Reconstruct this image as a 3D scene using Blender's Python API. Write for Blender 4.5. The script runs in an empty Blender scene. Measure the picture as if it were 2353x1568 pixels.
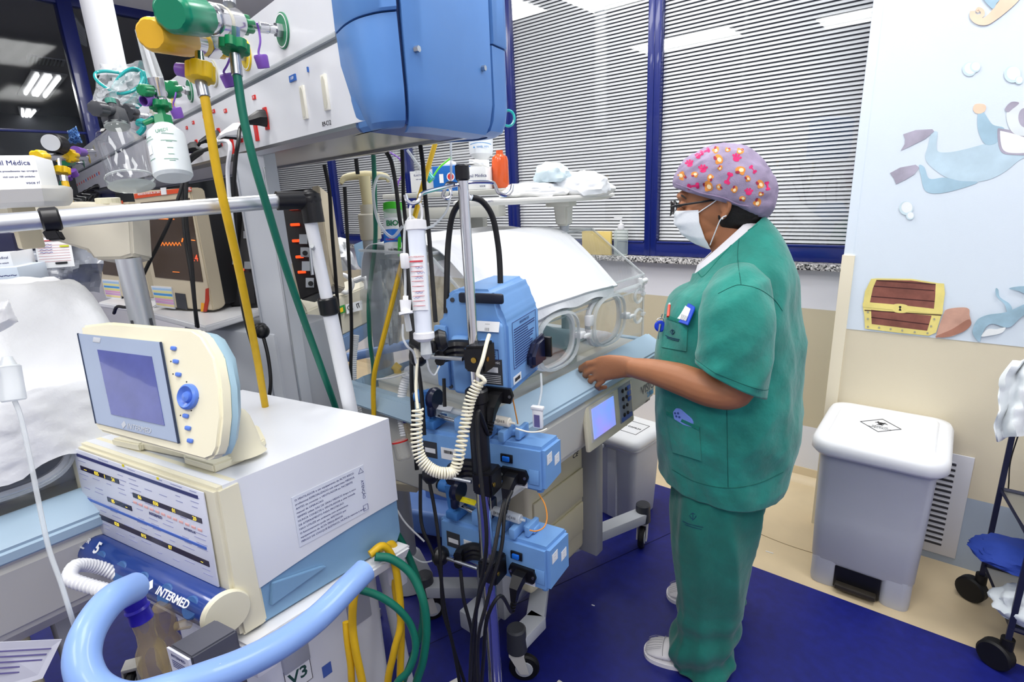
import bpy, bmesh, math, random
import numpy as np
from math import sin, cos, pi, radians, degrees, atan2, hypot
from mathutils import Vector, Matrix, noise
random.seed(7)
SC = bpy.context.scene
COL = SC.collection
# ------------------------------------------------------------------ camera
F_PX = 1255.0; IW, IH = 2353, 1568; CAM_H = 1.55
_d = (1385.0 - IW/2, 5350.0 - IH/2); _D = hypot(*_d)
ROLL = atan2(_d[0], _d[1]); PITCH = math.atan(F_PX/_D); PSI = radians(129.5595788)
def _axes():
    F = Vector((cos(PSI), sin(PSI), 0)); R = Vector((sin(PSI), -cos(PSI), 0)); U = Vector((0, 0, 1))
    fw = F*cos(PITCH_DOWN) - U*sin(PITCH_DOWN); up = F*sin(PITCH_DOWN) + U*cos(PITCH_DOWN)
    ex = R*cos(ROLL) - up*sin(ROLL); ey = -R*sin(ROLL) - up*cos(ROLL)
    return fw, ex, ey
PITCH_DOWN = PITCH
FW, EX, EY = _axes()
CP = Vector((0, 0, CAM_H))
cam = bpy.data.cameras.new('camera'); camo = bpy.data.objects.new('camera', cam); COL.objects.link(camo)
cam.sensor_width = 36; cam.lens = F_PX/IW*36; cam.clip_start = 0.05; cam.clip_end = 60
rm = Matrix((EX, -EY, -FW)).transposed().to_4x4(); rm.translation = CP
camo.matrix_world = rm
SC.camera = camo
# ------------------------------------------------------------------ colour management, world, lights
SC.view_settings.view_transform = 'Standard'; SC.view_settings.look = 'None'
SC.view_settings.gamma = 1; SC.view_settings.use_curve_mapping = False
SC.view_settings.exposure = 0.0
w = bpy.data.worlds.new('world'); SC.world = w; w.use_nodes = True
w.node_tree.nodes['Background'].inputs[0].default_value = (.75, .8, .9, 1)
w.node_tree.nodes['Background'].inputs[1].default_value = 0.35
LAMPS = [(-0.6, 0.3), (-2.4, 1.2), (0.5, 1.7), (-1.3, 2.2), (-0.9, -1.3), (-3.8, 1.6), (0.7, -0.6), (-2.8, -0.8)]
CEIL = 3.2
for i, (lx, ly) in enumerate(LAMPS):
    l = bpy.data.lights.new('ceiling_lamp_light', 'AREA'); l.shape = 'RECTANGLE'; l.size = 1.15; l.size_y = .55
    l.energy = 24.5; l.color = (1, .985, .96)
    lo = bpy.data.objects.new('ceiling_lamp_light', l); COL.objects.link(lo); lo.location = (lx, ly, CEIL-.07)
l = bpy.data.lights.new('neighbour_room_fill', 'AREA'); l.size = 1.2; l.energy = 60  # added fill lamp that lifts the dark room beyond the glass
lo = bpy.data.objects.new('neighbour_room_fill', l); COL.objects.link(lo); lo.location = (-9.5, 1.4, 3.1)
# ------------------------------------------------------------------ picture-to-place measuring helpers
def ray(x, y):
    return (FW*F_PX + EX*(x-IW/2) + EY*(y-IH/2))/F_PX
def at(x, y, t): return CP + ray(x, y)*t
def onz(x, y, z):
    r = ray(x, y); return CP + r*((z-CAM_H)/r.z)
def onX(x, y, X):
    r = ray(x, y); return CP + r*(X/r.x)
def onY(x, y, Y):
    r = ray(x, y); return CP + r*(Y/r.y)
def onpl(x, y, P, n):
    r = ray(x, y); return CP + r*((Vector(P)-CP).dot(Vector(n))/r.dot(Vector(n)))
def proj(P):
    v = Vector(P)-CP; z = v.dot(FW); return (IW/2+F_PX*v.dot(EX)/z, IH/2+F_PX*v.dot(EY)/z, z)
def sx(o, d, x):      # distance along d from o until it is seen at picture column x
    k = EX*F_PX - FW*(x-IW/2); return -(Vector(o)-CP).dot(k)/Vector(d).dot(k)
def sy(o, d, y):      # the same for picture row y
    k = EY*F_PX - FW*(y-IH/2); return -(Vector(o)-CP).dot(k)/Vector(d).dot(k)
def hd(a): return Vector((cos(radians(a)), sin(radians(a)), 0))
UP = Vector((0, 0, 1))
# ------------------------------------------------------------------ materials
def lin(c):
    if isinstance(c, str):
        c = c.lstrip('#'); c = [int(c[i:i+2], 16)/255 for i in (0, 2, 4)]
    return tuple((v/12.92 if v <= .04045 else ((v+.055)/1.055)**2.4) for v in c[:3])
_MC = {}
def mat(name, c, r=.5, m=0.0, coat=0.0, vary=0.0, scale=20, bump=0.0, bscale=60, emit=None, es=1.0, trans=0.0, ior=1.45, alpha=1.0, sheen=0, sss=0):
    if name in _MC: return _MC[name]
    M = bpy.data.materials.new(name); M.use_nodes = True; nt = M.node_tree; b = nt.nodes['Principled BSDF']
    L = lin(c); b.inputs['Base Color'].default_value = (*L, 1)
    b.inputs['Roughness'].default_value = r; b.inputs['Metallic'].default_value = m
    b.inputs['Coat Weight'].default_value = coat; b.inputs['IOR'].default_value = ior
    b.inputs['Transmission Weight'].default_value = trans; b.inputs['Alpha'].default_value = alpha
    if sheen: b.inputs['Sheen Weight'].default_value = sheen
    if sss:
        b.inputs['Subsurface Weight'].default_value = sss; b.inputs['Subsurface Radius'].default_value = (.012, .005, .003)
        b.inputs['Subsurface Scale'].default_value = 1.0
    if emit:
        b.inputs['Emission Color'].default_value = (*lin(emit), 1); b.inputs['Emission Strength'].default_value = es
    tc = None
    if vary or bump:
        tc = nt.nodes.new('ShaderNodeTexCoord')
    if vary:
        n = nt.nodes.new('ShaderNodeTexNoise'); n.inputs['Scale'].default_value = scale; n.inputs['Detail'].default_value = 6
        nt.links.new(tc.outputs['Object'], n.inputs['Vector'])
        rp = nt.nodes.new('ShaderNodeValToRGB'); rp.color_ramp.elements[0].position = .3; rp.color_ramp.elements[1].position = .7
        rp.color_ramp.elements[0].color = (*[max(0, v*(1-vary)) for v in L], 1); rp.color_ramp.elements[1].color = (*[min(1, v*(1+vary)) for v in L], 1)
        nt.links.new(n.outputs['Fac'], rp.inputs[0]); nt.links.new(rp.outputs[0], b.inputs['Base Color'])
    if bump:
        n2 = nt.nodes.new('ShaderNodeTexNoise'); n2.inputs['Scale'].default_value = bscale; n2.inputs['Detail'].default_value = 5
        nt.links.new(tc.outputs['Object'], n2.inputs['Vector'])
        bp = nt.nodes.new('ShaderNodeBump'); bp.inputs['Strength'].default_value = bump; bp.inputs['Distance'].default_value = .01
        nt.links.new(n2.outputs['Fac'], bp.inputs['Height']); nt.links.new(bp.outputs[0], b.inputs['Normal'])
    _MC[name] = M
    return M
def glassy(name, c, alpha=.12, r=.05):
    """thin clear plastic: mostly see-through, with gloss"""
    if name in _MC: return _MC[name]
    M = bpy.data.materials.new(name); M.use_nodes = True; nt = M.node_tree; nt.nodes.clear()
    out = nt.nodes.new('ShaderNodeOutputMaterial'); tr = nt.nodes.new('ShaderNodeBsdfTransparent'); pr = nt.nodes.new('ShaderNodeBsdfPrincipled')
    mx = nt.nodes.new('ShaderNodeMixShader'); lw = nt.nodes.new('ShaderNodeLayerWeight'); lw.inputs['Blend'].default_value = .35
    ad = nt.nodes.new('ShaderNodeMath'); ad.operation = 'MULTIPLY_ADD'; ad.inputs[1].default_value = .30; ad.inputs[2].default_value = alpha; ad.use_clamp = True
    nt.links.new(lw.outputs['Fresnel'], ad.inputs[0]); nt.links.new(ad.outputs[0], mx.inputs[0])
    tr.inputs[0].default_value = (.98, .985, .985, 1)
    pr.inputs['Base Color'].default_value = (*lin(c), 1); pr.inputs['Roughness'].default_value = r
    if alpha <= .06:
        pr = nt.nodes.new('ShaderNodeBsdfGlossy'); pr.inputs['Roughness'].default_value = r; pr.inputs['Color'].default_value = (.9, .92, .93, 1); ad.inputs[1].default_value = .22
    nt.links.new(tr.outputs[0], mx.inputs[1]); nt.links.new(pr.outputs[0], mx.inputs[2]); nt.links.new(mx.outputs[0], out.inputs[0])
    _MC[name] = M
    return M
# ------------------------------------------------------------------ mesh builder: everything in world coordinates (T = local frame)
def frame(o, x=(1, 0, 0), y=None, z=(0, 0, 1)):
    x = Vector(x).normalized(); z = Vector(z).normalized()
    if y is None: y = z.cross(x).normalized()
    y = Vector(y).normalized(); M = Matrix((x, y, z)).transposed().to_4x4(); M.translation = Vector(o); return M
def yaw(o, a):   # a in degrees
    return Matrix.Translation(Vector(o)) @ Matrix.Rotation(radians(a), 4, 'Z')
def catmull(P, n=8, closed=False):
    P = [Vector(p) for p in P]
    if len(P) < 3: return P
    out = []; N = len(P); rng = range(N if closed else N-1)
    for i in rng:
        if closed: p0, p1, p2, p3 = P[i-1], P[i], P[(i+1) % N], P[(i+2) % N]
        else: p0 = P[i-1] if i else P[0]*2-P[1]; p1 = P[i]; p2 = P[i+1]; p3 = P[i+2] if i+2 < N else P[-1]*2-P[-2]
        for k in range(n):
            t = k/n
            out.append(.5*((2*p1)+(p2-p0)*t+(2*p0-5*p1+4*p2-p3)*t*t+(3*p1-p0-3*p2+p3)*t**3))
    if not closed: out.append(P[-1])
    return out
SPLIT = {'column', 'bar_knob', 'end_cheek', 'trolley_leg', 'latch', 'blue_key', 'button', 'screw_hole', 'recess', 'bolt', 'foot', 'yellow_knob', 'green_knob', 'purple_cap', 'camera_lens', 'inlet_screw', 'orange_lamp', 'column_edge_strip', 'rim_bracket', 'round_port', 'yellow_mark', 'socket_plate', 'top_fitting', 'drawer', 'cross_rail', 'bezel_edge', 'glass_rim'}
class MB:
    def __init__(s, T=None): s.bm = bmesh.new(); s.T = T or Matrix.Identity(4)
    def _add(s, vs, fs, L=None):
        M = s.T if L is None else s.T @ L
        v = [s.bm.verts.new(M @ Vector(p)) for p in vs]
        for f in fs:
            try: s.bm.faces.new([v[i] for i in f])
            except ValueError: pass
        return v
    def box(s, c, d, L=None, bev=0, seg=2, taper=None):
        b = bmesh.new(); bmesh.ops.create_cube(b, size=1)
        for v in b.verts:
            k = 1 if taper is None or v.co.z > 0 else taper
            v.co = Vector((v.co.x*d[0]*k, v.co.y*d[1]*k, v.co.z*d[2]))
        if bev: bmesh.ops.bevel(b, geom=b.edges[:]+b.verts[:], offset=min(bev, min(d)*.49), segments=seg, affect='EDGES', profile=.5)
        for v in b.verts: v.co += Vector(c)
        s._merge(b, L); return s
    def _merge(s, b, L=None):
        b.verts.ensure_lookup_table(); b.verts.index_update()
        s._add([v.co.copy() for v in b.verts], [[v.index for v in f.verts] for f in b.faces], L); b.free()
    def prism(s, pts, h0, h1, L=None, bev=0, seg=2):
        """polygon in xy extruded from z=h0 to h1"""
        b = bmesh.new(); f = b.faces.new([b.verts.new((p[0], p[1], h0)) for p in pts])
        r = bmesh.ops.extrude_face_region(b, geom=[f]); up = [e for e in r['geom'] if isinstance(e, bmesh.types.BMVert)]
        for v in up: v.co.z = h1
        bmesh.ops.recalc_face_normals(b, faces=b.faces[:])
        if bev: bmesh.ops.bevel(b, geom=b.edges[:]+b.verts[:], offset=bev, segments=seg, affect='EDGES')
        s._merge(b, L); return s
    def hull8(s, q0, q1, bev=0):
        """hexahedron between quads q0 and q1 (world points)"""
        b = bmesh.new(); v = [b.verts.new(Vector(p)) for p in list(q0)+list(q1)]; n = len(q0)
        b.faces.new(v[:n][::-1]); b.faces.new(v[n:])
        for i in range(n): b.faces.new([v[i], v[(i+1) % n], v[n+(i+1) % n], v[n+i]])
        bmesh.ops.recalc_face_normals(b, faces=b.faces[:])
        if bev: bmesh.ops.bevel(b, geom=b.edges[:]+b.verts[:], offset=bev, segments=2, affect='EDGES')
        s._merge(b); return s
    def cyl(s, p0, p1, r0, r1=None, seg=20, caps=True, L=None, bev=0):
        if r1 is None: r1 = r0
        p0, p1 = Vector(p0), Vector(p1); d = (p1-p0); ln = d.length
        prof = [(r0, 0), (r1, ln)]
        if bev: prof = [(r0-bev, 0), (r0, bev), (r1, ln-bev), (r1-bev, ln)]
        return s.lathe(prof, p0, d, seg, caps, L)
    def lathe(s, prof, o=(0, 0, 0), ax=(0, 0, 1), seg=24, caps=True, L=None):
        """profile of (radius, height) turned about axis ax through o"""
        ax = Vector(ax).normalized(); u = ax.orthogonal().normalized(); w_ = ax.cross(u); o = Vector(o)
        vs = []; fs = []
        for r, z in prof:
            for k in range(seg):
                a = 2*pi*k/seg; vs.append(o+ax*z+u*(r*cos(a))+w_*(r*sin(a)))
        n = len(prof)
        for i in range(n-1):
            for k in range(seg):
                k2 = (k+1) % seg; fs.append((i*seg+k, i*seg+k2, (i+1)*seg+k2, (i+1)*seg+k))
        if caps: fs.append(tuple(range(seg))[::-1]); fs.append(tuple((n-1)*seg+k for k in range(seg)))
        s._add(vs, fs, L); return s
    def tube(s, P, r, seg=10, closed=False, L=None, sm=6, caps=True, flat=None):
        """swept tube through points; r number or list per control point"""
        P = [Vector(p) for p in P]
        if sm > 1 and len(P) > 2:
            if not isinstance(r, (int, float)):
                n0 = len(P); rr = []
                for i in range(n0-1):
                    for k in range(sm): rr.append(r[i]+(r[i+1]-r[i])*k/sm)
                rr.append(r[-1]); r = rr
            P = catmull(P, sm, closed)
        n = len(P); R = [r]*n if isinstance(r, (int, float)) else list(r)
        vs = []; fs = []; u = None
        for i in range(n):
            a = P[i-1] if (i or closed) else P[0]; b = P[(i+1) % n] if (i < n-1 or closed) else P[-1]
            t = (b-a)
            if t.length < 1e-9: t = Vector((0, 0, 1))
            t.normalize()
            if u is None: u = t.orthogonal().normalized()
            u = (u - t*u.dot(t))
            if u.length < 1e-6: u = t.orthogonal()
            u.normalize(); w_ = t.cross(u)
            for k in range(seg):
                q = 2*pi*k/seg; vs.append(P[i]+u*(R[i]*cos(q))+w_*(R[i]*sin(q)))
        m = n if closed else n-1
        for i in range(m):
            j = (i+1) % n
            for k in range(seg):
                k2 = (k+1) % seg; fs.append((i*seg+k, i*seg+k2, j*seg+k2, j*seg+k))
        if caps and not closed: fs.append(tuple(range(seg))[::-1]); fs.append(tuple((n-1)*seg+k for k in range(seg)))
        s._add(vs, fs, L); return s
    def loft(s, rings, caps=True, L=None, closed=True):
        k = len(rings[0]); vs = [p for r in rings for p in r]; fs = []
        for i in range(len(rings)-1):
            for j in range(k if closed else k-1):
                j2 = (j+1) % k; fs.append((i*k+j, i*k+j2, (i+1)*k+j2, (i+1)*k+j))
        if caps: fs.append(tuple(range(k))[::-1]); fs.append(tuple((len(rings)-1)*k+j for j in range(k)))
        s._add(vs, fs, L); return s
    def ell(s, c, r, L=None, u=16, v=10, rot=None):
        b = bmesh.new(); bmesh.ops.create_uvsphere(b, u_segments=u, v_segments=v, radius=1)
        R = rot or Matrix.Identity(3)
        for q in b.verts: q.co = R @ Vector((q.co.x*r[0], q.co.y*r[1], q.co.z*r[2])) + Vector(c)
        s._merge(b, L); return s
    def sheet(s, grid, th=.002, L=None):
        """grid of points as a thin closed cloth"""
        n = len(grid); m = len(grid[0]); G = [[Vector(p) for p in r] for r in grid]
        N = [[None]*m for _ in range(n)]
        for i in range(n):
            for j in range(m):
                a = G[min(i+1, n-1)][j]-G[max(i-1, 0)][j]; b = G[i][min(j+1, m-1)]-G[i][max(j-1, 0)]
                q = a.cross(b); N[i][j] = q.normalized() if q.length > 1e-12 else Vector((0, 0, 1))
        vs = [G[i][j] for i in range(n) for j in range(m)]+[G[i][j]-N[i][j]*th for i in range(n) for j in range(m)]
        fs = []; o = n*m
        for i in range(n-1):
            for j in range(m-1):
                a, b, c, d = i*m+j, i*m+j+1, (i+1)*m+j+1, (i+1)*m+j
                fs.append((a, b, c, d)); fs.append((o+d, o+c, o+b, o+a))
        ring = [j for j in range(m)]+[i*m+m-1 for i in range(1, n)]+[(n-1)*m+j for j in range(m-2, -1, -1)]+[i*m for i in range(n-2, 0, -1)]
        for a, b in zip(ring, ring[1:]+ring[:1]): fs.append((b, a, o+a, o+b))
        s._add(vs, fs, L); return s
    def quad(s, a, b, c, d): s._add([a, b, c, d], [(0, 1, 2, 3)]); return s
    def text(s, body, L, size=.01, ext=.0004, align='CENTER', bold=0.0):
        """raised lettering; L places the text plane (x right, y up, z out)"""
        cu = bpy.data.curves.new('t', 'FONT'); cu.body = body; cu.size = size; cu.extrude = ext; cu.align_x = align; cu.align_y = 'CENTER'
        cu.resolution_u = 2; cu.offset = bold*size
        o = bpy.data.objects.new('t', cu); me = o.to_mesh()
        s._add([v.co.copy() for v in me.vertices], [list(p.vertices) for p in me.polygons], L)
        o.to_mesh_clear(); bpy.data.objects.remove(o); bpy.data.curves.remove(cu); return s
    def build(s, name, m, parent=None, ang=35, smooth=True, kind=None):
        if parent is not None and name in SPLIT: return s.build_split(name, m, parent, ang, smooth)
        return s.build1(name, m, parent, ang, smooth, kind)
    def build_split(s, name, m, parent, ang, smooth):
        # every loose piece becomes a part of its own
        seen = set(); out = None
        s.bm.verts.ensure_lookup_table()
        for v in s.bm.verts: v.index
        s.bm.verts.index_update()
        for v0 in s.bm.verts:
            if v0.index in seen: continue
            st = [v0]; isl = []; seen.add(v0.index)
            while st:
                v = st.pop(); isl.append(v)
                for e in v.link_edges:
                    w2 = e.other_vert(v)
                    if w2.index not in seen: seen.add(w2.index); st.append(w2)
            mp = {v.index: i for i, v in enumerate(isl)}; fs = {f for v in isl for f in v.link_faces}
            q = MB(); q._add([v.co.copy() for v in isl], [[mp[v.index] for v in f.verts] for f in fs]); o = q.build1(name, m, parent, ang, smooth); out = out or o
        s.bm.free(); return out
    def build1(s, name, m, parent=None, ang=35, smooth=True, kind=None):
        me = bpy.data.meshes.new(name); o = bpy.data.objects.new(name, me); COL.objects.link(o)
        if parent is not None:
            o.parent = parent; r = parent
            while r.parent: r = r.parent
            inv = r.matrix_basis.inverted()
        else:
            c = Vector((0, 0, 0)); zs = 1e9
            mn = Vector((1e9,)*3); mx = Vector((-1e9,)*3)
            for v in s.bm.verts:
                for k in range(3): mn[k] = min(mn[k], v.co[k]); mx[k] = max(mx[k], v.co[k])
            org = Vector(((mn.x+mx.x)/2, (mn.y+mx.y)/2, mn.z)); o.location = org; inv = Matrix.Translation(-org)
        s.bm.transform(inv)
        bmesh.ops.recalc_face_normals(s.bm, faces=s.bm.faces[:]) if parent is not None or True else None
        s.bm.to_mesh(me); s.bm.free()
        if smooth:
            me.polygons.foreach_set('use_smooth', [True]*len(me.polygons)); me.set_sharp_from_angle(angle=radians(ang))
        me.materials.append(m)
        if kind: o['kind'] = kind
        return o
def tag(o, label=None, cat=None, group=None, kind=None):
    if label: o['label'] = label
    if cat: o['category'] = cat
    if group: o['group'] = group
    if kind: o['kind'] = kind
    return o
def thing(name, label, cat, M=(0, 0, 0), group=None):
    o = bpy.data.objects.new(name, None); COL.objects.link(o); o.empty_display_size = .05
    o.matrix_basis = M if isinstance(M, Matrix) else Matrix.Translation(Vector(M))
    return tag(o, label, cat, group)
def kids(o): return [c for c in COL.objects if c.parent == o]
def dup(o, T, label=None, first=True, p=None):
    """copy of a thing with its parts; T is applied in world space on the root"""
    c = o.copy(); COL.objects.link(c)
    if first: c.matrix_basis = T @ o.matrix_basis
    else: c.parent = p
    if label: c['label'] = label
    for k in kids(o): dup(k, None, None, False, c)
    return c
def rot_to(ax):   # rotation matrix taking z to ax
    return Vector((0, 0, 1)).rotation_difference(Vector(ax)).to_matrix().to_4x4()
def facing(o, n, up=(0, 0, 1)):   # frame on a surface with outward normal n: x right, y up, z out
    n = Vector(n).normalized(); u = Vector(up); u = (u-n*u.dot(n)).normalized(); x = u.cross(n)
    M = Matrix((x, u, n)).transposed().to_4x4(); M.translation = Vector(o); return M
# common materials
WHITE = mat('white_plastic', '#e9eaec', .35); OFFW = mat('offwhite_plastic', '#dcdad2', .4)
CREAM = mat('cream_plastic', '#e6e0c4', .4); BEIGE = mat('beige_plastic', '#cfc5a8', .45)
CHROME = mat('chrome', '#d8d9dc', .16, 1.0); STEEL = mat('brushed_steel', '#b4b7bb', .32, 1.0); ALU = mat('aluminium', '#cfd2d6', .38, .85)
BLACK = mat('black_plastic', '#101013', .35); RUBBER = mat('black_rubber', '#0c0c0e', .55); DGREY = mat('dark_grey_plastic', '#3a3c42', .45)
GREY = mat('grey_plastic', '#8f9298', .5); LGREY = mat('light_grey_plastic', '#c3c7cd', .45)
PBLUE = mat('pump_blue_plastic', '#6f9cd2', .42, vary=.05, scale=9); GREEN = mat('green_fitting', '#0c7a4a', .32); YEL = mat('yellow_fitting', '#e8bf12', .35)
PURPLE = mat('purple_cap_plastic', '#7a4fb0', .4); RED = mat('red_plastic', '#d12622', .4); INKB = mat('navy_ink', '#28306e', .6); INK = mat('black_ink', '#1a1a1e', .6)
PAPER = mat('white_paper', '#eceef0', .7); CLEAR = glassy('clear_plastic', '#f2f6f8', .13); CLEARF = glassy('frosted_plastic', '#e6ebee', .45, .3)
HYEL = mat('yellow_hose_rubber', '#d9ae14', .45, vary=.06, scale=40); HGRN = mat('green_hose_rubber', '#0b6a55', .45, vary=.06, scale=40)
# ================================================================== ROOM
YW = 2.966; YM = 2.572; XJ = -0.36   # window wall, mural wall, jog between them
XG = -5.8
def wallmat(name, c): return mat(name, c, .6, vary=.015, scale=3, bump=.04, bscale=250)
WW = wallmat('wall_white_paint', '#e7e7ec'); WB = wallmat('wall_beige_paint', '#cdc2a6'); WBL = wallmat('wall_mural_sky_paint', '#dbe6f0'); WBG = wallmat('wall_bluegrey_paint', '#a9b7c8'); WS = mat('corner_guard_cream', '#ece3cb', .5)
WB2 = wallmat('wall_light_beige_paint', '#ddd3ba')
NAVY = mat('navy_window_frame', '#10206a', .3, coat=.3); FLOORM = mat('beige_vinyl_floor', '#d8c5a2', .38, vary=.06, scale=5, bump=.02); MATM = mat('blue_vinyl_mat', '#141c72', .42, vary=.16, scale=28, bump=.05, bscale=500)
# floor
m = MB(); m.box(((XG+2)/2, .3, -.05), (2-XG, 7.4, .1)); tag(m.build('floor', FLOORM, smooth=False), kind='structure')
m = MB()
jx, jy = -.80, 2.06   # corner where the mat steps
m.prism([(-5.6, -2.8), (1.75, -2.8), (1.75, 2.095), (jx, 2.095), (jx, 2.478), (-5.6, 2.478)], .0005, .004)
fm = m.build('blue_floor_mat', MATM, smooth=False); tag(fm, 'dark blue vinyl mat covering most of the beige floor', 'floor mat')
m = MB()
for a, b in ((( -1.75, -.2), (-.72, 2.47)),):
    d = Vector((b[0]-a[0], b[1]-a[1], 0)); m.tube([(a[0], a[1], .0042), (b[0], b[1], .0042)], .0016, 4, sm=1)
m.build('seam', mat('mat_seam_dark', '#0b1040', .6), fm)
m = MB()
for pts in ([(-.62, 2.36), (-.42, 2.33), (-.2, 2.34)], [(-1.0, 2.72), (-.8, 2.70), (-.72, 2.67)]):
    m.tube([(x, y, .0008) for x, y in pts], .0013, 4)
crk = m.build('trim_5', mat('floor_seam_brown', '#8d7a5c', .7)); tag(crk, kind='structure')
# window wall (white, beige, white bands, coved beige skirting) below the sill
def band(name, x0, x1, y, z0, z1, m_, th=.12, par=None):
    b = MB(); b.box(((x0+x1)/2, y+th/2, (z0+z1)/2), (x1-x0, th, z1-z0)); o = b.build(name, m_, par, smooth=False)
    if par is None: tag(o, kind='structure')
    return o
SILL = 1.142; WTOP = 3.02
wb = band('wall_back', XG, XJ, YW, .305, .925, WB)
band('upper_band', XG, XJ, YW, .925, SILL-.02, WW, par=wb)
band('lower_band', XG, XJ, YW, .07, .305, WW, par=wb)
band('header', XG, XJ, YW, WTOP, CEIL, WW, par=wb)
b = MB()
b.loft([[(XG, YW+.02, 0), (XG, YW-.055, 0), (XG, YW-.045, .012), (XG, YW-.012, .03), (XG, YW-.004, .07), (XG, YW+.02, .07)], [(XJ, YW+.02, 0), (XJ, YW-.055, 0), (XJ, YW-.045, .012), (XJ, YW-.012, .03), (XJ, YW-.004, .07), (XJ, YW+.02, .07)]])
tag(b.build('baseboard_back', FLOORM), kind='structure')
gr = mat('speckled_granite', '#8f8d8c', .35)
nt = gr.node_tree; vz = nt.nodes.new('ShaderNodeTexVoronoi'); vz.inputs['Scale'].default_value = 160; rp = nt.nodes.new('ShaderNodeValToRGB')
rp.color_ramp.interpolation = 'CONSTANT'; rp.color_ramp.elements[0].color = (.02, .02, .02, 1); rp.color_ramp.elements[1].position = .28; rp.color_ramp.elements[1].color = (.32, .31, .30, 1)
e = rp.color_ramp.elements.new(.7); e.color = (.7, .68, .66, 1)
tcc = nt.nodes.new('ShaderNodeTexCoord'); nt.links.new(tcc.outputs['Object'], vz.inputs['Vector']); sp = nt.nodes.new('ShaderNodeSeparateColor'); nt.links.new(vz.outputs['Color'], sp.inputs[0]); nt.links.new(sp.outputs[0], rp.inputs[0]); nt.links.new(rp.outputs[0], nt.nodes['Principled BSDF'].inputs['Base Color'])
b = MB(); b.box(((XG+XJ)/2, YW+.02, SILL-.004), (XJ-XG, .18, .030), bev=.004); tag(b.build('trim_1', gr), kind='structure')
# windows: navy frames, clear pane, slatted blind between the glass
BL = mat('blind_slat_white', '#dfe0e2', .4, .1)
PANE = glassy('window_pane', '#eef2f6', .03, .02)
DARKV = mat('window_dark_backing', '#585c64', .8)
xs = [XJ, -1.385, -2.39, -3.42, -4.45, -5.5]   # mullion centres
for i in range(5):
    x1, x0 = xs[i], xs[i+1]
    fr = MB(); z0, z1 = SILL+.012, WTOP; fw_ = .055; yb = YW+.03
    hx1 = .055 if i == 0 else .0375
    fr.box((x1-hx1/2, yb, (z0+z1)/2), (hx1, .076, z1-z0+.002), bev=.004); fr.box((x0+.0375/2, yb, (z0+z1)/2), (.0375, .076, z1-z0+.002), bev=.004)
    fr.box(((x0+x1)/2, yb, z0+.037), (x1-x0, .07, .074), bev=.004); fr.box(((x0+x1)/2, yb, z1-.03), (x1-x0, .07, .06), bev=.004)
    fr.box(((x0+x1)/2, yb-.03, z0+.078), (x1-x0-.08, .02, .012), bev=.003)
    wn = fr.build('window_%d' % (i+1), NAVY); tag(wn, kind='structure')
    g = MB(); g.box(((x0+x1)/2, YW+.012, (z0+z1)/2), (x1-x0-.07, .005, z1-z0-.1)); g.build('pane', PANE, wn, smooth=False)
    bl = MB(); z = z0+.095; pitch_ = .0187
    while z < z1-.06:
        c_, s_ = cos(radians(62)), sin(radians(62)); xa, xb = x0+.04, x1-hx1-.002
        h = .0128
        bl._add([(xa, YW+.032-h*c_, z-h*s_+.004), (xb, YW+.032-h*c_, z-h*s_+.004), (xb, YW+.032+h*c_*.1, z+.0055), (xa, YW+.032+h*c_*.1, z+.0055),
                 (xa, YW+.0335-h*c_, z-h*s_+.004), (xb, YW+.0335-h*c_, z-h*s_+.004), (xb, YW+.0335+h*c_*.1, z+.0055), (xa, YW+.0335+h*c_*.1, z+.0055)],
                [(0, 1, 2, 3), (4, 7, 6, 5), (0, 4, 5, 1), (2, 6, 7, 3)])
        z += pitch_
    bl.build('blind', BL, wn, smooth=False)
    dk = MB(); dk.box(((x0+x1)/2, YW+.075, (z0+z1)/2), (x1-x0-.03, .012, z1-z0-.02)); dk.build('backing', DARKV, wn, smooth=False)
# mural wall with its jog
wr = band('wall_right', XJ-.0, 2.0, YM, .31, .937, WB2, th=.10)
mural = band('mural_band', XJ+.035, 2.0, YM-.002, .937, CEIL, WBL, th=.10, par=wr)
band('lower_band', XJ, 2.0, YM, .0, .31, WBG, par=wr, th=.10)
band('upper_core', XJ, XJ+.04, YM+.001, .937, CEIL, WBL, par=wr, th=.10)
b = MB(); b.box((XJ+.002, (YM+YW)/2+.05, CEIL/2), (.01, YW-YM, CEIL)); b.build('return_face', WBL, wr, smooth=False)
b = MB(); b.box((XJ+.018, YM-.003, .62), (.044, .008, 1.24)); b.box((XJ-.002, YM+.03, .62), (.006, .07, 1.24)); tag(b.build('trim_2', WS, smooth=False), kind='structure')
band('wall_left', XG-.1, XG, -3.4, 0, CEIL, WW, th=2.3)
band('wall_side', 1.98, 2.1, -3.4, 0, CEIL, WW, th=6.2)
band('wall_front', XG, 2.0, -3.5, 0, CEIL, WW, th=.12)
b = MB(); b.box(((XG+2)/2, -.2, CEIL+.05), (2-XG, 6.8, .1)); tag(b.build('ceiling', mat('ceiling_white', '#f0f0f0', .7), smooth=False), kind='structure')
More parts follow.
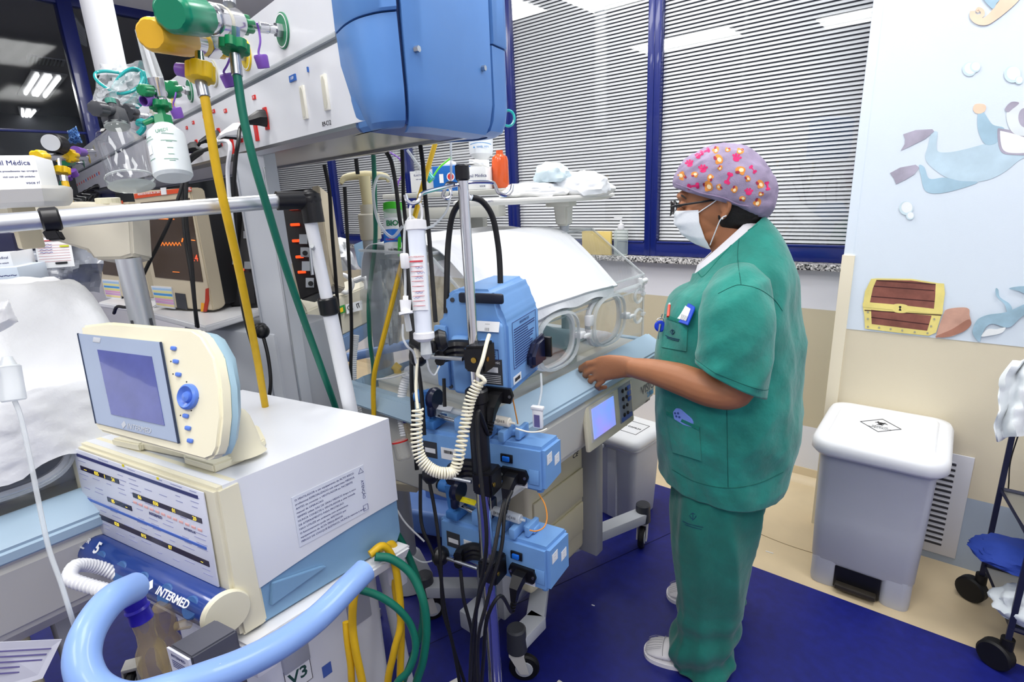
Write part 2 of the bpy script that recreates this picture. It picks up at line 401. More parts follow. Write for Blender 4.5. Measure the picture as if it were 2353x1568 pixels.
# glass partition at the far left with a dim room behind it
b = MB(); zz = 1.0
b.box((XG, 1.61, (zz+CEIL)/2), (.10, .10, CEIL-zz), bev=.006)
b.box((XG, .93, 3.17), (.07, 4.05, .08), bev=.005); b.box((XG, .93, zz), (.07, 4.05, .08), bev=.005); b.box((XG, -.3, (zz+CEIL)/2), (.08, .08, CEIL-zz), bev=.005)
b.box((XG, 2.92, (zz+CEIL)/2), (.08, .07, CEIL-zz), bev=.005); b.box((XG, .65, 2.17), (.05, 1.86, .02), bev=.003)
wl = b.build('window_6', NAVY); tag(wl, kind='structure')
b = MB(); b.box((XG, .93, (zz+CEIL)/2), (.006, 3.95, CEIL-zz)); b.build('pane', glassy('dim_pane', '#e8eef0', .01, .05), wl, smooth=False)
for n_ in _MC['dim_pane'].node_tree.nodes:
    if n_.type == 'MATH': n_.inputs[1].default_value = .05
band('wall_partition', XG-.03, XG+.03, -1.1, 0, zz, WW, th=4.05)
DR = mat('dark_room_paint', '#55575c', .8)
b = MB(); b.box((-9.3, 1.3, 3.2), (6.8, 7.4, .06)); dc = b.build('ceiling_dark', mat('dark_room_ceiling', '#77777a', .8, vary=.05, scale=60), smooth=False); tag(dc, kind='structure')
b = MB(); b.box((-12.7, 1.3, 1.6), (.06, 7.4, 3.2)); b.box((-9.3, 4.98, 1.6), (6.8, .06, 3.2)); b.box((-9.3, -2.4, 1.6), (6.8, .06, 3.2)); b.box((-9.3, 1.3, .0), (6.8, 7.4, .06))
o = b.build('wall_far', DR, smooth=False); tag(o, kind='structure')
TUB = mat('fluorescent_tube', '#ffffff', .4, emit='#ffffff', es=2.6)
FXM = mat('fixture_reflector', '#b9bcc0', .3, .6)
def quadfix(px, i, z=3.165):
    P = [onz(x, y, z) for x, y in px]; c = sum(P, Vector())/4
    t = thing('ceiling_light', ['recessed ceiling light with lit tubes, largest one seen through the far left glass', 'lit ceiling light below the largest one, seen through the far left glass', 'lit ceiling light at the left picture edge beyond the glass'][i], 'ceiling light', c)
    b = MB(); b.hull8([p+Vector((0, 0, .0)) for p in P], [p+Vector((0, 0, -.02)) for p in P]); b.build('fixture', FXM, t)
    b = MB()
    for k in (.2, .45, .55, .8):
        a = P[0].lerp(P[1], k); d = P[3].lerp(P[2], k); b.tube([a.lerp(d, .08)+Vector((0, 0, -.03)), a.lerp(d, .85)+Vector((0, 0, -.03))], (P[1]-P[0]).length*.055, 8, sm=1)
    b.build('tube', TUB, t)
quadfix([(70, 158), (155, 170), (110, 226), (38, 215)], 0)
quadfix([(40, 243), (92, 248), (57, 281), (50, 279)], 1)
quadfix([(-16, 290), (22, 294), (24, 318), (-18, 322)], 2)
# louvred air grille in the far ceiling
P = [onz(x, y, 3.165) for x, y in ((65, 125), (150, 137), (145, 150), (60, 143))]
b = MB(); b.hull8(P, [p+Vector((0, 0, -.015)) for p in P]); av = b.build('air_vent', GREY); tag(av, 'dark slatted air vent in the dim ceiling beyond the glass', 'air vent')
b = MB()
for k in range(9):
    a = P[0].lerp(P[1], (k+.8)/10); d = P[3].lerp(P[2], (k+.8)/10); b.tube([a+Vector((0, 0, -.02)), d+Vector((0, 0, -.02))], .008, 4, sm=1)
b.build('slot', BLACK, av)
P = [onz(x, y, 3.165) for x, y in ((170, 30), (192, 60), (198, 105), (172, 92))]
b = MB(); b.hull8(P, [p+Vector((0, 0, -.015)) for p in P]); av = b.build('air_vent', GREY); tag(av, 'bright louvred air vent beside the white ceiling tube beyond the glass', 'air vent')
b = MB()
for k in range(8):
    a = P[0].lerp(P[3], (k+.8)/9); d = P[1].lerp(P[2], (k+.8)/9); b.tube([a+Vector((0, 0, -.02)), d+Vector((0, 0, -.02))], .012, 4, sm=1)
b.build('louvre', LGREY, av)
# ceiling lamps of the room itself: louvred troffers (seen in reflections)
LENS = mat('lamp_panel', '#ffffff', .5, emit='#ffffff', es=3.0)
for i, (lx, ly) in enumerate(LAMPS):
    t = thing('ceiling_light', 'louvred fluorescent ceiling light mounted above the room, out of the picture', 'ceiling light', (lx, ly, CEIL-.05), 'room ceiling lights')
    b = MB()
    for s_ in (-1, 1):
        b.box((lx+s_*.6, ly, CEIL-.03), (.02, .62, .06)); b.box((lx, ly+s_*.3, CEIL-.03), (1.2, .02, .06))
    b.build('frame', LGREY, t)
    b = MB()
    for k in range(4): b.cyl((lx-.56, ly-.21+.14*k, CEIL-.03), (lx+.56, ly-.21+.14*k, CEIL-.03), .014, seg=8)
    b.build('tube', LENS, t)
# ---- painted mural on the right wall (flat watercolour shapes)
Ymp = YM-.0032
_layer = [0]
def paint(px, name, m_, th=.0006, sm=True, n=6):
    """flat painted shape from an outline on the mural wall"""
    _layer[0] += 1; y = Ymp-.00012*_layer[0]
    P = [onY(x, yy, Ymp) for x, yy in px]
    if sm: P = catmull(P, n, True)
    from mathutils.geometry import tessellate_polygon
    b = MB(); b._add([(p.x, y, p.z) for p in P], tessellate_polygon([[Vector((p.x, p.z, 0)) for p in P]])); return b.build(name, m_, mur, smooth=False)
mur = wr
def wc(name, c, v=.12): return mat(name, c, .7, vary=v, scale=14)
D1 = wc('mural_diver_blue', '#bfd6e3', .10); D2 = wc('mural_diver_shade', '#a6c5d6', .1); G1 = wc('mural_fin_grey', '#a9a4b4', .2); BUB = wc('mural_bubble', '#cfe3ea', .08); SKN = wc('mural_peach', '#f5d0b6', .1)
BR = wc('mural_brown', '#8a5448', .35); BRD = mat('mural_dark_line', '#43201f', .7); YL = wc('mural_yellow', '#ecdc85', .12); NAIL = mat('mural_nail', '#a6a48c', .7); SH = wc('mural_shell', '#c99d8a', .2); SH2 = wc('mural_shell_dark', '#a87562', .2); FI = wc('mural_fish', '#9fbfd0', .25)
WHT = wc('mural_white', '#eef2f2', .03)
def zz_(z): return [(1900+x/1.96, y/1.96) for x, y in z]
paint(zz_([(495, 592), (470, 600), (455, 660), (443, 710), (470, 752), (540, 800), (620, 820), (720, 812), (800, 775), (870, 720), (930, 690), (930, 600), (860, 600), (790, 600), (730, 640), (640, 668), (560, 685), (505, 684), (494, 660), (498, 610)]), 'diver_body', D1)
paint(zz_([(415, 745), (440, 755), (462, 805), (530, 800), (600, 815), (680, 822), (560, 862), (480, 872), (440, 855), (425, 800)]), 'diver_leg', D2)
paint(zz_([(680, 515), (705, 505), (745, 560), (800, 580), (770, 640), (715, 650), (682, 590)]), 'diver_arm', D2)
paint(zz_([(658, 490), (668, 470), (700, 468), (716, 478), (712, 500), (690, 512), (668, 508)]), 'diver_hand', SKN)
paint(zz_([(344, 605), (400, 586), (475, 582), (484, 592), (445, 625), (385, 655), (332, 680), (350, 650), (352, 625)]), 'diver_fin', G1, sm=False)
paint(zz_([(284, 780), (330, 755), (400, 742), (416, 755), (395, 785), (350, 812), (312, 830), (302, 805)]), 'diver_fin', G1, sm=False)
paint(zz_([(768, 592), (790, 580), (900, 612), (930, 690), (840, 698), (782, 680)]), 'diver_collar', G1)
paint(zz_([(780, 600), (795, 592), (900, 625), (920, 680), (840, 690), (792, 672)]), 'diver_collar_trim', WHT)
paint(zz_([(808, 520), (835, 468), (890, 455), (960, 470), (960, 600), (880, 612), (830, 590)]), 'diver_helmet', wc('mural_helmet', '#dfe6e8', .06))
paint(zz_([(862, 530), (880, 490), (940, 490), (940, 580), (880, 570)]), 'diver_visor', G1)
paint(zz_([(802, 490), (830, 460), (866, 464), (835, 492), (815, 506)]), 'diver_lamp', G1)
for c_, r_ in (((642, 312), 32), ((668, 302), 24), ((836, 335), 38), ((865, 362), 18), ((357, 938), 31), ((375, 972), 18)):
    pts = [(c_[0]+r_*cos(a*pi/8), c_[1]+r_*sin(a*pi/8)) for a in range(16)]
    paint(zz_(pts), 'bubble', BUB, n=3)
    paint(zz_([(x*.8+c_[0]*.2+r_*.12, y*.8+c_[1]*.2-r_*.12) for x, y in pts]), 'bubble_highlight', WHT, n=3)
def stroke(px, wd, name, m_):
    P = catmull([Vector((x, y, 0)) for x, y in px], 8); _layer[0] += 1; y_ = Ymp-.00012*_layer[0]; L_ = []; n = len(P)
    for i, p in enumerate(P):
        t = (P[min(i+1, n-1)]-P[max(i-1, 0)]).normalized(); f = i/(n-1)*(len(wd)-1); j = min(int(f), len(wd)-2); w_ = wd[j]+(wd[j+1]-wd[j])*(f-j); q = Vector((-t.y, t.x, 0))*w_
        a, b_ = p+q, p-q; A_, B_ = onY(a.x, a.y, Ymp), onY(b_.x, b_.y, Ymp); L_.append(((A_.x, y_, A_.z), (B_.x, y_, B_.z)))
    b = MB()
    b._add([v for pr in L_ for v in pr], [(2*i, 2*i+1, 2*i+3, 2*i+2) for i in range(n-1)]); return b.build(name, m_, mur, smooth=False)
stroke(zz_([(684, 56), (676, 48), (684, 40), (700, 50), (700, 68), (678, 76), (660, 66), (656, 50)]), [2, 3, 4, 4.5, 4.5, 5, 5.5, 6], 'seahorse_tail', SKN)
stroke(zz_([(656, 50), (658, 76), (680, 94), (715, 96), (750, 72), (785, 38), (820, 0), (850, -40)]), [6, 7, 8, 9, 11, 14, 17, 20], 'seahorse_tail', SKN)
paint(zz_([(700, -20), (745, 40), (765, 15), (790, -20)]), 'seahorse_fin', D2)
def pc(z): return [(1400+x/2.45, 560+y/2.45) for x, y in z]
paint(pc([(1428, 355), (1440, 270), (1475, 198), (1510, 195), (1700, 198), (1850, 222), (1885, 225), (1890, 280), (1875, 385), (1840, 500), (1800, 518), (1640, 503), (1440, 478), (1436, 400)]), 'treasure_chest', YL, sm=False)
paint(pc([(1505, 204), (1700, 207), (1838, 228), (1835, 300), (1828, 366), (1640, 345), (1468, 330), (1485, 250)]), 'chest_lid_planks', BR, sm=False)
paint(pc([(1475, 372), (1600, 385), (1815, 405), (1790, 490), (1640, 472), (1478, 452)]), 'chest_front_planks', BR, sm=False)
for l in ([(1490, 236), (1830, 262)], [(1475, 294), (1832, 322)], [(1476, 412), (1800, 452)], [(1438, 372), (1870, 400)], [(1505, 204), (1838, 226)]):
    (a, b_), (c_, d_) = l; paint(pc([(a, b_), (c_, d_), (c_, d_+5), (a, b_+5)]), 'chest_line', BRD, sm=False)
paint(pc([(1428, 332), (1600, 352), (1840, 372), (1880, 370), (1875, 398), (1600, 372), (1428, 356)]), 'chest_band', YL, sm=False)
paint(pc([(1594, 348), (1620, 338), (1665, 342), (1685, 356), (1680, 384), (1640, 390), (1600, 380)]), 'chest_lock', YL)
paint(pc([(1630, 355), (1638, 350), (1646, 356), (1640, 364), (1646, 376), (1630, 375), (1635, 364)]), 'keyhole', INK, n=3)
for x, y in ((1457, 385), (1457, 423), (1457, 467), (1520, 472), (1585, 480), (1650, 488), (1720, 497), (1792, 503), (1812, 464), (1830, 424)):
    paint(pc([(x+6*cos(a*pi/4), y+6*sin(a*pi/4)) for a in range(8)]), 'chest_nail', NAIL, n=2)
paint(pc([(1840, 520), (1880, 400), (1905, 368), (1990, 358), (2025, 368), (2028, 400), (2035, 440), (2010, 480), (1930, 520), (1855, 526)]), 'seashell', SH)
paint(pc([(1842, 518), (1930, 480), (2010, 430), (2034, 430), (2034, 460), (1990, 496), (1900, 525), (1850, 526)]), 'seashell_shade', SH2)
paint(pc([(2045, 490), (2070, 430), (2130, 400), (2230, 385), (2335, 340), (2420, 300), (2420, 385), (2330, 405), (2250, 470), (2160, 450), (2120, 470), (2095, 520), (2085, 550), (2060, 530)]), 'fish_body', FI)
paint(pc([(2250, 252), (2300, 240), (2360, 240), (2430, 250), (2430, 345), (2350, 352), (2362, 300), (2310, 268)]), 'fish_tail', FI)
paint(pc([(2175, 252), (2190, 258), (2200, 300), (2250, 335), (2268, 370), (2240, 382), (2225, 340), (2180, 295)]), 'fish_fin', FI)
paint(pc([(2095, 520), (2130, 480), (2180, 480), (2230, 470), (2210, 500), (2150, 515)]), 'fish_belly', WHT)
# ================================================================== INCUBATORS
IBLUE = mat('incubator_blue_rim', '#a3bccf', .4); IBODY = mat('incubator_grey_white', '#d8d7ce', .42); ICREAM = mat('incubator_cream', '#ddd5b4', .45)
IGREY = mat('incubator_grey_leg', '#a5a7a9', .4); HOOD = glassy('hood_clear_acrylic', '#f4f8fa', .025); MATTR = mat('mattress_white', '#dfe3e8', .7)
SHEET = mat('white_cotton_sheet', '#e4e6e9', .85, bump=.4, bscale=26, sheen=.2)
RIMC = glassy('porthole_clear_rim', '#eef3f5', .3)
def oval(cx, cz, rx, rz, y, n=40, pw=2.6):
    out = []
    for k in range(n):
        a = 2*pi*k/n; c, s_ = cos(a), sin(a)
        out.append((cx+rx*abs(c)**(2/pw)*(1 if c > 0 else -1), y, cz+rz*abs(s_)**(2/pw)*(1 if s_ > 0 else -1)))
    return out
def caster(T, p, par, a=0, brake=True):
    """twin-fork caster standing on the floor, its wheel rolling along local x"""
    c = MB(T @ Matrix.Translation(Vector(p)) @ Matrix.Rotation(a, 4, 'Z'))
    c.lathe([(.012, -.012), (.045, -.012), (.05, -.006), (.05, .006), (.045, .012), (.012, .012)], (-.02, 0, .05), (0, 1, 0), 24); wh = c.build('wheel', RUBBER, par)
    c = MB(T @ Matrix.Translation(Vector(p)) @ Matrix.Rotation(a, 4, 'Z'))
    c.lathe([(.008, -.0145), (.028, -.0145), (.03, -.01), (.03, .01), (.028, .0145), (.008, .0145)], (-.02, 0, .05), (0, 1, 0), 20); c.build('hub', LGREY, wh)
    c = MB(T @ Matrix.Translation(Vector(p)) @ Matrix.Rotation(a, 4, 'Z'))
    for s_ in (-1, 1): c.hull8([(-.035, s_*.018, .04), (-.008, s_*.018, .04), (.025, s_*.018, .11), (-.02, s_*.018, .115)], [(-.035, s_*.023, .04), (-.008, s_*.023, .04), (.025, s_*.023, .11), (-.02, s_*.023, .115)])
    c.box((.002, 0, .112), (.05, .048, .014), bev=.004)
    M_ = c.T
    for v in c.bm.verts: pass
    c.build('fork', OFFW, par)
# the fork above is hulled in world space, so transform it by hand
def _h8(s, q0, q1, bev=0):
    b = bmesh.new(); v = [b.verts.new(Vector(p)) for p in list(q0)+list(q1)]; n = len(q0)
    b.faces.new(v[:n][::-1]); b.faces.new(v[n:])
    for i in range(n): b.faces.new([v[i], v[(i+1) % n], v[n+(i+1) % n], v[n+i]])
    bmesh.ops.recalc_face_normals(b, faces=b.faces[:])
    if bev: bmesh.ops.bevel(b, geom=b.edges[:]+b.verts[:], offset=bev, segments=2, affect='EDGES')
    s._merge(b); return s
MB.hull8 = _h8
def prof_x(b, prof, x0, x1, bev=0):
    """profile of (y, z) swept along x"""
    b.hull8([(x0, y, z) for y, z in prof], [(x1, y, z) for y, z in prof], bev)
def incubator(name, label, T, L=.86, ports=(.27, .565), panel=True, base=True, writing=True):
    t = thing(name, label, 'incubator', T)
    b = MB(T); prof_x(b, [(-.06, .955), (-.075, .925), (-.045, .76), (.03, .69), (.45, .66), (.55, .74), (.58, .93), (.55, .96)], -.02, L+.01, .012); body = b.build('body', IBODY, t)
    b = MB(T); prof_x(b, [(-.085, .935), (-.085, .965), (-.06, .985), (-.012, 1.012), (.0, 1.0), (.0, .94)], -.03, L+.02, .006)
    prof_x(b, [(.52, .94), (.52, 1.01), (.60, .97), (.60, .935)], -.03, L+.02, .006)
    b.hull8([(L+.0, -.085, .935), (L+.0, .60, .935), (L+.0, .60, .985), (L, -.06, .985)], [(L+.07, -.06, .935), (L+.07, .57, .935), (L+.045, .56, .985), (L+.045, -.05, .985)], .008)
    b.hull8([(-.02, -.085, .935), (-.02, .60, .935), (-.02, .60, .985), (-.02, -.06, .985)], [(-.09, -.06, .935), (-.09, .57, .935), (-.06, .56, .985), (-.06, -.05, .985)], .008)
    b.build('rim', IBLUE, t)
    b = MB(T); b.box((L/2, .26, .965), (L-.03, .50, .05), bev=.01); b.build('deck', OFFW, t)
    b = MB(T); b.box((L/2, .27, 1.005), (L-.14, .36, .04), bev=.016, seg=3); b.build('mattress', MATTR, t)
    # hood: front with oval holes, slanted shoulder, roof, ends
    hz, tz, sy_ = 1.235, 1.40, .20
    h = MB(T); th = .004
    n = 48
    cuts = [0.0]
    for k, c in enumerate(ports): cuts.append((c+ports[k+1])/2 if k+1 < len(ports) else L)
    for k, c in enumerate(ports):
        x0, x1 = cuts[k], cuts[k+1]
        inner = [(p[0], p[2]) for p in oval(c, 1.128, .098, .072, 0, n)]
        outer = []
        for (ix, iz) in inner:
            dx, dz = ix-c, iz-1.128; s_ = 1e9
            if dx > 1e-6: s_ = min(s_, (x1-c)/dx)
            if dx < -1e-6: s_ = min(s_, (x0-c)/dx)
            if dz > 1e-6: s_ = min(s_, (hz-1.128)/dz)
            if dz < -1e-6: s_ = min(s_, (.99-1.128)/dz)
            outer.append((c+dx*s_, 1.128+dz*s_))
        h.loft([[(x, 0, z) for x, z in inner], [(x, 0, z) for x, z in outer], [(x, th, z) for x, z in outer], [(x, th, z) for x, z in inner], [(x, 0, z) for x, z in inner]], caps=False)
    h.hull8([(0, 0, hz), (L, 0, hz), (L, .006, hz), (0, .006, hz)], [(0, sy_, tz), (L-.03, sy_, tz), (L-.03, sy_+.004, tz-.004), (0, sy_+.004, tz-.004)])
    h.box((L/2-.015, (sy_+.50)/2, tz), (L-.03, .50-sy_, th)); h.box((L/2, .53, (.99+hz)/2), (L, th, hz-.99))
    h.hull8([(0, .50, tz), (L-.03, .50, tz), (L-.03, .50, tz-.004), (0, .50, tz-.004)], [(0, .53, hz), (L, .53, hz), (L, .526, hz), (0, .526, hz)])
    for x, s_ in ((0, 0), (L, -.03)):
        q = [(x, 0, .99), (x, .53, .99), (x, .53, hz), (x+s_, .50, tz), (x+s_, sy_, tz), (x, 0, hz)]
        h.hull8(q, [(a+(.004 if x == 0 else -.004), b_, c_) for a, b_, c_ in q])
    hd_ = h.build('hood', HOOD, t)
    e = MB(T)
    for P in ([(0, 0, .99), (0, 0, hz), (0, sy_, tz), (0, .5, tz)], [(L, 0, .99), (L, 0, hz), (L-.03, sy_, tz), (L-.03, .5, tz)], [(0, 0, hz), (L, 0, hz)], [(0, sy_, tz), (L-.03, sy_, tz)], [(0, -.002, .995), (L, -.002, .995)]):
        e.tube(P, .0045, 8, sm=1)
    e.tube([(0, -.008, hz-.03), (L, -.008, hz-.03)], .007, 8, sm=1); e.tube([(.0, -.004, hz-.05), (L, -.004, hz-.05)], .003, 6, sm=1)
    e.build('edge_strip', RIMC, hd_)
    for c in ports:
        d = MB(T)
        d.loft([oval(c, 1.128, .104, .078, -.012, n), oval(c, 1.128, .112, .086, -.008, n), oval(c, 1.128, .112, .086, .002, n), oval(c, 1.128, .098, .072, .004, n), oval(c, 1.128, .096, .070, -.010, n), oval(c, 1.128, .104, .078, -.012, n)], caps=False)
        pr = d.build('porthole', WHITE, t)
        d = MB(T); d.loft([oval(c, 1.128, .098, .073, -.030, n), oval(c, 1.128, .104, .080, -.026, n), oval(c, 1.128, .104, .080, -.015, n), oval(c, 1.128, .097, .072, -.013, n)], caps=True); d.build('porthole_door', glassy('porthole_door_acrylic', '#f2f6f8', .02), pr)
        d = MB(T); d.loft([oval(c, 1.128, .101, .076, -.032, n), oval(c, 1.128, .109, .084, -.028, n), oval(c, 1.128, .109, .084, -.022, n), oval(c, 1.128, .103, .078, -.020, n), oval(c, 1.128, .101, .076, -.032, n)], caps=False); d.build('door_rim', RIMC, pr)
        d = MB(T); d.box((c-.118, -.018, 1.15), (.026, .022, .034), bev=.004); d.box((c+.12, -.02, 1.118), (.03, .026, .02), bev=.004); d.box((c+.14, -.03, 1.112), (.035, .014, .012), bev=.003); d.box((c-.112, -.012, 1.105), (.012, .02, .03), bev=.003); d.build('latch', WHITE, pr)
    for zc in (1.09, 1.165):
        if L > .8:
            d = MB(T); d.tube([(L-.05+.03*cos(a), -.006, zc+.024*sin(a)) for a in [radians(q) for q in range(40, 330, 24)]], .0055, 8, sm=2); d.box((L-.012, -.006, zc), (.024, .012, .012), bev=.003); d.build('tube_clip', RIMC, hd_)
    d = MB(T); d.cyl((L-.04, -.01, hz-.02), (L+.0, -.01, hz-.02), .009, bev=.002); d.box((L-.045, -.008, hz-.022), (.014, .016, .03), bev=.003); d.build('catch', WHITE, hd_)
    if panel:
        # tilted control panel on the front
        n_ = Vector((0, -1, .10)).normalized(); o = Vector((L*.56, -.062, .845)); PM = T @ facing(o, n_)
        d = MB(PM); d.box((0, 0, .008), (.30, .17, .016), bev=.006); pn = d.build('control_panel', CREAM, t)
        d = MB(PM); d.box((-.055, .0, .017), (.155, .115, .004), bev=.001); d.build('screen_surround', OFFW, pn)
        scm = mat('incubator_screen', '#8fa8f0', .2, emit='#93a6ff', es=.75)
        if 'scr_done' not in scm:
            nt = scm.node_tree; g = nt.nodes.new('ShaderNodeTexNoise'); g.inputs['Scale'].default_value = 9; rp = nt.nodes.new('ShaderNodeValToRGB')
            rp.color_ramp.elements[0].color = (*lin('#7fa6ff'), 1); rp.color_ramp.elements[0].position = .35; rp.color_ramp.elements[1].color = (*lin('#b58ce8'), 1); rp.color_ramp.elements[1].position = .7
            tc = nt.nodes.new('ShaderNodeTexCoord'); nt.links.new(tc.outputs['Object'], g.inputs['Vector']); nt.links.new(g.outputs[0], rp.inputs[0]); nt.links.new(rp.outputs[0], nt.nodes['Principled BSDF'].inputs['Emission Color']); scm['scr_done'] = 1
        d = MB(PM); d.box((-.055, .0, .020), (.135, .098, .003)); d.build('screen', scm, pn)
        d = MB(PM); d.box((.095, .0, .017), (.085, .125, .002), bev=.0008); d.build('keypad', mat('keypad_grey', '#8f97a6', .4), pn)
        d = MB(PM)
        for r_ in range(4):
            d.lathe([(.007, .018), (.007, .021), (.005, .022)], (.078, .045-.028*r_, 0), (0, 0, 1), 12); d.lathe([(.006, .018), (.006, .021)], (.102, .045-.028*r_, 0), (0, 0, 1), 10)
        d.build('button', INK, pn)
        d = MB(PM)
        for r_ in range(3): d.box((.122, .045-.02*r_, .0195), (.022, .014, .003), bev=.001)
        d.box((.095, -.052, .0195), (.07, .014, .002)); d.build('blue_key', mat('key_blue', '#3e63b5', .4), pn)
        if writing:
            d = MB(T @ facing((L*.93, -.0600, .832), Vector((0, -1, .1)))); d.text('VISION', Matrix.Translation((0, 0, .003)), .046, .0005); d.build('lettering', mat('grey_lettering', '#5e6166', .5), t)
            d = MB(T @ facing((L*.955, -.0520, .795), Vector((0, -1, .1)))); d.text('2186', Matrix.Translation((0, 0, .003)), .026, .0005, bold=.03); d.build('lettering', mat('cyan_lettering', '#4d9ccc', .5), t)
            d = MB(T @ facing((L*.935, -.0470, .768), Vector((0, -1, .1)))); d.text('~ olidef cz', Matrix.Translation((0, 0, .003)), .012, .0003)
            d.build('maker_mark', INK, t)
            d = MB(T @ facing((.28, -.060, .775), Vector((0, -1, -.2)))); d.text('CE', Matrix.Translation((0, 0, .008)), .026, .0005); d.build('lettering', INK, t)
    if base:
        cx = L*.5
        b = MB(T); b.box((cx-.02, .27, .46), (.34, .36, .50), bev=.02, seg=3); b.box((cx-.02, .25, .70), (.5, .34, .07), bev=.01); cb = b.build('cabinet', ICREAM, t)
        b = MB(T); b.box((cx-.02, .085, .36), (.30, .008, .12), bev=.003); b.box((cx-.02, .085, .50), (.30, .008, .12), bev=.003); b.build('drawer', ICREAM, cb)
        b = MB(T); b.box((cx+.215, .11, .43), (.05, .10, .56), bev=.006); b.box((cx-.255, .2, .43), (.05, .12, .56), bev=.006); b.build('column', IGREY, t)
        b = MB(T); b.box((cx-.02, .22, .16), (.70, .09, .07), bev=.006)
        def leg(p, q): 
            p = Vector(p); q = Vector(q); M = frame((p+q)/2, q-p); b.box((0, 0, 0), ((q-p).length, .062, .046), L=M, bev=.004)
        return t, leg, b
    return t, None, None
TI = frame((-.885, .985, 0), (0, 1, 0), (-1, 0, 0))
inc, leg, lb = incubator('incubator', 'large clear-hooded infant incubator with blue rim under a white cloth, in front of the nurse', TI)
# legs and casters, standing at their measured places
Ti = TI.inverted()
def L_(p): return Ti @ Vector(p)
cR = onz(1476, 1250, 0); cF = onz(1192, 1560, 0); cL = onz(985, 1425, 0)
hb = [L_((cR.x, cR.y, .145)), L_((cF.x, cF.y, .145)), L_((cL.x, cL.y, .145))]
m1 = L_(at(1270, 1290, 2.02)); m1.z = .145
leg(hb[0], (m1.x+.2, m1.y+.06, .15)); leg((m1.x+.0, m1.y+.05, .15), (hb[1].x+.1, hb[1].y, .15)); leg((hb[1].x+.12, hb[1].y+.0, .15), (hb[1].x, hb[1].y, .15)); leg(hb[2], (m1.x-.15, m1.y+.12, .15))
lb.build('leg_frame', LGREY, inc)
for i, q in enumerate(hb):
    c = MB(TI); c.cyl((q.x, q.y, .115), (q.x, q.y, .205), .034, .031, bev=.006); c.build('caster_cap', DGREY, inc)
    caster(TI, (q.x, q.y, 0), inc, a=[.3, 2.2, 2.6][i])
# bedding inside
bed = MB(TI); random.seed(3)
g = []
for i in range(22):
    row = []
    for j in range(16):
        u, v = i/21, j/15
        x = .25+.42*u; y = .10+.34*v; z = 1.03+.085*math.exp(-((u-.45)/.35)**2-((v-.5)/.28)**2)+.012*noise.noise(Vector((u*5, v*5, 1)))
        row.append((x, y, z))
    g.append(row)
bed.sheet(g, -.01); o = bed.build('baby_blanket', mat('pale_blue_blanket', '#bfd0dc', .85)); tag(o, 'pale blue blanket bundled inside the incubator behind the portholes', 'blanket')
# white cloth over the hood
def cloth_over(T, x0, x1, front, back, fx=(0, 0), amp=.006, hz=1.235, tz=1.40, sy_=.20, seed=1, drop=.03, lift=.012):
    path = [(-.02, hz-drop), (-.012, hz+.0), (.0, hz+.01), (sy_, tz+.004), (sy_+.15, tz+.012), (.50, tz+.006), (.545, hz+.02), (.56, hz-.1)]
    P = catmull([Vector((0, y, z)) for y, z in path], 8); P = P[int(front*len(P)):int(back*len(P))]
    g = []
    for j, p in enumerate(P):
        v = j/(len(P)-1); row = []
        for i in range(46):
            u = i/45; a = x0+fx[0]*(1-v); b_ = x1+fx[1]*(1-v)
            x = a+(b_-a)*u; q = Vector((x, p.y, p.z))
            n_ = noise.noise(Vector((x*5+seed, p.y*7, seed)))
            dz = amp*n_ + lift*(.3+.7*abs(sin(u*pi)))
            if v < .12: dz += .012*sin(u*17+seed)*(1-v/.12)*.5
            if u < .08 or u > .94: dz -= .004
            row.append(q+Vector((0, -dz*.5, dz)))
        g.append(row)
    m = MB(T); m.sheet(g, -.0025); return m
o = cloth_over(TI, .02, .70, .0, .82, fx=(.03, -.10)).build('white_cloth', SHEET); tag(o, 'thick white cloth draped over the roof of the large incubator', 'cloth')
# ================================================================== IV POLE WITH PUMPS
BLK = mat('cable_black_rubber', '#121214', .5)
CORDW = mat('cream_cord', '#e4dfc9', .45)
def down(pts):
    P = [at(*p) if not isinstance(p, Vector) else p for p in pts]
    if not isinstance(pts[-1], Vector) and pts[-1][1] >= 1590:      # runs on down to the floor
        e = P[-1]; d = (e-P[-2]); d.z = 0; d = d.normalized() if d.length > 1e-3 else Vector((1, 0, 0))
        P += [Vector((e.x, e.y, e.z*.45)), Vector((e.x+d.x*.03, e.y+d.y*.03, .035)), Vector((e.x+d.x*.16, e.y+d.y*.16, .014))]
    return P
def cable(name, pts, r, m_, label=None, cat='cable', par=None, group=None, seg=8, sm=6):
    """pts: picture column, row and distance of points along the cable"""
    b = MB(); b.tube(down(pts), r, seg, sm=sm)
    o = b.build(name, m_, par)
    if par is None: tag(o, label, cat, group)
    return o
PT = at(1095, 900, 1.15); PX, PY = PT.x, PT.y
ptop = sy((PX, PY, 0), UP, 408)
pole = thing('iv_pole', 'tall chrome drip pole with hooks on top, carrying the blue pumps', 'drip pole', (PX, PY, 0))
b = MB(); zj = sy((PX, PY, 0), UP, 905); b.cyl((PX, PY, .06), (PX, PY, zj), .0165, seg=24); b.build('lower_tube', CHROME, pole)
b = MB(); b.cyl((PX, PY, zj-.1), (PX, PY, ptop), .0105, seg=20); b.build('upper_tube', CHROME, pole)
z1 = sy((PX, PY, 0), UP, 1100)
b = MB(); b.cyl((PX, PY, z1), (PX, PY, zj), .021, seg=20, bev=.004); b.cyl((PX, PY, zj-.02), (PX, PY, zj+.012), .0245, seg=20, bev=.004); b.build('sleeve', BLACK, pole)
b = MB(); b.cyl((PX, PY, ptop-.006), (PX, PY, ptop+.024), .0135, seg=18, bev=.003); b.build('top_cap', BLACK, pole)
zh = sy((PX, PY, 0), UP, 424)
def hook(pts, name='hook'):
    b = MB(); b.tube([at(*p) for p in pts], .0036, 8); b.build(name, CHROME, pole)
tp = proj((PX, PY, zh))[2]
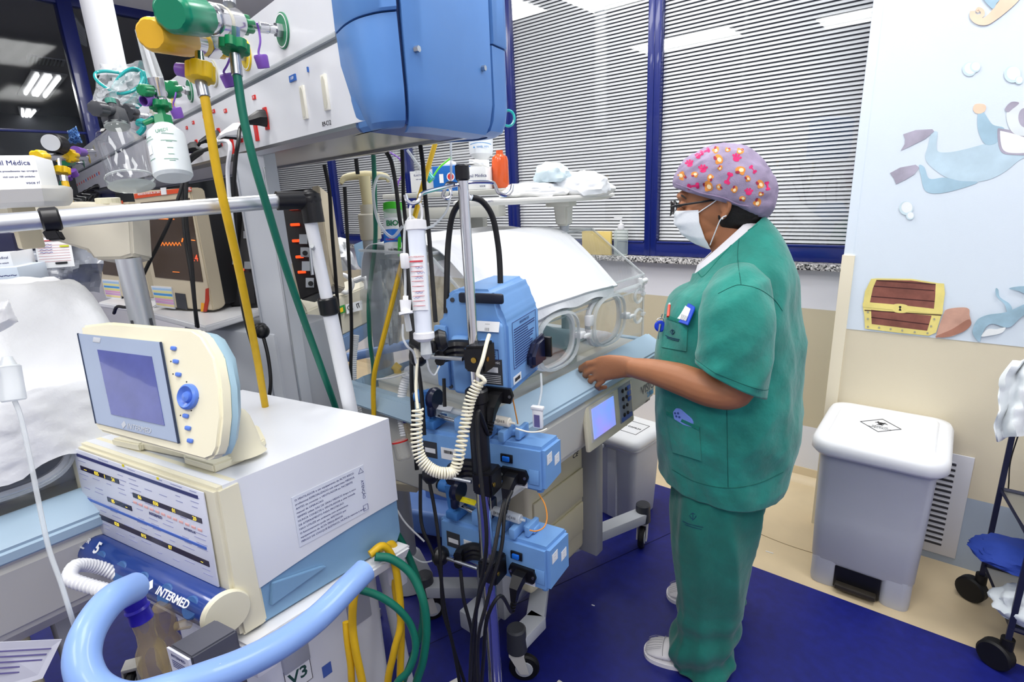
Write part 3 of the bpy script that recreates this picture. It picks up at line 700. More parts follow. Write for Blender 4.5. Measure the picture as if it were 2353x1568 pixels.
hook([(1052, 424, tp), (1025, 430, tp-.02), (985, 440, tp-.06), (968, 447, tp-.075), (962, 462, tp-.08), (948, 468, tp-.085), (936, 462, tp-.088), (931, 448, tp-.09)])
hook([(1052, 422, tp), (1090, 419, tp+.02), (1128, 419, tp+.03), (1137, 425, tp+.033), (1145, 442, tp+.035), (1162, 449, tp+.037), (1174, 440, tp+.038), (1178, 425, tp+.04)])
hook([(1052, 424, tp), (1030, 421, tp+.04), (1022, 436, tp+.045), (1018, 450, tp+.047), (1026, 456, tp+.048), (1036, 448, tp+.05), (1033, 425, tp+.052)])
hook([(1052, 424, tp), (1068, 430, tp+.03), (1075, 445, tp+.04), (1080, 458, tp+.045), (1084, 450, tp+.05)])
b = MB()
for k in range(5):
    a = k*2*pi/5+.3; b.tube([(PX, PY, .085), (PX+.15*cos(a), PY+.15*sin(a), .075), (PX+.27*cos(a), PY+.27*sin(a), .065)], .013, 10)
b.cyl((PX, PY, .06), (PX, PY, .13), .03, seg=20, bev=.006); b.build('base_legs', CHROME, pole)
for k in range(5):
    a = k*2*pi/5+.3; caster(Matrix.Translation((0, 0, 0)), (PX+.27*cos(a), PY+.27*sin(a), 0), pole, a)

def clamp(par, z, Mf, side=-1):
    """black screw clamp gripping the pole: jaw, threaded rod, round knob"""
    c = Vector((PX, PY, z)); T = Matrix.Translation(c) @ Mf
    b = MB(T); b.hull8([(-.012, -.026, -.026), (.035, -.024, -.030), (.035, .03, -.030), (-.012, .03, -.026)], [(-.012, -.026, .026), (.035, -.024, .030), (.035, .03, .030), (-.012, .03, .026)], .005)
    j = b.build('clamp_block', BLACK, par)
    b = MB(T)
    arc = [(-.002+.0, .018, 0), (-.03, .034, 0), (-.062, .03, 0), (-.078, .006, 0), (-.074, -.016, 0)]
    for zz in (-.012, .0, .012): b.tube([(x, y, zz) for x, y, _ in arc], .011, 8)
    b.build('clamp_jaw', BLACK, par)
    b = MB(T); b.cyl((-.02, -.014, -.004), (-.115, -.016, -.004), .0045, seg=10); b.build('threaded_rod', STEEL, par)
    b = MB(T); b.lathe([(.006, 0), (.015, .004), (.022, .012), (.024, .022), (.019, .032), (.008, .036)], (-.105, -.016, -.004), (-1, 0, 0), 20); b.build('clamp_knob', BLACK, par)
    b = MB(T); b.cyl((.036, -.012, 0), (.0362+.001, -.012, 0), .005, seg=10); b.cyl((.012, -.0255, 0), (.012, -.0275, 0), .006, seg=12); b.build('screw', mat('brass', '#c9a24a', .3, 1.0), par)
def plug(par, T, L=.05):
    """black power plug pushed in, local -y outwards, cord end down"""
    b = MB(T); b.box((0, .002, 0), (.046, .012, .030), bev=.004); b.hull8([(-.030, .004, -.017), (.030, .004, -.017), (.036, .004, 0), (.03, .004, .017), (-.03, .004, .017), (-.036, .004, 0)], [(-.030, -.006, -.017), (.030, -.006, -.017), (.036, -.006, 0), (.03, -.006, .017), (-.03, -.006, .017), (-.036, -.006, 0)], .001)
    b.build('power_inlet', BLACK, par)
    b = MB(T); b.cyl((-.029, -.0075, 0), (-.029, -.006, 0), .0035, seg=8); b.cyl((.029, -.0075, 0), (.029, -.006, 0), .0035, seg=8); b.build('inlet_screw', STEEL, par)
def plug_body(T, tail, label, group=None):
    t = thing('mains_cable', label, 'power cord', T.translation, group)
    b = MB(T); b.loft([[(-.014, -.005, -.010), (.014, -.005, -.010), (.014, -.005, .010), (-.014, -.005, .010)], [(-.014, -.024, -.013), (.014, -.024, -.013), (.014, -.024, .008), (-.014, -.024, .008)], [(-.010, -.036, -.030), (.010, -.036, -.030), (.010, -.044, -.012), (-.010, -.044, -.012)], [(-.006, -.036, -.046), (.006, -.036, -.046), (.006, -.048, -.044), (-.006, -.048, -.044)]])
    b.build('plug', BLACK, t)
    p0 = T @ Vector((0, -.042, -.044)); p1 = T @ Vector((-.006, -.046, -.075))
    b = MB(); 
    for k in range(4): q = p0.lerp(p1, k/4+.05); b.lathe([(.0075, 0), (.0075, .004)], q, p1-p0, 10)
    b.tube([p0, p1]+down(tail), .0042, 8); b.build('cord', BLK, t)
    return t
LBL = mat('white_label', '#e8eaec', .5)
def lab(par, T, w_, h_, m_=None, lines=None, th=.0008, ink=None, name='label', tsize=None):
    b = MB(T); b.box((0, 0, th/2), (w_, h_, th)); o = b.build(name, m_ or LBL, par, smooth=False)
    if lines:
        b = MB(T); n = len(lines); s_ = tsize or h_/n*.62
        for i, l in enumerate(lines): b.text(l, Matrix.Translation((0, h_/2-(i+.5)*h_/n, th+.0002)), s_, .0001)
        b.build('lettering', ink or INK, o, smooth=False)
    return o
def barcode(par, T, w_, h_, n=22, m_=None):
    b = MB(T); rnd = random.Random(5); x = -w_/2
    while x < w_/2:
        q = rnd.choice((.6, 1, 1.8))*w_/n/1.6; b.box((x+q/2, 0, .0012), (q, h_, .0004)); x += q*1.9
    return b.build('barcode', m_ or INK, par, smooth=False)
# ---------------- big volumetric pump seen from behind
o0 = at(1172, 915, 1.20); X1, Y1 = hd(16), hd(106)
wd = -sx(o0, X1, 1012); dd = sx(o0, Y1, 1243); hh = sy(o0+Y1*0, UP, 668)
TB = frame(o0-X1*wd, X1, Y1)
pump = thing('infusion_pump', 'large blue infusion pump with carry handle, topmost on the drip pole', 'infusion pump', TB)
def outl(W_, H_):   # back silhouette: body, sloping shoulders, handle
    return [(0.01, 0), (W_-.01, 0), (W_, .01), (W_, H_*.70), (W_-.012, H_*.78), (W_-.022, H_*.93), (W_-.035, H_), (.035+.02, H_), (.03, H_*.93), (.025, H_*.74), (.0, H_*.66), (-.003, H_*.3), (0, .01)]
W_, H_ = wd, hh
b = MB(TB @ Matrix.Rotation(radians(90), 4, 'X'))   # prism along -y -> put depth along +y
pl = [(x, z) for x, z in outl(W_, H_)]
b.prism(pl, 0, -dd, bev=.009, seg=3); bd = b.build('housing', PBLUE, pump)
b = MB(TB); b.box((.055+.065, -.0015, H_*.925), (.105, .012, .022), bev=.005); b.build('handle_opening', mat('handle_recess_dark', '#131a2c', .5), pump)
b = MB(TB); b.box((W_*.40, -.012, H_*.30), (.045, .024, H_*.56), bev=.010, seg=3); b.box((W_*.10, -.006, H_*.36), (.032, .012, H_*.6), bev=.005); b.box((W_*.80, -.01, H_*.38), (W_*.36, .02, H_*.68), bev=.012, seg=3); b.build('rear_ribs', PBLUE, bd)
b = MB(TB)
for x, z in ((.03, .012), (W_-.03, .012), (.05, H_*.90), (W_-.04, H_*.90)): b.cyl((x, -.003 if x < .06 or z > .1 else -.0215, z), (x, .002, z), .005, seg=12)
b.build('screw_hole', DGREY, pump)
lab(pump, TB @ facing((W_*.80, -.0205, H_*.69), (0, -1, .35)), .055, .022, lines=['-----', '||||||'])
o = lab(pump, TB @ facing((W_*.82, -.0202, H_*.27), (0, -1, 0)), .052, .058, DGREY, None); b = MB(TB @ facing((W_*.82, -.0202, H_*.27), (0, -1, 0)))
b.text('samtronic', Matrix.Translation((.003, .022, .0012)), .0095, .0001)
for k in range(5): b.box((0, -.008-.0042*k, .001), (.044, .0012, .0004))
b.build('lettering', LBL, o, smooth=False); b = MB(TB @ facing((W_*.82, -.0202, H_*.27), (0, -1, 0))); b.box((0, .005, .001), (.032, .012, .0006)); b.build('serial_sticker', LBL, o)
b = MB(TB @ facing((W_*.83, -.0202, H_*.435), (0, -1, 0)))
b.text('CE', Matrix.Translation((0, 0, .0006)), .018, .0002)
for q in ((0, .011, .034, .0012), (0, -.011, .034, .0012), (.017, 0, .0012, .022), (-.017, 0, .0012, .022)): b.box((q[0], q[1], .0006), (q[2], q[3], .0006))
b.build('ce_mark', INKB, pump, smooth=False)
T2 = TB @ facing((W_+.0005, dd*.5, H_*.46), (1, 0, 0)); b = MB(T2); rnd = random.Random(2)
w2, h2 = dd*.72, .105
for q in ((0, h2/2, w2, .0012), (0, -h2/2, w2, .0012), (w2/2, 0, .0012, h2), (-w2/2, 0, .0012, h2)): b.box((q[0], q[1], .0006), (q[2], q[3], .0006))
b.text('INFORMACOES', Matrix.Translation((0, h2*.42, .0004)), .0085, .0001)
for k in range(15):
    l = w2*(.55+.35*rnd.random()); b.box((-w2*.44+l/2, h2*.33-k*.0058, .0004), (l, .0022, .0004))
b.build('printed_notice', INKB, pump, smooth=False)
o = lab(pump, TB @ facing((W_+.0005, dd*.22, H_*.13), (1, 0, 0)), .045, .018); barcode(o, TB @ facing((W_+.0005, dd*.22, H_*.13), (1, 0, 0)), .03, .008)
b = MB(TB)
prof_x(b, [(dd*.50, H_*.15), (dd*.92, H_*.12), (dd*1.02, H_*.30), (dd*.98, H_*.42), (dd*.66, H_*.40), (dd*.50, H_*.28)], W_, W_+.022, .008); b.build('tube_clamp_door', mat('pump_navy', '#141a38', .3), pump)
b = MB(TB); b.box((W_+.028, dd*.9, H_*.29), (.018, .012, .05), bev=.002); b.build('latch_plate', BLACK, pump)
b = MB(TB); b.box((W_*.78, -.026, H_*.53), (.028, .016, .022), bev=.004); b.build('cable_port', PBLUE, pump)
clamp(pump, (TB @ Vector((0, 0, H_*.47))).z, Matrix.Rotation(radians(16), 4, 'Z'))
plT = TB @ Matrix.Translation((W_*.90, -.022, H_*.06)); plug(pump, plT)
plug_body(plT, [(1100, 945, 1.10), (1098, 1010, 1.10), (1105, 1100, 1.10), (1118, 1250, 1.11), (1095, 1400, 1.15), (1090, 1500, 1.2), (1085, 1640, 1.28)], 'black power cord plugged into the topmost large infusion pump')
# ---------------- syringe pumps
def syringe_pump(o0, hdg, x_left, x_right_end, y_top, label, tail, clabel, sy_label, liquid, px):
    X1, Y1 = hd(hdg), hd(hdg+88)
    L = -sx(o0, X1, x_left); D = sx(o0, Y1, x_right_end); Hh = sy(o0, UP, y_top)
    T = frame(o0-X1*L, X1, Y1)
    p = thing('syringe_pump', label, 'syringe pump', T)
    b = MB(T); b.hull8([(0, 0, .008), (L, 0, 0), (L, D, 0), (0, D, .008)], [(0, .006, Hh*.93), (L, .0, Hh), (L, D, Hh*.9), (0, D, Hh*.9)], .009); hs = b.build('housing', PBLUE, p)
    b = MB(T)
    for x, y in ((.02, .02), (L-.02, .02), (L-.02, D-.02), (.02, D-.02)): b.cyl((x, y, -.006), (x, y, .004), .008, seg=10)
    b.build('foot', PBLUE, hs)
    zt = Hh
    # plunger drive at the left: upright bracket, navy grip, knob
    b = MB(T); b.box((.045, .03, zt+.008), (.035, .06, .022), bev=.004); b.hull8([(.024, .012, zt+.01), (.05, .012, zt+.01), (.05, .05, zt+.01), (.024, .05, zt+.01)], [(.016, .012, zt+.085), (.045, .012, zt+.09), (.045, .05, zt+.085), (.016, .05, zt+.085)], .006)
    b.cyl((-.004, .03, zt+.068), (.03, .03, zt+.068), .017, seg=18, bev=.003); b.build('plunger_carriage', mat('carriage_blue', '#3f78bb', .4), p)
    b = MB(T); b.cyl((-.012, .03, zt+.068), (-.003, .03, zt+.068), .0125, seg=16, bev=.002); b.build('carriage_knob', BLACK, p)
    b = MB(T); b.lathe([(.010, 0), (.026, .003), (.028, .012), (.024, .020)], (.046, .02, zt+.072), (1, 0, 0), 20); b.box((.056, .006, zt+.046), (.018, .02, .03), bev=.006); b.build('plunger_grip', mat('pump_navy', '#141a38', .3), p)
    b = MB(T); b.cyl((.05, .03, zt+.022), (L*.42, .03, zt+.012), .006, seg=12); b.build('guide_rod', CHROME, p)
    b = MB(T); b.box((L*.37, .028, zt+.018), (.022, .05, .036), bev=.004); b.box((L*.585, .03, zt+.008), (.016, .06, .022), bev=.003); b.box((L*.70, .03, zt+.010), (.016, .06, .026), bev=.003); b.box((L*.79, .045, zt+.012), (.012, .05, .026), bev=.003); b.box((L*.66, .055, zt+.004), (.10, .03, .014), bev=.003); b.build('syringe_cradle', PBLUE, p)
    b = MB(T); b.box((L*.47, .03, zt+.044), (.016, .03, .05), bev=.005); b.cyl((L*.455, .028, zt+.06), (L*.43, .028, zt+.065), .012, seg=14, bev=.002); b.build('syringe_holder', mat('pump_navy', '#141a38', .3), p)
    # the syringe itself is lifted out: a thing of its own
    s = thing('syringe', sy_label, 'syringe', T @ Vector((L*.6, .028, zt+.03)))
    zc = zt+.040
    b = MB(T); b.cyl((L*.40, .028, zc), (L*.73, .028, zc-.004), .0115, .0115, seg=18, bev=.002); b.cyl((L*.73, .028, zc-.004), (L*.765, .028, zc-.004), .003, seg=8); b.build('barrel', liquid, s)
    b = MB(T); b.cyl((.062, .028, zc+.006), (L*.42, .028, zc), .008, seg=12); b.box((.062, .028, zc+.006), (.003, .03, .03)); b.build('plunger', CLEARF, s)
    b = MB(T)
    for k in range(14):
        xx = L*.52+k*L*.014; b.box((xx, .0163, zc+.002), (.0007, .0012, .006 if k % 5 else .010))
    b.build('scale_mark', INK, s)
    # labels, switch, inlet, clamp
    fz = Hh*.5
    F = lambda x, z: T @ facing((x, .0035-.0045*(x/L)-.001, z), (0, -1, .03))
    o = lab(p, F(.045, fz+.0), .040, .042, DGREY); b = MB(F(.045, fz)); b.box((0, -.002, .001), (.03, .012, .0006)); b.build('serial_sticker', LBL, o)
    o = lab(p, F(.098, fz-.002), .042, .030); barcode(o, F(.098, fz+.003), .024, .008); 
    b = MB(F(L*.74, Hh*.66)); b.box((0, 0, .002), (.030, .020, .004), bev=.001); sw = b.build('power_switch', BLACK, p); b = MB(F(L*.74, Hh*.66)); b.box((0, 0, .006), (.018, .012, .006), bev=.002); b.build('rocker', mat('switch_blue', '#1763c9', .3), sw)
    o = lab(p, F(L*.83, Hh*.14), .036, .014); barcode(o, F(L*.83, Hh*.14), .024, .007)
    b = MB(F(L*.93, Hh*.35)); b.box((0, 0, .0006), (.024, .036, .0012), bev=.0005); b.build('cover_plate', PBLUE, hs)
    for (yy, zz) in ((D*.28, Hh*.68), (D*.68, Hh*.50)): lab(p, T @ facing((L+.0004, yy, zz), (1, 0, 0)), .026, .024, lines=['AAAAA', 'BBBBB', 'CCCCC', 'DDDDD'] if False else ['·····', '·····', '·····'])
    clamp(p, (T @ Vector((0, 0, fz*.9))).z, Matrix.Rotation(radians(hdg), 4, 'Z'))
    plT = T @ Matrix.Translation((L*.79, -.003, Hh*.32)); plug(p, plT)
    plug_body(plT, tail, clabel)
    return p, T, L, D, Hh
p1, T1, L1, D1_, H1 = syringe_pump(at(1252, 1138, 1.225), 13, 958, 1293, 1000+32, 'blue syringe pump holding a white filled syringe, middle one on the drip pole',
    [(1160, 1150, 1.13), (1148, 1200, 1.10), (1130, 1290, 1.08), (1102, 1370, 1.10), (1085, 1470, 1.15), (1080, 1640, 1.28)], 'black power cord plugged into the middle syringe pump', 'syringe with white feed lying on the middle syringe pump', mat('milk_white', '#ece6d6', .35), 0)
p2, T2_, L2, D2_, H2 = syringe_pump(at(1262, 1368, 1.24), 9, 1012, 1311, 1264, 'blue syringe pump with a clear syringe and yellow sticker, lowest on the drip pole',
    [(1150, 1370, 1.16), (1120, 1420, 1.16), (1112, 1500, 1.2), (1105, 1640, 1.3)], 'black power cord plugged into the lowest syringe pump', 'clear syringe with yellow sticker lying on the lowest syringe pump', CLEARF, 0)
lab(p2, T2_ @ facing((L2*.28, .018, H2+.052), (0, -.55, 1)), .045, .014, mat('yellow_sticker', '#f2e21c', .5), ['------', '------'])
lab(p1, T1 @ facing((L1*.24, .018, H1+.052), (0, -.55, 1)), .045, .014, LGREY)
# tubing from the syringes
cable('infusion_line', [(1185, 985, 1.18), (1215, 993, 1.18), (1240, 992, 1.2), (1256, 986, 1.22)], .0018, mat('milk_white', '#ece6d6', .35), 'short white line leaving the milk syringe on the middle pump', 'tubing')
ORG = mat('orange_line', '#d98a2b', .4)
cable('infusion_line', [(1217, 1219, 1.21), (1232, 1221, 1.21), (1250, 1212, 1.22), (1257, 1190, 1.23), (1252, 1160, 1.24), (1238, 1135, 1.25)], .0016, ORG, 'thin orange line curving up from the lowest syringe pump', 'tubing')
cable('infusion_line', [(1176, 905, 1.3), (1182, 935, 1.3), (1190, 975, 1.3)], .0016, ORG, 'thin orange line hanging between the large pump and the middle pump', 'tubing')
cable('infusion_line', [(1243, 858, 1.27), (1244, 900, 1.26), (1236, 940, 1.25)], .0026, CLEARF, 'clear soft line hanging from the side of the large infusion pump', 'tubing')
t = thing('drip_chamber_tag', 'small white tag clip hanging at the end of a clear line beside the incubator panel', 'clip', at(1236, 960, 1.25))
b = MB(frame(at(1236, 962, 1.25), hd(13))); b.box((0, 0, 0), (.024, .012, .046), bev=.003); b.box((0, 0, .026), (.03, .014, .008), bev=.002); b.build('clip_body', WHITE, t)
b = MB(frame(at(1236, 962, 1.25), hd(13))); b.box((0, -.0062, -.004), (.014, .0006, .03)); b.build('printed_strip', mat('violet_print', '#6b6496', .6), t)
# coiled cream cord
def coil(ctrl, turns, R, r, name='coil'):
    P = catmull([at(*p) for p in ctrl], 20); n = len(P); b = MB(); out = []
    tot = turns*14; u = None
    for k in range(tot+1):
        s_ = k/tot*(n-1); i = min(int(s_), n-2); q = P[i].lerp(P[i+1], s_-i); t_ = (P[i+1]-P[i]).normalized()
        if u is None: u = t_.orthogonal().normalized()
        u = (u-t_*u.dot(t_)).normalized(); w_ = t_.cross(u); a = 2*pi*k/14
        out.append(q+u*(R*cos(a))+w_*(R*sin(a)))
    b.tube(out, r, 6, sm=1); return b
t = thing('coiled_cord', 'cream coiled cord looping from the large pump down to the middle pump', 'cord', at(1000, 1000, 1.1))
coil([(1100, 880, 1.09), (1080, 920, 1.09), (1070, 970, 1.09), (1058, 1030, 1.08), (1045, 1080, 1.08), (1020, 1088, 1.07), (990, 1078, 1.07), (965, 1050, 1.07), (957, 1000, 1.07), (960, 940, 1.07)], 52, .0100, .0024).build('coil', CORDW, t)
b = MB(); b.tube([at(1124, 770, 1.12), at(1118, 790, 1.10), at(1108, 830, 1.08), at(1098, 860, 1.08), at(1108, 868, 1.08), at(1114, 878, 1.08), at(1100, 884, 1.09)], .0042, 8); b.build('straight_lead', CORDW, t)
b = MB(); b.tube([at(960, 940, 1.07), at(956, 900, 1.08), at(957, 860, 1.09), at(960, 820, 1.1)], .0030, 8); b.build('straight_lead', CORDW, t)
b = MB(); b.cyl(at(960, 822, 1.1), at(958, 800, 1.1), .007, .006, seg=10); b.build('end_plug', CORDW, t)
# burette hanging from the left hook
t = thing('burette', 'graduated drip burette with pencilled label, hanging from the left hook', 'burette', at(960, 650, 1.02))
a_, c_ = at(956, 520, 1.0), at(974, 770, 1.03); ax = (c_-a_)
b = MB(); b.cyl(a_, c_, .0165, seg=24); b.build('tube', glassy('burette_clear', '#f2f6f9', .16), t)
cap = MB(); cap.lathe([(.012, -.012), (.019, -.010), (.0195, .006), (.017, .008)], a_, ax, 24)
for q in ((946, 506), (955, 503), (966, 506)): cap.cyl(at(q[0], q[1], 1.0), at(q[0], q[1]+12, 1.0), .003, seg=8)
cap.build('top_cap', WHITE, t)
b = MB(); b.lathe([(.018, -.006), (.020, -.004), (.020, .006), (.012, .012)], c_, ax, 24); b.build('bottom_cap', WHITE, t)
axn = ax.normalized(); sc_ = frame(a_.lerp(c_, .5)-FW*.002, (axn.cross(FW)), FW, -axn)
b = MB(sc_); b.lathe([(.0158, -.098), (.0158, .106)], (0, 0, 0), (0, 0, 1), 24); b.build('liquid_and_scale', mat('burette_white_liquid', '#e4eaf4', .4), t)
b = MB(sc_)
for i in range(9):
    for j in range(9):
        pass
def curved_label(T, r, a0, a1, z0, z1, th=.0006, n=10):
    m = MB(T); g = [[(r*sin(a0+(a1-a0)*k/n), -r*cos(a0+(a1-a0)*k/n), z) for k in range(n+1)] for z in (z0, z1)]; m.sheet(g, th); return m
lb_ = curved_label(sc_, .0172, -1.1, .9, -.055, .045).build('paper_label', PAPER, t)
RDI = mat('red_ink', '#c8404a', .6)
m = MB(sc_)
for k in range(10): m.box((-.001, -.0182, .034-.009*k), (.022 if k else .024, .0008, .0007 if k else .003))
m.build('ruled_line', RDI, lb_)
m = MB(sc_); m.text('ALTA VIGILANCIA', Matrix.Translation((-.001, -.0186, .042)) @ Matrix.Rotation(pi/2, 4, 'X'), .0036, .0001); m.build('lettering', RDI, lb_)
m = MB(sc_)
for k, x in ((1, .004), (2, .006), (3, .002), (6, .0), (7, -.006)):
    m.tube([(x-.007+q*.002, -.0188, .031-.009*k+.0018*sin(q*2.1+k)) for q in range(8)], .0003, 4, sm=2)
m.build('handwriting', mat('pen_blue', '#4a54b0', .6), lb_)
b = MB(); b.tube([at(944, 508, 1.0), at(942, 485, .995), at(946, 468, .99), at(955, 464, .985), at(966, 470, .99), at(970, 490, .995), at(968, 508, 1.0)], .0022, 8); b.build('hanging_loop', WHITE, t)
b = MB(); b.tube([at(952, 504, 1.0), at(945, 498, 1.0), at(936, 508, 1.0), at(930, 530, 1.0), at(929, 580, 1.0), at(931, 640, 1.0), at(931, 690, 1.0)], .0024, 8); b.build('side_line', CLEARF, t)
b = MB(frame(at(930, 600, .99))); b.box((0, 0, 0), (.014, .012, .028), bev=.003); b.build('roller_clamp', WHITE, t)
b = MB(); b.cyl(at(932, 690, 1.0), at(932, 716, 1.0), .011, .009, seg=12); b.cyl(at(932, 716, 1.0), at(933, 722, 1.0), .013, seg=12); b.cyl(at(932, 680, 1.0), at(932, 690, 1.0), .005, seg=10); b.build('injection_port', WHITE, t)
b = MB(); b.cyl(at(934, 722, 1.0), at(940, 760, 1.01), .005, .006, seg=10); b.cyl(at(977, 778, 1.03), at(980, 815, 1.03), .009, .011, seg=14); b.cyl(at(980, 815, 1.03), at(981, 826, 1.03), .011, .004, seg=14); b.build('drip_chamber', CLEARF, t)
b = MB(); b.tube([at(926, 745, 1.02), at(926, 775, 1.02), at(935, 795, 1.02), at(950, 810, 1.03), at(956, 835, 1.04)], .0022, 8); b.tube([at(981, 826, 1.03), at(986, 850, 1.04), at(998, 862, 1.06), at(1010, 842, 1.1)], .0018, 6); b.build('outlet_line', CLEARF, t)
# black clamp head left of the pump (second knob)
t = thing('screw_clamp', 'small black screw clamp holding the burette end left of the large pump', 'clamp', at(985, 795, 1.08))
b = MB(frame(at(985, 797, 1.08), hd(16))); b.box((0, 0, 0), (.036, .024, .022), bev=.005); b.box((-.026, 0, -.006), (.03, .02, .014), L=Matrix.Rotation(.4, 4, 'Y'), bev=.004); b.build('clamp_block', BLACK, t)
b = MB(); b.lathe([(.008, 0), (.02, .003), (.023, .012), (.016, .024)], at(1000, 785, 1.09), at(1010, 783, 1.09)-at(1000, 785, 1.09), 20); b.build('knob', BLACK, t)
# thick black loop hung on the right hook
cable('black_tube_loop', [(1026, 720, 1.22), (1027, 640, 1.22), (1030, 560, 1.22), (1040, 495, 1.2), (1062, 462, 1.18), (1085, 455, 1.17), (1110, 465, 1.18), (1132, 500, 1.2), (1144, 560, 1.22), (1149, 620, 1.23), (1150, 700, 1.24)], .0066, BLK, 'thick black tube looped over the right hook of the drip pole', 'tube', seg=12)
# ================================================================== SUPPLY RAIL
RW = mat('rail_white_enamel', '#e3e5ea', .35, vary=.02, scale=4); RBL = mat('rail_cap_blue', '#5687c6', .42, vary=.05, scale=7)
RD = hd(171.5); RN = Vector((-RD.y, RD.x, 0))
if RN.y < 0: RN = -RN        # points away from us
RB = onz(570, 349, 1.686)    # a point on the front lower edge
def R(a, dpt, z): return RB+RD*a+RN*dpt+UP*(z-1.686)
def rpt(x, y, off=0.0): return onpl(x, y, RB-RN*off, RN)      # picture point on the rail front (off = in front of it)
a0 = -.59; a1 = 4.35
rail = thing('supply_rail', 'long white medical supply rail with gas outlets, red sockets and a blue end cap', 'supply rail', R(0, .1, 1.686))
b = MB()
def rprof(bm_, prof, s0, s1): bm_.hull8([R(s0, d, z) for d, z in prof], [R(s1, d, z) for d, z in prof])
rprof(b, [(.0, 1.855), (.0, 1.975), (.03, 1.99), (.27, 1.99), (.30, 1.97), (.30, 1.855)], a0, a1); b.build('upper_duct', RW, rail)
b = MB(); b.hull8([R(-.668, .002, 1.69), R(-.60, .002, 1.838), R(-.60, .29, 1.838), R(-.63, .29, 1.69)], [R(a1, .002, 1.69), R(a1, .002, 1.838), R(a1, .29, 1.838), R(a1, .29, 1.69)]); b.build('lower_duct', RW, rail)
b = MB(); rprof(b, [(.006, 1.838), (.006, 1.855), (.28, 1.855), (.28, 1.838)], a0, a1); b.build('groove', mat('rail_groove_steel', '#9aa0a8', .35, .8), rail)
b = MB(); rprof(b, [(-.001, 1.848), (-.001, 1.857), (.02, 1.857), (.02, 1.848)], a0, a1); b.build('cable_track', CLEARF, rail)
b = MB(); rprof(b, [(.008, 1.672), (.0, 1.682), (.0, 1.69), (.30, 1.69), (.30, 1.672), (.285, 1.672), (.285, 1.680), (.02, 1.680), (.02, 1.672)], -.63, a1); b.build('underside_tray', STEEL, rail)
# blue end cap: two corner shells, seams and a proud end plate
z_seam = 1.852
OUT = catmull([Vector(q) for q in ((-.595, -.003, 0), (-.66, -.014, 0), (-.715, -.012, 0), (-.765, .010, 0), (-.787, .055, 0), (-.735, .20, 0), (-.690, .315, 0), (-.668, .362, 0), (-.62, .385, 0), (-.56, .375, 0), (-.50, .31, 0))], 6)
cx = Vector((-.45, .16, 0))
def s_front(z): return -.598 if z > 1.84 else -.602-(1.84-z)/.15*.066
def capring(O_, z, s_, thick=.0):
    out = []
    for p in O_:
        p = p.copy()
        if p.x > -.787 and p.y < .055: p.x = -.787+(p.x+.787)/(.192)*(s_front(z)+.787)
        q = cx+(p-cx)*s_
        if p.y < .055: q.x = min(q.x, s_front(z)+.002)
        out.append(R(q.x, q.y, z))
    return out
def shell(name, O_, zs, inner=.93):
    rings = []
    for z, s_ in zs:
        rings.append(capring(O_, z, s_)+[R((cx+(p-cx)*s_*inner).x, (cx+(p-cx)*s_*inner).y, z) for p in O_[::-1]])
    m = MB(); m.loft(rings); return m.build(name, RBL, rail, ang=30)
n3 = len(OUT); i1, i2 = 21, 34
low = ((1.672, .90), (1.680, .955), (1.70, .985), (1.73, 1.0), (z_seam-.003, 1.0))
upp = ((z_seam, 1.008), (z_seam+.004, 1.016), (1.965, 1.016), (1.98, .985), (1.985, .90))
for nm, O_ in (('front_shell', OUT[:i1]), ('rear_shell', OUT[i2+1:])):
    shell(nm, O_, low); shell(nm, O_, upp)
shell('end_plate', OUT[i1+0:i2+1], ((1.664, .88), (1.670, .945), (1.69, .985), (1.73, 1.014), (1.965, 1.022), (1.982, .99), (1.988, .9)))
m = MB(); rings = []
for z in (1.675, 1.80, 1.98): rings.append([R((cx+(p-cx)*.92).x, max(.012, (cx+(p-cx)*.92).y), z) for p in OUT[8:]]+[R(-.5, .3, z), R(-.63, .012, z)])
m.loft(rings); m.build('seam_backing', mat('cap_seam_navy', '#2a4f96', .5), rail)
pm = R(-.735*1.02, .20, 1.8); q1 = R(OUT[i1+2].x, OUT[i1+2].y, 1.8); q2 = R(OUT[i2-2].x, OUT[i2-2].y, 1.8)
nrm = (q2-q1).cross(UP).normalized()
if nrm.dot(FW) > 0: nrm = -nrm
pm = cx+(Vector((-.735, .20, 0))-cx)*1.023; pm = R(pm.x, pm.y, 1.8)
m = MB()
for x, y in ((958, 113), (1111, 157)):
    p = onpl(x, y, pm, nrm); m.cyl(p-nrm*.004, p+nrm*.005, .0055, seg=6)
m.build('bolt', STEEL, rail)
# column holding the rail, standing on the floor behind the ventilator
pc_ = at(640, 660, 1.62); CX_, CY_ = pc_.x, pc_.y
colT = frame((CX_, CY_, 0), hd(24))
zc = 1.672
m = MB(colT); m.box((0, -.012, zc/2+.02), (.094, .05, zc-.02)); m.build('column', mat('column_grey_enamel', '#c9cdd4', .4), rail)
m = MB(colT)
for x in (-.046, .046): m.box((x, -.040, zc/2), (.006, .006, zc-.06), bev=.002)
m.build('column_edge_strip', ALU, rail); m = MB(colT); m.box((0, .04, .02), (.2, .26, .04), bev=.01); m.build('foot_plate', ALU, rail)
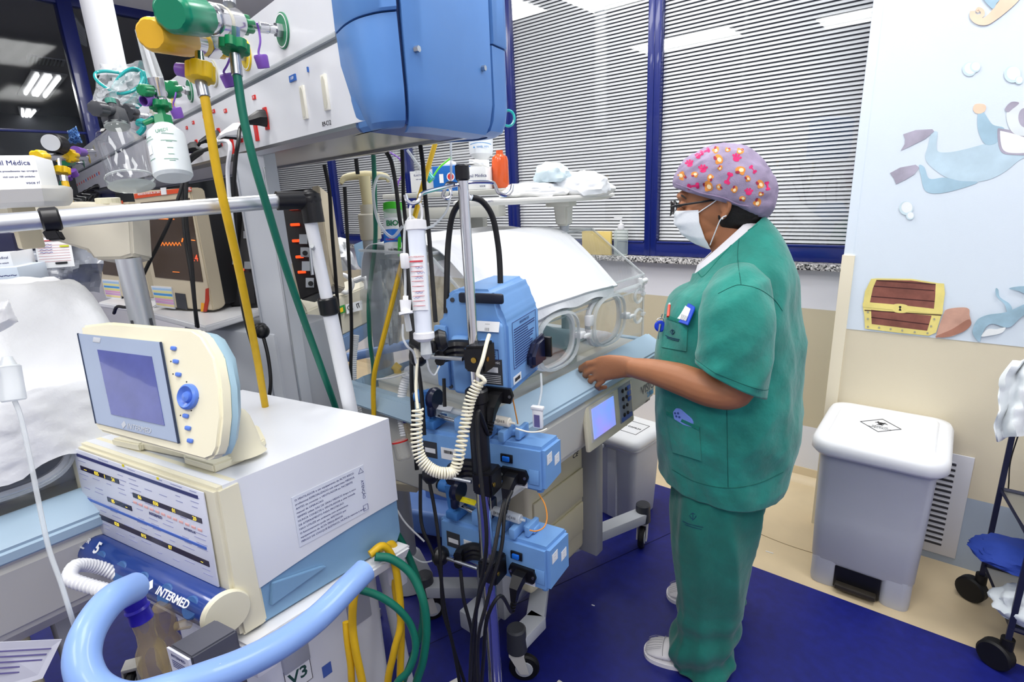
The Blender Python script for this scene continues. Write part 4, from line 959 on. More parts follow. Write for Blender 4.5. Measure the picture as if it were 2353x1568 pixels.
# ---- gas outlets (disc, hex nut, spigot), sockets, switches
def outlet(x, y, col, par=rail, scl=1.0, nut=True):
    p = rpt(x, y); T = facing(p, -RN)
    m = MB(T); m.lathe([(.036*scl, -.002), (.036*scl, .003), (.033*scl, .004)], (0, 0, 0), (0, 0, 1), 28); o = m.build('outlet_disc', col, par)
    m = MB(T); m.lathe([(.0335*scl, .0042), (.0335*scl, .0046), (.031*scl, .0046), (.031*scl, .0042)], (0, 0, 0), (0, 0, 1), 28, caps=False); m.build('disc_ring', PAPER, o)
    m = MB(T); m.cyl((0, 0, .003), (0, 0, .016), .015*scl, seg=6); m.build('hex_nut', STEEL, o)
    m = MB(T); m.lathe([(.009, .016), (.009, .03), (.0105, .032), (.0105, .05), (.007, .052)], (0, 0, 0), (0, 0, 1), 16); m.build('spigot', CHROME, o)
    return T
DG = mat('disc_green', '#2c7d58', .4); DY = mat('disc_yellow', '#e6c619', .4); DV = mat('disc_beige', '#bdb9a4', .4)
TO1 = outlet(650, 71, DG); TO2 = outlet(566, 127, DY); TO3 = outlet(492, 170, DV); TO4 = outlet(437, 208, DG); TO5 = outlet(395, 236, DY); TO6 = outlet(352, 268, DV)
TF1 = outlet(218, 347, DV); TF2 = outlet(205, 363, DY); TF3 = outlet(192, 374, DG)
def plate(x, y, w_, h_, m_, name, par=rail, z=.0015):
    T = facing(rpt(x, y, -.002), -RN); b = MB(T); b.box((0, 0, z), (w_, h_, z*2)); return b.build(name, m_, par, smooth=False), T
for x, y in ((470, 268), (492, 256), (519, 255), (552, 240), (585, 224), (445, 282), (430, 294)):
    o, T = plate(x, y, .020, .010, RED, 'socket_label')
    b = MB(T); b.text('220', Matrix.Translation((0, 0, .0032)), .007, .0001); b.build('lettering', PAPER, o, smooth=False)
SOCK = [(613, 273), (553, 305), (506, 316), (455, 340), (430, 350), (590, 300), (535, 332)]
for x, y in SOCK: 
    o, T = plate(x, y, .020, .052, RED, 'red_socket', z=.002)
o, T = plate(674, 180, .034, .013, mat('label_blue', '#2a62b5', .4), 'voltage_label')
b = MB(T); b.text('110V', Matrix.Translation((0, 0, .0032)), .009, .0001); b.build('lettering', PAPER, o, smooth=False)
plate(709, 160, .004, .010, mat('label_blue', '#2a62b5', .4), 'pilot_light')
for x, y in ((700, 236), (750, 213)):
    T = facing(rpt(x, y, -.002), -RN) ; b = MB(T); b.box((0, 0, .002), (.022, .068, .005), bev=.001); o = b.build('blank_socket', mat('ivory_plastic', '#eceade', .4), rail)
    b = MB(T); b.prism([(-.008, -.022), (-.003, -.03), (.003, -.03), (.008, -.022), (.008, .022), (.003, .03), (-.003, .03), (-.008, .022)], .0045, .0052); b.build('socket_recess', mat('ivory_recess', '#d2cfc0', .5), o)
T = facing(rpt(751, 284, -.002), -RN); b = MB(T); b.text('R9-C12', Matrix.Translation((0, 0, .0006)), .0135, .0002); b.build('lettering', INK, rail, smooth=False)
for k in range(11):
    x = 178+k*5.0; y = 425-k*2.7
    plate(x, y, .018, .018, RED if k % 5 != 4 else mat('label_blue', '#2a62b5', .4), 'socket_label')
# ---- black wall plugs with cords
def wplug(x, y, tail, label, m_=BLACK, cm=BLK, r=.0045, group=None):
    T = facing(rpt(x, y, 0), -RN); t = thing('power_plug', label, 'plug', T.translation, group)
    b = MB(T); b.loft([[(q[0]*.017, q[1]*.021, .003) for q in RB8], [(q[0]*.016, q[1]*.018, .02) for q in RB8], [(q[0]*.008, q[1]*.009-.008, .045) for q in RB8], [(q[0]*.006, q[1]*.006-.016, .06) for q in RB8]]); b.build('plug_body', m_, t)
    b = MB(); b.tube([T @ Vector((0, -.015, .057)), T @ Vector((0, -.03, .068))]+[at(*q) for q in tail], r, 8); b.build('cord', cm, t); return t
RB8 = [(cos(a*pi/4), sin(a*pi/4)) for a in range(8)]
wplug(612, 272, [(548, 325, 1.28), (541, 370, 1.28), (538, 450, 1.30), (545, 600, 1.35), (560, 720, 1.42), (590, 830, 1.5), (612, 930, 1.6)], 'black plug in the red socket nearest the blue end cap')
wplug(551, 305, [(505, 335, 1.33), (470, 345, 1.35), (440, 360, 1.36), (430, 400, 1.36), (428, 500, 1.36), (440, 600, 1.38), (448, 700, 1.4), (455, 752, 1.45)], 'black plug second from the blue end cap with sagging cord')
wplug(506, 316, [(465, 348, 1.4), (430, 380, 1.4), (415, 440, 1.38), (385, 520, 1.38), (335, 620, 1.42), (300, 700, 1.5), (270, 705, 1.55), (262, 720, 1.6)], 'black plug third from the blue end cap, its cord crossing the monitor')
wplug(455, 340, [(430, 358, 1.5), (420, 400, 1.5), (422, 520, 1.5), (440, 640, 1.5), (452, 752, 1.5)], 'black plug fourth from the blue end cap beside the humidifier bottle')
wplug(556, 300, [(528, 330, 1.25), (523, 400, 1.25), (535, 520, 1.27), (555, 620, 1.33), (575, 740, 1.4), (592, 860, 1.48), (600, 930, 1.55)], 'white plug among the black ones with a long white cord', WHITE, mat('white_cable', '#e6e7ea', .4), .0045)
random.seed(4)
for k, (x, y) in enumerate(((181, 452), (192, 447), (203, 442), (216, 436), (228, 430))):
    wplug(x, y, [(x-4, y+14, 3.6), (x-14+k, y+26, 3.55), (x-18+k, y+48, 3.5), (x-16+k, y+80, 3.5)], ['leftmost', 'second', 'third', 'fourth', 'rightmost'][k]+' of the small black plugs at the far end of the rail', r=.008)
# ---- ceiling drop tube behind the rail, top left
m = MB(); p = at(247, 120, 2.3); r_ = .058
m.cyl((p.x, p.y, 1.95), (p.x, p.y, 3.19), r_, seg=28); dt = m.build('ceiling_post', mat('post_white', '#d4d6da', .4)); tag(dt, 'thick white round post running up to the ceiling behind the rail', 'post')
m = MB(); m.cyl((p.x, p.y, 1.96), (p.x, p.y, 2.09), r_+.003, seg=28); m.build('black_band', BLACK, dt)
m = MB(); m.cyl((p.x, p.y, 1.93), (p.x, p.y, 2.0), .07, seg=24); m.build('mount', RW, dt)
# ================================================================== GAS FITTINGS (along the rail's outward normal, towards us)
def knobby(b, o, ax, r, l, n=8, depth=.12):
    """fluted knob"""
    ax = Vector(ax).normalized(); u = ax.orthogonal().normalized(); w_ = ax.cross(u); rings = []
    for s_, z in ((.85, 0), (1, l*.08), (1, l*.88), (.93, l*.96), (.78, l)):
        rings.append([Vector(o)+ax*z+(u*cos(q)+w_*sin(q))*r*s_*(1-depth*(abs(cos(q*n/2))**6)) for q in [2*pi*k/48 for k in range(48)]])
    b.loft(rings)
def purple_cap(par, strap, c, ax, s_=1.0):
    b = MB(); c = Vector(c); b.lathe([(.010*s_, 0), (.0115*s_, .003), (.010*s_, .024), (.0085*s_, .024), (.009*s_, .004)], c, ax, 18); o = b.build('purple_cap', PURPLE, par)
    if strap: b = MB(); b.tube(strap, .0022, 6); b.build('cap_strap', PURPLE, o)
def regulator(name, label, pts, gm, big, par=None):
    """valve along the axis from the outlet to the knob: pts = list of (x,y,t) from outlet end to knob end"""
    t = thing(name, label, 'regulator', at(*pts[0])); return t
# 1. green oxygen regulator (nearest)
def axial(t, P0, P1, parts):
    """parts: (name, material, from, to, radius profile..., kind)"""
    d = P1-P0; ax = d.normalized(); L_ = d.length
    for nm, m_, f0, f1, r0, r1, kind in parts:
        b = MB(); o = P0+d*f0
        if kind == 'knob': knobby(b, o, ax, r0, (f1-f0)*L_, 8, .045)
        elif kind == 'hex': b.cyl(o, P0+d*f1, r0, r1, seg=6, bev=.0012)
        elif kind == 'wing': knobby(b, o, ax, r0, (f1-f0)*L_, 6, .30)
        else: b.cyl(o, P0+d*f1, r0, r1, seg=24, bev=.0015)
        b.build(nm, m_, t)
GO = TO1 @ Vector((0, 0, .052)); E1 = at(390, 28, .86)
t = thing('oxygen_regulator', 'chrome oxygen regulator with a big green knob at the top left', 'regulator', GO)
p_ = lambda x: GO.lerp(E1, x)
axial(t, GO, E1, [('inlet_tube', CHROME, 0, .2, .0085, .0085, ''), ('wing_nut', GREEN, .16, .27, .019, .019, 'wing'), ('neck', CHROME, .27, .36, .008, .008, ''), ('body', CHROME, .34, .62, .027, .027, ''), ('paper_ring', CORDW, .50, .545, .0275, .0275, ''), ('bonnet', CHROME, .62, .70, .024, .026, ''), ('knob', mat('knob_green', '#0f8560', .3), .70, 1.0, .031, .031, 'knob')])
jb = at(541, 60, 1.0)
b = MB(); b.cyl(at(541, 62, .99), at(541, 90, .995), .008, .008, seg=6); b.build('outlet_neck', CHROME, t)
b = MB(); knobby(b, at(538, 95, .99), at(539, 122, .99)-at(538, 95, .99), .026, .020, 6, .22); b.build('hose_wing_nut', GREEN, t)
b = MB(); b.cyl(at(527, 10, .98), at(522, -30, .98), .011, .014, seg=12); b.build('side_port', STEEL, t)
purple_cap(t, [at(590, 52, 1.07), at(595, 70, 1.08), at(598, 95, 1.08), at(594, 120, 1.08), at(598, 128, 1.08)], at(598, 126, 1.08), at(606, 156, 1.09)-at(598, 126, 1.08), 1.15)
# green hose
def hose(name, label, pts, r, m_, ferr=None):
    t = thing(name, label, 'hose', at(*pts[0])); b = MB(); b.tube(down(pts), r, 12); b.build('rubber_tube', m_, t)
    if ferr: b = MB(); b.cyl(at(*ferr[0]), at(*ferr[1]), r*1.25, r*1.25, seg=14, bev=.001); b.build('ferrule', STEEL, t)
    return t
hose('gas_hose', 'long green rubber hose hanging from the green knobbed regulator', [(545, 172, .99), (558, 260, 1.0), (580, 360, 1.02), (612, 470, 1.06), (655, 610, 1.13), (700, 740, 1.22), (740, 850, 1.3), (775, 950, 1.4), (800, 1050, 1.5)], .0078, HGRN, ((540, 125, .99), (545, 175, .99)))
# 2. yellow air regulator
GO = TO2 @ Vector((0, 0, .052)); E1 = at(345, 78, .88)
t = thing('air_regulator', 'chrome air regulator with a yellow knob below the green one', 'regulator', GO)
s0 = at(520, 112, 1.14)
axial(t, GO, s0, [('inlet_tube', CHROME, 0, 1.0, .0085, .0085, '')])
axial(t, s0, E1, [('wing_nut', YEL, .03, .18, .021, .019, 'wing'), ('body', CHROME, .2, .37, .024, .024, 'hex'), ('yellow_ring', YEL, .37, .45, .021, .021, ''), ('bonnet', CHROME, .45, .57, .022, .022, ''), ('knob', mat('knob_yellow', '#eab52c', .35), .57, 1.0, .027, .030, 'knob')])
b = MB(); b.cyl(at(458, 120, .97), at(460, 148, .97), .007, .009, seg=12); b.build('outlet_neck', CHROME, t)
b = MB(); knobby(b, at(460, 147, .965), at(461, 190, .965)-at(460, 147, .965), .024, .030, 6, .14); b.build('hose_wing_nut', YEL, t)
purple_cap(t, [at(530, 130, 1.1), at(522, 150, 1.1), at(514, 165, 1.1), at(520, 172, 1.1)], at(520, 170, 1.1), at(532, 200, 1.11)-at(520, 170, 1.1), 1.2)
purple_cap(t, None, at(437, 164, 1.0), at(412, 160, 1.0)-at(437, 164, 1.0), 1.1)
hose('gas_hose', 'long yellow rubber hose hanging from the yellow knobbed regulator', [(470, 220, .97), (483, 300, .98), (500, 400, 1.0), (522, 500, 1.03), (545, 600, 1.08), (570, 720, 1.15), (590, 820, 1.22), (608, 925, 1.3), (630, 1050, 1.4)], .0080, HYEL, ((461, 186, .968), (470, 224, .97)))
# 3. flowmeter with humidifier bottle
t = thing('flowmeter', 'clear oxygen flowmeter tube with chrome body and small green knob', 'flowmeter', TO4.translation)
b = MB(); b.cyl(TO4 @ Vector((0, 0, .05)), at(375, 215, 1.25), .009, seg=14, bev=.001); b.build('inlet_tube', CHROME, t)
b = MB(); knobby(b, at(400, 205, 1.32), at(376, 207, 1.26)-at(400, 205, 1.32), .021, .03, 6, .25); b.build('wing_nut', GREEN, t)
a_, c_ = at(322, 68, 1.16), at(357, 180, 1.2)
b = MB(); b.cyl(a_, c_, .010, .016, seg=20); b.build('clear_tube', glassy('flow_tube_clear', '#f2f6f8', .28), t)
b = MB(); b.cyl(a_.lerp(c_, .12), c_, .004, .004, seg=10); b.build('inner_scale', PAPER, t)
b = MB(); b.cyl(c_, at(368, 225, 1.21), .016, .013, seg=20, bev=.001); b.cyl(at(368, 222, 1.21), at(370, 240, 1.21), .009, seg=12); b.build('chrome_body', CHROME, t)
b = MB(); knobby(b, at(345, 209, 1.19), at(316, 206, 1.15)-at(345, 209, 1.19), .013, .03, 8, .15); b.build('knob', GREEN, t)
b = MB(); b.cyl(at(362, 210, 1.2), at(345, 209, 1.19), .005, seg=10); b.build('knob_stem', CHROME, t)
purple_cap(t, None, at(348, 230, 1.2), at(322, 233, 1.17)-at(348, 230, 1.2), 1.1)
purple_cap(t, [at(402, 196, 1.3), at(404, 215, 1.3), at(398, 240, 1.3), at(402, 248, 1.3)], at(402, 247, 1.3), at(410, 268, 1.31)-at(402, 247, 1.3), 1.15)
t = thing('humidifier_bottle', 'white plastic humidifier bottle with green lid and printed lines under the flowmeter', 'bottle', at(398, 410, 1.2))
tc_, bc_ = at(367, 236, 1.21), at(400, 410, 1.21); ax = (bc_-tc_); Lb = ax.length
b = MB(); knobby(b, tc_, ax, .022, .015, 6, .2); b.lathe([(.008, .014), (.009, .028), (.019, .032), (.0205, .058), (.012, .06)], tc_, ax, 6); b.build('lid', GREEN, t)
b = MB(); b.lathe([(.020, .052), (.026, .060), (.036, .070), (.038, .082), (.0385, Lb*.9), (.039, Lb*.96), (.034, Lb)], tc_, ax, 32); bt = b.build('bottle', mat('bottle_milky', '#dfe6e8', .35), t)
axn = ax.normalized(); HB = frame(tc_, (axn.cross(FW)), FW, -axn)
GI = mat('green_ink', '#3f8f6c', .6)
for dz, w0, w1 in ((.088, -.9, -.3), (.094, -.9, -.2), (.085, .3, .9), (.100, -.2+.4, 1.0), (Lb-.035, -.8, -.3), (Lb-.03, .2, .9)):
    curved_label(HB, .0388, w0, w1, -dz-.0008, -dz, .0003).build('printed_line', GI, bt)
b = MB(HB); b.text('UMIDI', Matrix.Translation((.014, -.0385, -.08)) @ Matrix.Rotation(pi/2, 4, 'X'), .010, .0002); b.build('lettering', GI, bt, smooth=False)
curved_label(HB, .0390, -.75, -.4, -.125, -.105, .0003).build('small_sticker', PAPER, bt)
for k in range(4): curved_label(HB, .0388, .45, .75, -.145+k*.014, -.1442+k*.014, .0003).build('printed_line', GI, bt)
b = MB(); b.cyl(at(352, 275, 1.2), at(330, 284, 1.19), .006, .005, seg=10); b.build('outlet_spout', GREEN, t)
# 4. suction bottle
t = thing('suction_bottle', 'clear glass suction bottle with a dark grey valve head', 'bottle', at(290, 430, 1.25))
tc_, bc_ = at(268, 285, 1.26), at(304, 430, 1.26); ax = (bc_-tc_); Lb = ax.length
GLS = glassy('bottle_glass', '#f3f6f4', .03, .03)
b = MB(); b.lathe([(.022, -.004), (.023, .012), (.025, .014), (.044, .026), (.048, .036), (.046, Lb*.55), (.044, Lb*.78), (.049, Lb*.86), (.049, Lb*.96), (.042, Lb), (.01, Lb*.99)], tc_, ax, 32); g_ = b.build('glass_jar', GLS, t)
b = MB(); b.lathe([(.0245, .0), (.026, .002), (.0245, .004), (.026, .006), (.0245, .008)], tc_, ax, 28); b.lathe([(.048, Lb*.84), (.050, Lb*.86), (.048, Lb*.88)], tc_, ax, 32, caps=False); b.lathe([(.04, Lb*.97), (.047, Lb*.985), (.04, Lb)], tc_, ax, 32); b.build('glass_rim', glassy('glass_rim', '#dfe6e4', .5, .05), g_)
b = MB(); b.lathe([(.02, -.034), (.026, -.030), (.028, -.004), (.026, .006)], tc_, ax, 8); b.lathe([(.013, -.058), (.017, -.054), (.017, -.034)], tc_, ax, 12)
b.cyl(at(262, 258, 1.25), at(254, 232, 1.25), .009, seg=12); b.build('valve_head', DGREY, t)
b = MB(); b.cyl(at(262, 255, 1.25), at(232, 252, 1.2), .010, seg=14); knobby(b, at(238, 252, 1.21), at(212, 248, 1.17)-at(238, 252, 1.21), .017, .034, 8, .1); b.build('valve_knob', DGREY, t)
b = MB(); b.cyl(at(262, 255, 1.25), at(290, 258, 1.32), .006, seg=10); knobby(b, at(288, 258, 1.31), at(318, 262, 1.4)-at(288, 258, 1.31), .021, .045, 6, .18); b.build('coupling_nut', DGREY, t)
b = MB(); b.cyl(at(315, 262, 1.4), TO6 @ Vector((0, 0, .05)), .008, seg=12); b.build('inlet_tube', CHROME, t)
b = MB(); b.cyl(at(256, 240, 1.25), at(253, 229, 1.25), .011, seg=14); b.build('green_top', mat('teal_plastic', '#2f7f70', .4), t)
# 5. coiled teal oxygen tubing in a clear bag
TEAL = mat('teal_tube', '#1fa3a3', .25, coat=.4)
t = thing('oxygen_tubing', 'coiled teal oxygen tubing in a clear plastic bag hanging behind the suction bottle', 'tubing', at(280, 240, 1.5))
b = MB(); random.seed(9)
for k in range(5):
    cx_, cy_ = 290+k*4, 200+k*3; P = []
    for q in range(14):
        a = 2*pi*q/14; P.append(at(cx_+ (38+2*k)*cos(a)*.8-18*sin(a), cy_+ (46+k)*sin(a)*.95, 1.38+.01*k+.02*cos(a)))
    b.tube(P, .0032, 8, closed=True, sm=4)
b.tube([at(330, 178, 1.36), at(318, 200, 1.35), at(290, 214, 1.34), at(262, 212, 1.34), at(228, 190, 1.35), at(218, 175, 1.36), at(224, 166, 1.37), at(250, 164, 1.38), at(290, 170, 1.4)], .0038, 8)
b.tube([at(352, 272, 1.22), at(338, 280, 1.24), at(322, 278, 1.26), at(318, 285, 1.27), at(330, 290, 1.26), at(326, 300, 1.26), at(318, 308, 1.26)], .006, 8)
b.build('teal_tube', TEAL, t)
def crumple(name, label, cat, px, t_, m_, amp=8, dt=.03, seed=1, par=None, n=16, th=.001, fold=.02):
    """crumpled film between four picture corners (tl, tr, br, bl) at distance t_"""
    g = []
    for i in range(n):
        row = []
        for j in range(n):
            u, v = j/(n-1), i/(n-1)
            x = (px[0][0]*(1-u)+px[1][0]*u)*(1-v)+(px[3][0]*(1-u)+px[2][0]*u)*v; y = (px[0][1]*(1-u)+px[1][1]*u)*(1-v)+(px[3][1]*(1-u)+px[2][1]*u)*v
            q = Vector((u*3+seed, v*3, seed)); e_ = min(u, v, 1-u, 1-v)*4; e_ = min(1, e_)
            row.append(at(x+amp*noise.noise(q*1.7), y+amp*noise.noise(q*1.9+Vector((9, 0, 0))), t_+dt*noise.noise(q*1.3+Vector((0, 5, 0)))+fold*noise.noise(q*4)-.02*e_))
        g.append(row)
    b = MB(); b.sheet(g, th); o = b.build(name, m_, par, ang=60)
    if par is None: tag(o, label, cat)
    return o
FILM = glassy('bag_film', '#eef2f6', .10, .08)
crumple('bag_film', '', '', [(232, 150), (330, 140), (340, 245), (208, 245)], 1.42, FILM, par=t, seed=3, amp=14, dt=.08)
crumple('bag_film', '', '', [(226, 200), (320, 160), (318, 250), (215, 240)], 1.36, FILM, par=t, seed=6, amp=12, dt=.06)
# far station fittings: gauge, yellow caps, purple caps, jar
t = thing('vacuum_gauge_set', 'small far fittings with round black gauge and yellow knobs at the end of the rail', 'gauge', at(118, 350, 2.3))
b = MB(); b.cyl(at(118, 328, 2.3), at(140, 334, 2.36), .040, .040, seg=24, bev=.006); b.build('gauge_case', BLACK, t)
b = MB(); b.cyl(at(116, 328, 2.29), at(118, 328, 2.3), .033, seg=24); b.build('dial', LGREY, t)
b = MB(); b.cyl(at(100, 362, 2.2), at(150, 361, 2.4), .016, seg=14); b.cyl(at(134, 365, 2.3), at(136, 385, 2.3), .010, seg=10); b.cyl(at(150, 363, 2.4), at(198, 364, 2.75), .010, seg=12); b.cyl(at(168, 350, 2.5), at(215, 350, 2.9), .012, seg=12); b.cyl(at(145, 405, 2.3), at(147, 418, 2.3), .016, seg=10); b.build('chrome_pipe', CHROME, t)
b = MB(); knobby(b, at(100, 362, 2.2), at(68, 360, 2.05)-at(100, 362, 2.2), .028, .09, 6, .12); knobby(b, at(158, 358, 2.4), at(178, 362, 2.5)-at(158, 358, 2.4), .03, .05, 6, .2); knobby(b, at(142, 384, 2.3), at(143, 400, 2.3)-at(142, 384, 2.3), .030, .03, 6, .2); b.build('yellow_knob', YEL, t)
b = MB(); b.cyl(at(173, 347, 2.5), at(192, 350, 2.6), .022, .018, seg=14); b.cyl(at(165, 392, 2.4), at(173, 404, 2.42), .018, .016, seg=12); b.cyl(at(155, 402, 2.4), at(160, 412, 2.42), .016, .012, seg=12); b.build('purple_cap', PURPLE, t)
b = MB(); b.cyl(at(92, 370, 2.25), at(103, 382, 2.25), .02, seg=10); b.cyl(at(150, 370, 2.45), at(162, 372, 2.5), .022, seg=10); b.build('green_knob', GREEN, t)
b = MB(); b.lathe([(.03, 0), (.045, .02), (.045, .11), (.03, .12)], at(118, 392, 2.35), -UP, 20); b.build('glass_jar', GLS, t)
hose('gas_hose', 'short yellow hose dropping from the far fittings at the left', [(149, 418, 2.3), (155, 440, 2.3), (164, 478, 2.32), (172, 510, 2.33)], .013, HYEL)
hose('gas_hose', 'short green hose dropping beside the far yellow hose at the left', [(144, 412, 2.33), (148, 440, 2.33), (157, 478, 2.35), (164, 510, 2.36)], .013, HGRN)
crumple('plastic_folder', 'small clear and blue plastic pouch leaning on the far end of the rail', 'pouch', [(155, 302), (176, 290), (190, 328), (160, 330)], 2.9, glassy('blue_pouch', '#5f8fd0', .5, .2), seed=11, amp=3, dt=.02)
crumple('plastic_bag', 'small clear teal bag beside the round far gauge', 'bag', [(128, 312), (155, 322), (152, 362), (132, 352)], 2.5, glassy('teal_pouch', '#9fd0cc', .4, .2), seed=12, amp=3, dt=.02)
# ================================================================== VENTILATOR
VW = mat('ventilator_white', '#e6e9ef', .4); VB = mat('ventilator_blue', '#7fa6c8', .42, vary=.04, scale=8); VC = mat('ventilator_cream', '#ebe5ca', .42)
NAVYB = mat('ventilator_navy_bar', '#223f88', .2, coat=.6, vary=.2, scale=5)
C0 = at(511, 1116, .95); VX = hd(191); VY = hd(88); zT = C0.z
wV = sx(C0, VX, 172+4); dV = sx(C0, VY, 893)
hV = -sy(C0, UP, 1450)
VT = Matrix((-VX, VY, UP)).transposed().to_4x4(); VT.translation = C0+VX*wV-UP*hV     # local x left->right, y front->back, z up; base at underside
vent = thing('ventilator', 'white and blue infant ventilator with cream control panel, on its trolley in the foreground', 'ventilator', VT)
W, D, Hh = wV, dV, hV
b = MB(VT)
# white upper body, wavy lower line towards the blue belly
n = 12
def wave(y): return Hh*(.10+.10*math.cos(y/D*pi*.9)-.02) if False else Hh*(.40-.12*(y/D)+.04*sin(y/D*pi))
def wv(y):
    f = y/D; return Hh*(.26+.22*(f**.8)) if False else Hh*(.24+.10*sin(f*pi*.5))
pts_top = []
side = [(0, Hh), (D, Hh)]
low_ = [(D*k/n, wv(D*k/n)) for k in range(n, -1, -1)]
prof_x(b, side+low_, .0, W, .0); ub = b.build('upper_body', VW, vent)
b = MB(VT); prof_x(b, [(D*k/n, wv(D*k/n)) for k in range(n+1)]+[(D, Hh*.06), (D*.97, -.0), (D*.2, -.0), (0, .0)], .004, W-.004); b.build('blue_belly', VB, vent)
b = MB(VT); b.hull8([(W-.004, .04, .03), (W-.004, .16, .045), (W-.004, .15, .05), (W-.004, .05, .075)], [(W+.004, .04, .03), (W+.004, .16, .045), (W+.004, .15, .05), (W+.004, .05, .075)], .001); b.build('grip_ridge', VB, vent)
# cream front bezel with raked sides
b = MB(VT); prof_x(b, [(-.015, Hh-.002), (.03, Hh+.001), (.03, .0), (-.02, .0), (-.022, Hh*.3)], -.012, W+.004, .006); bz = b.build('front_bezel', VC, vent)
fT = VT @ facing((W/2, -.0215, Hh*.655), Vector((0, -1, .04)))
pw, ph = W*.90, Hh*.62
b = MB(fT); b.box((0, .0, .001), (pw, ph, .003), bev=.001); fp = b.build('control_panel', mat('panel_lilac_white', '#e3e6f2', .35), vent)
NV = mat('panel_navy_strip', '#2b2f6e', .35); AMB = mat('amber_digits', '#c9b24a', .4, emit='#e8cf3a', es=1.1); DISP = mat('display_dark', '#241c38', .2)
def strip(x, y, w_, h_, m_, name, par=fp, z=.003):
    b = MB(fT); b.box((x*pw, y*ph, z), (w_*pw, h_*ph, .0012)); return b.build(name, m_, par, smooth=False)
strip(.0, .435, .93, .035, NV, 'navy_strip')
o1 = strip(-.29, .285, .33, .052, DISP, 'display'); o2 = strip(.22, .19, .49, .052, DISP, 'display'); o3 = strip(-.16, .01, .20, .055, DISP, 'display'); o4 = strip(.0, -.27, .93, .060, DISP, 'display')
strip(.0, -.10, .93, .028, mat('panel_blue_strip', '#3f68c4', .35), 'blue_strip')
def digits(par, items):
    b = MB(fT)
    for tx, x, y in items: b.text(tx, Matrix.Translation((x*pw, y*ph, .0037)), .0115, .0003)
    b.build('digits', AMB, par, smooth=False)
digits(o1, [('---', -.41, .285), ('035', -.31, .285), ('1', -.24, .285), ('24', -.17, .285)]); digits(o2, [('06', .03, .19), ('030', .15, .19), ('01', .28, .19), ('20', .42, .19)])
digits(o3, [('05', -.21, .01), ('--', -.10, .01)]); digits(o4, [('50', -.42, -.27), ('020', -.22, -.27), ('015', .0, -.27), ('07', .20, -.27), ('--', .42, -.27)])
b = MB(fT); rnd = random.Random(8)
for r_ in range(17):
    y = .47-r_*.055
    for k in range(9):
        x = -.44+k*.11+rnd.uniform(-.01, .01)
        if rnd.random() < .62: b.box((x*pw, (y+.01)*ph, .0028), (rnd.uniform(.03, .08)*pw, .0012, .0008))
b.build('small_print', mat('panel_small_print', '#9a9fc4', .6), fp, smooth=False)
b = MB(fT)
for k in range(12): b.box(((-.02+k*.042)*pw, (.105-.002*k)*ph, .0032), (.012, .005, .001), bev=.0004)
b.build('pink_key', mat('pink_keys', '#f0b9b4', .5), fp)
b = MB(fT)
for x, y in ((-.06, .50), (.20, .49)): b.box((x*pw, y*ph, .003), (.006, .005, .001))
b.build('yellow_mark', mat('yellow_sticker', '#f2e21c', .5), fp)
b = MB(fT); b.text('INTERMED', Matrix.Translation((.13*pw, .045*ph, .0035)), .009, .0002); b.text('INTERPLUS', Matrix.Translation((.37*pw, .03*ph, .0035)), .007, .0002); b.build('lettering', INKB, fp, smooth=False)
# navy roll bar below the panel with knobs behind a clear cover
bc = Vector((0, -.040, .072)); rb_ = .036
b = MB(VT); b.cyl((-.004, bc.y, bc.z), (W+.000, bc.y, bc.z), rb_, seg=32); nb = b.build('roll_bar', NAVYB, vent)
b = MB(VT)
for x in (-.012, W+.001): b.cyl((x, bc.y, bc.z), (x+.012, bc.y, bc.z), rb_+.006, seg=32, bev=.003)
b.build('end_cheek', VC, vent)
b = MB(VT)
for k in range(5): 
    x = W*(.30+.155*k); c_ = Vector((x, bc.y-.030, bc.z+.014)); d_ = Vector((0, -.85, .5)); b.lathe([(.021, 0), (.021, .006), (.019, .008)], c_-d_*.006, d_, 20)
b.build('bar_knob', mat('bar_knob', '#3d66a0', .3), vent)
b = MB(VT)
LT = lambda x, z: VT @ facing((x, bc.y-.0270+z*.9, bc.z+.0250+z*.5), Vector((0, -.75, .66))) 
b = MB(LT(W*.13, .014)); b.text('INTER', Matrix.Translation((0, 0, .002)), .017, .0003, bold=.02); b.build('lettering', PAPER, nb, smooth=False)
b = MB(LT(W*.255, .010)); b.text('5', Matrix.Translation((0, 0, .003)), .032, .0003, bold=.03); b.build('lettering', PAPER, nb, smooth=False)
b = MB(LT(W*.13, .000)); b.text('neonatal ventilator', Matrix.Translation((0, 0, .002)), .007, .0003); b.build('lettering', PAPER, nb, smooth=False)
b = MB(LT(W*.86, -.004)); b.text('INTERMED', Matrix.Translation((0, 0, .013)), .020, .0003, bold=.02); b.prism([(-.062, 0), (-.073, .012), (-.084, 0), (-.073, -.012)], .012, .0124); b.build('lettering', PAPER, nb, smooth=False)
# notice on the right-hand side
sT = VT @ facing((W+.0005, D*.55, Hh*.56), Vector((1, 0, 0)))
rw, rh = D*.46, Hh*.36
b = MB(sT @ Matrix.Rotation(radians(0), 4, 'Z')); b.box((0, 0, .0003), (rw, rh, .0008)); nt_ = b.build('warning_notice', mat('notice_white', '#dfe4ee', .5), vent, smooth=False)
b = MB(sT); rnd = random.Random(3)
txt = ['O VENTILADOR e um equipamento de ALTO RISCO', 'profissional ESPECIALIZADO sob supervisao MEDICA', 'ANTES de conectar o VENTILADOR ao PACIENTE', 'manual de OPERACAO', 'SEMPRE utilize GAS DE GRAU MEDICO limpo e seco', 'NUNCA CONECTE o VENTILADOR a uma tomada', 'DE ATERRAMENTO PARA PROTECAO', 'NAO UTILIZE em ambiente com anestesicos', 'O funcionamento pode ser AFETADO por', 'equipamentos de ALTA FREQUENCIA', 'PERIGO DE CHOQUE ELETRICO, NUNCA remova a tampa']
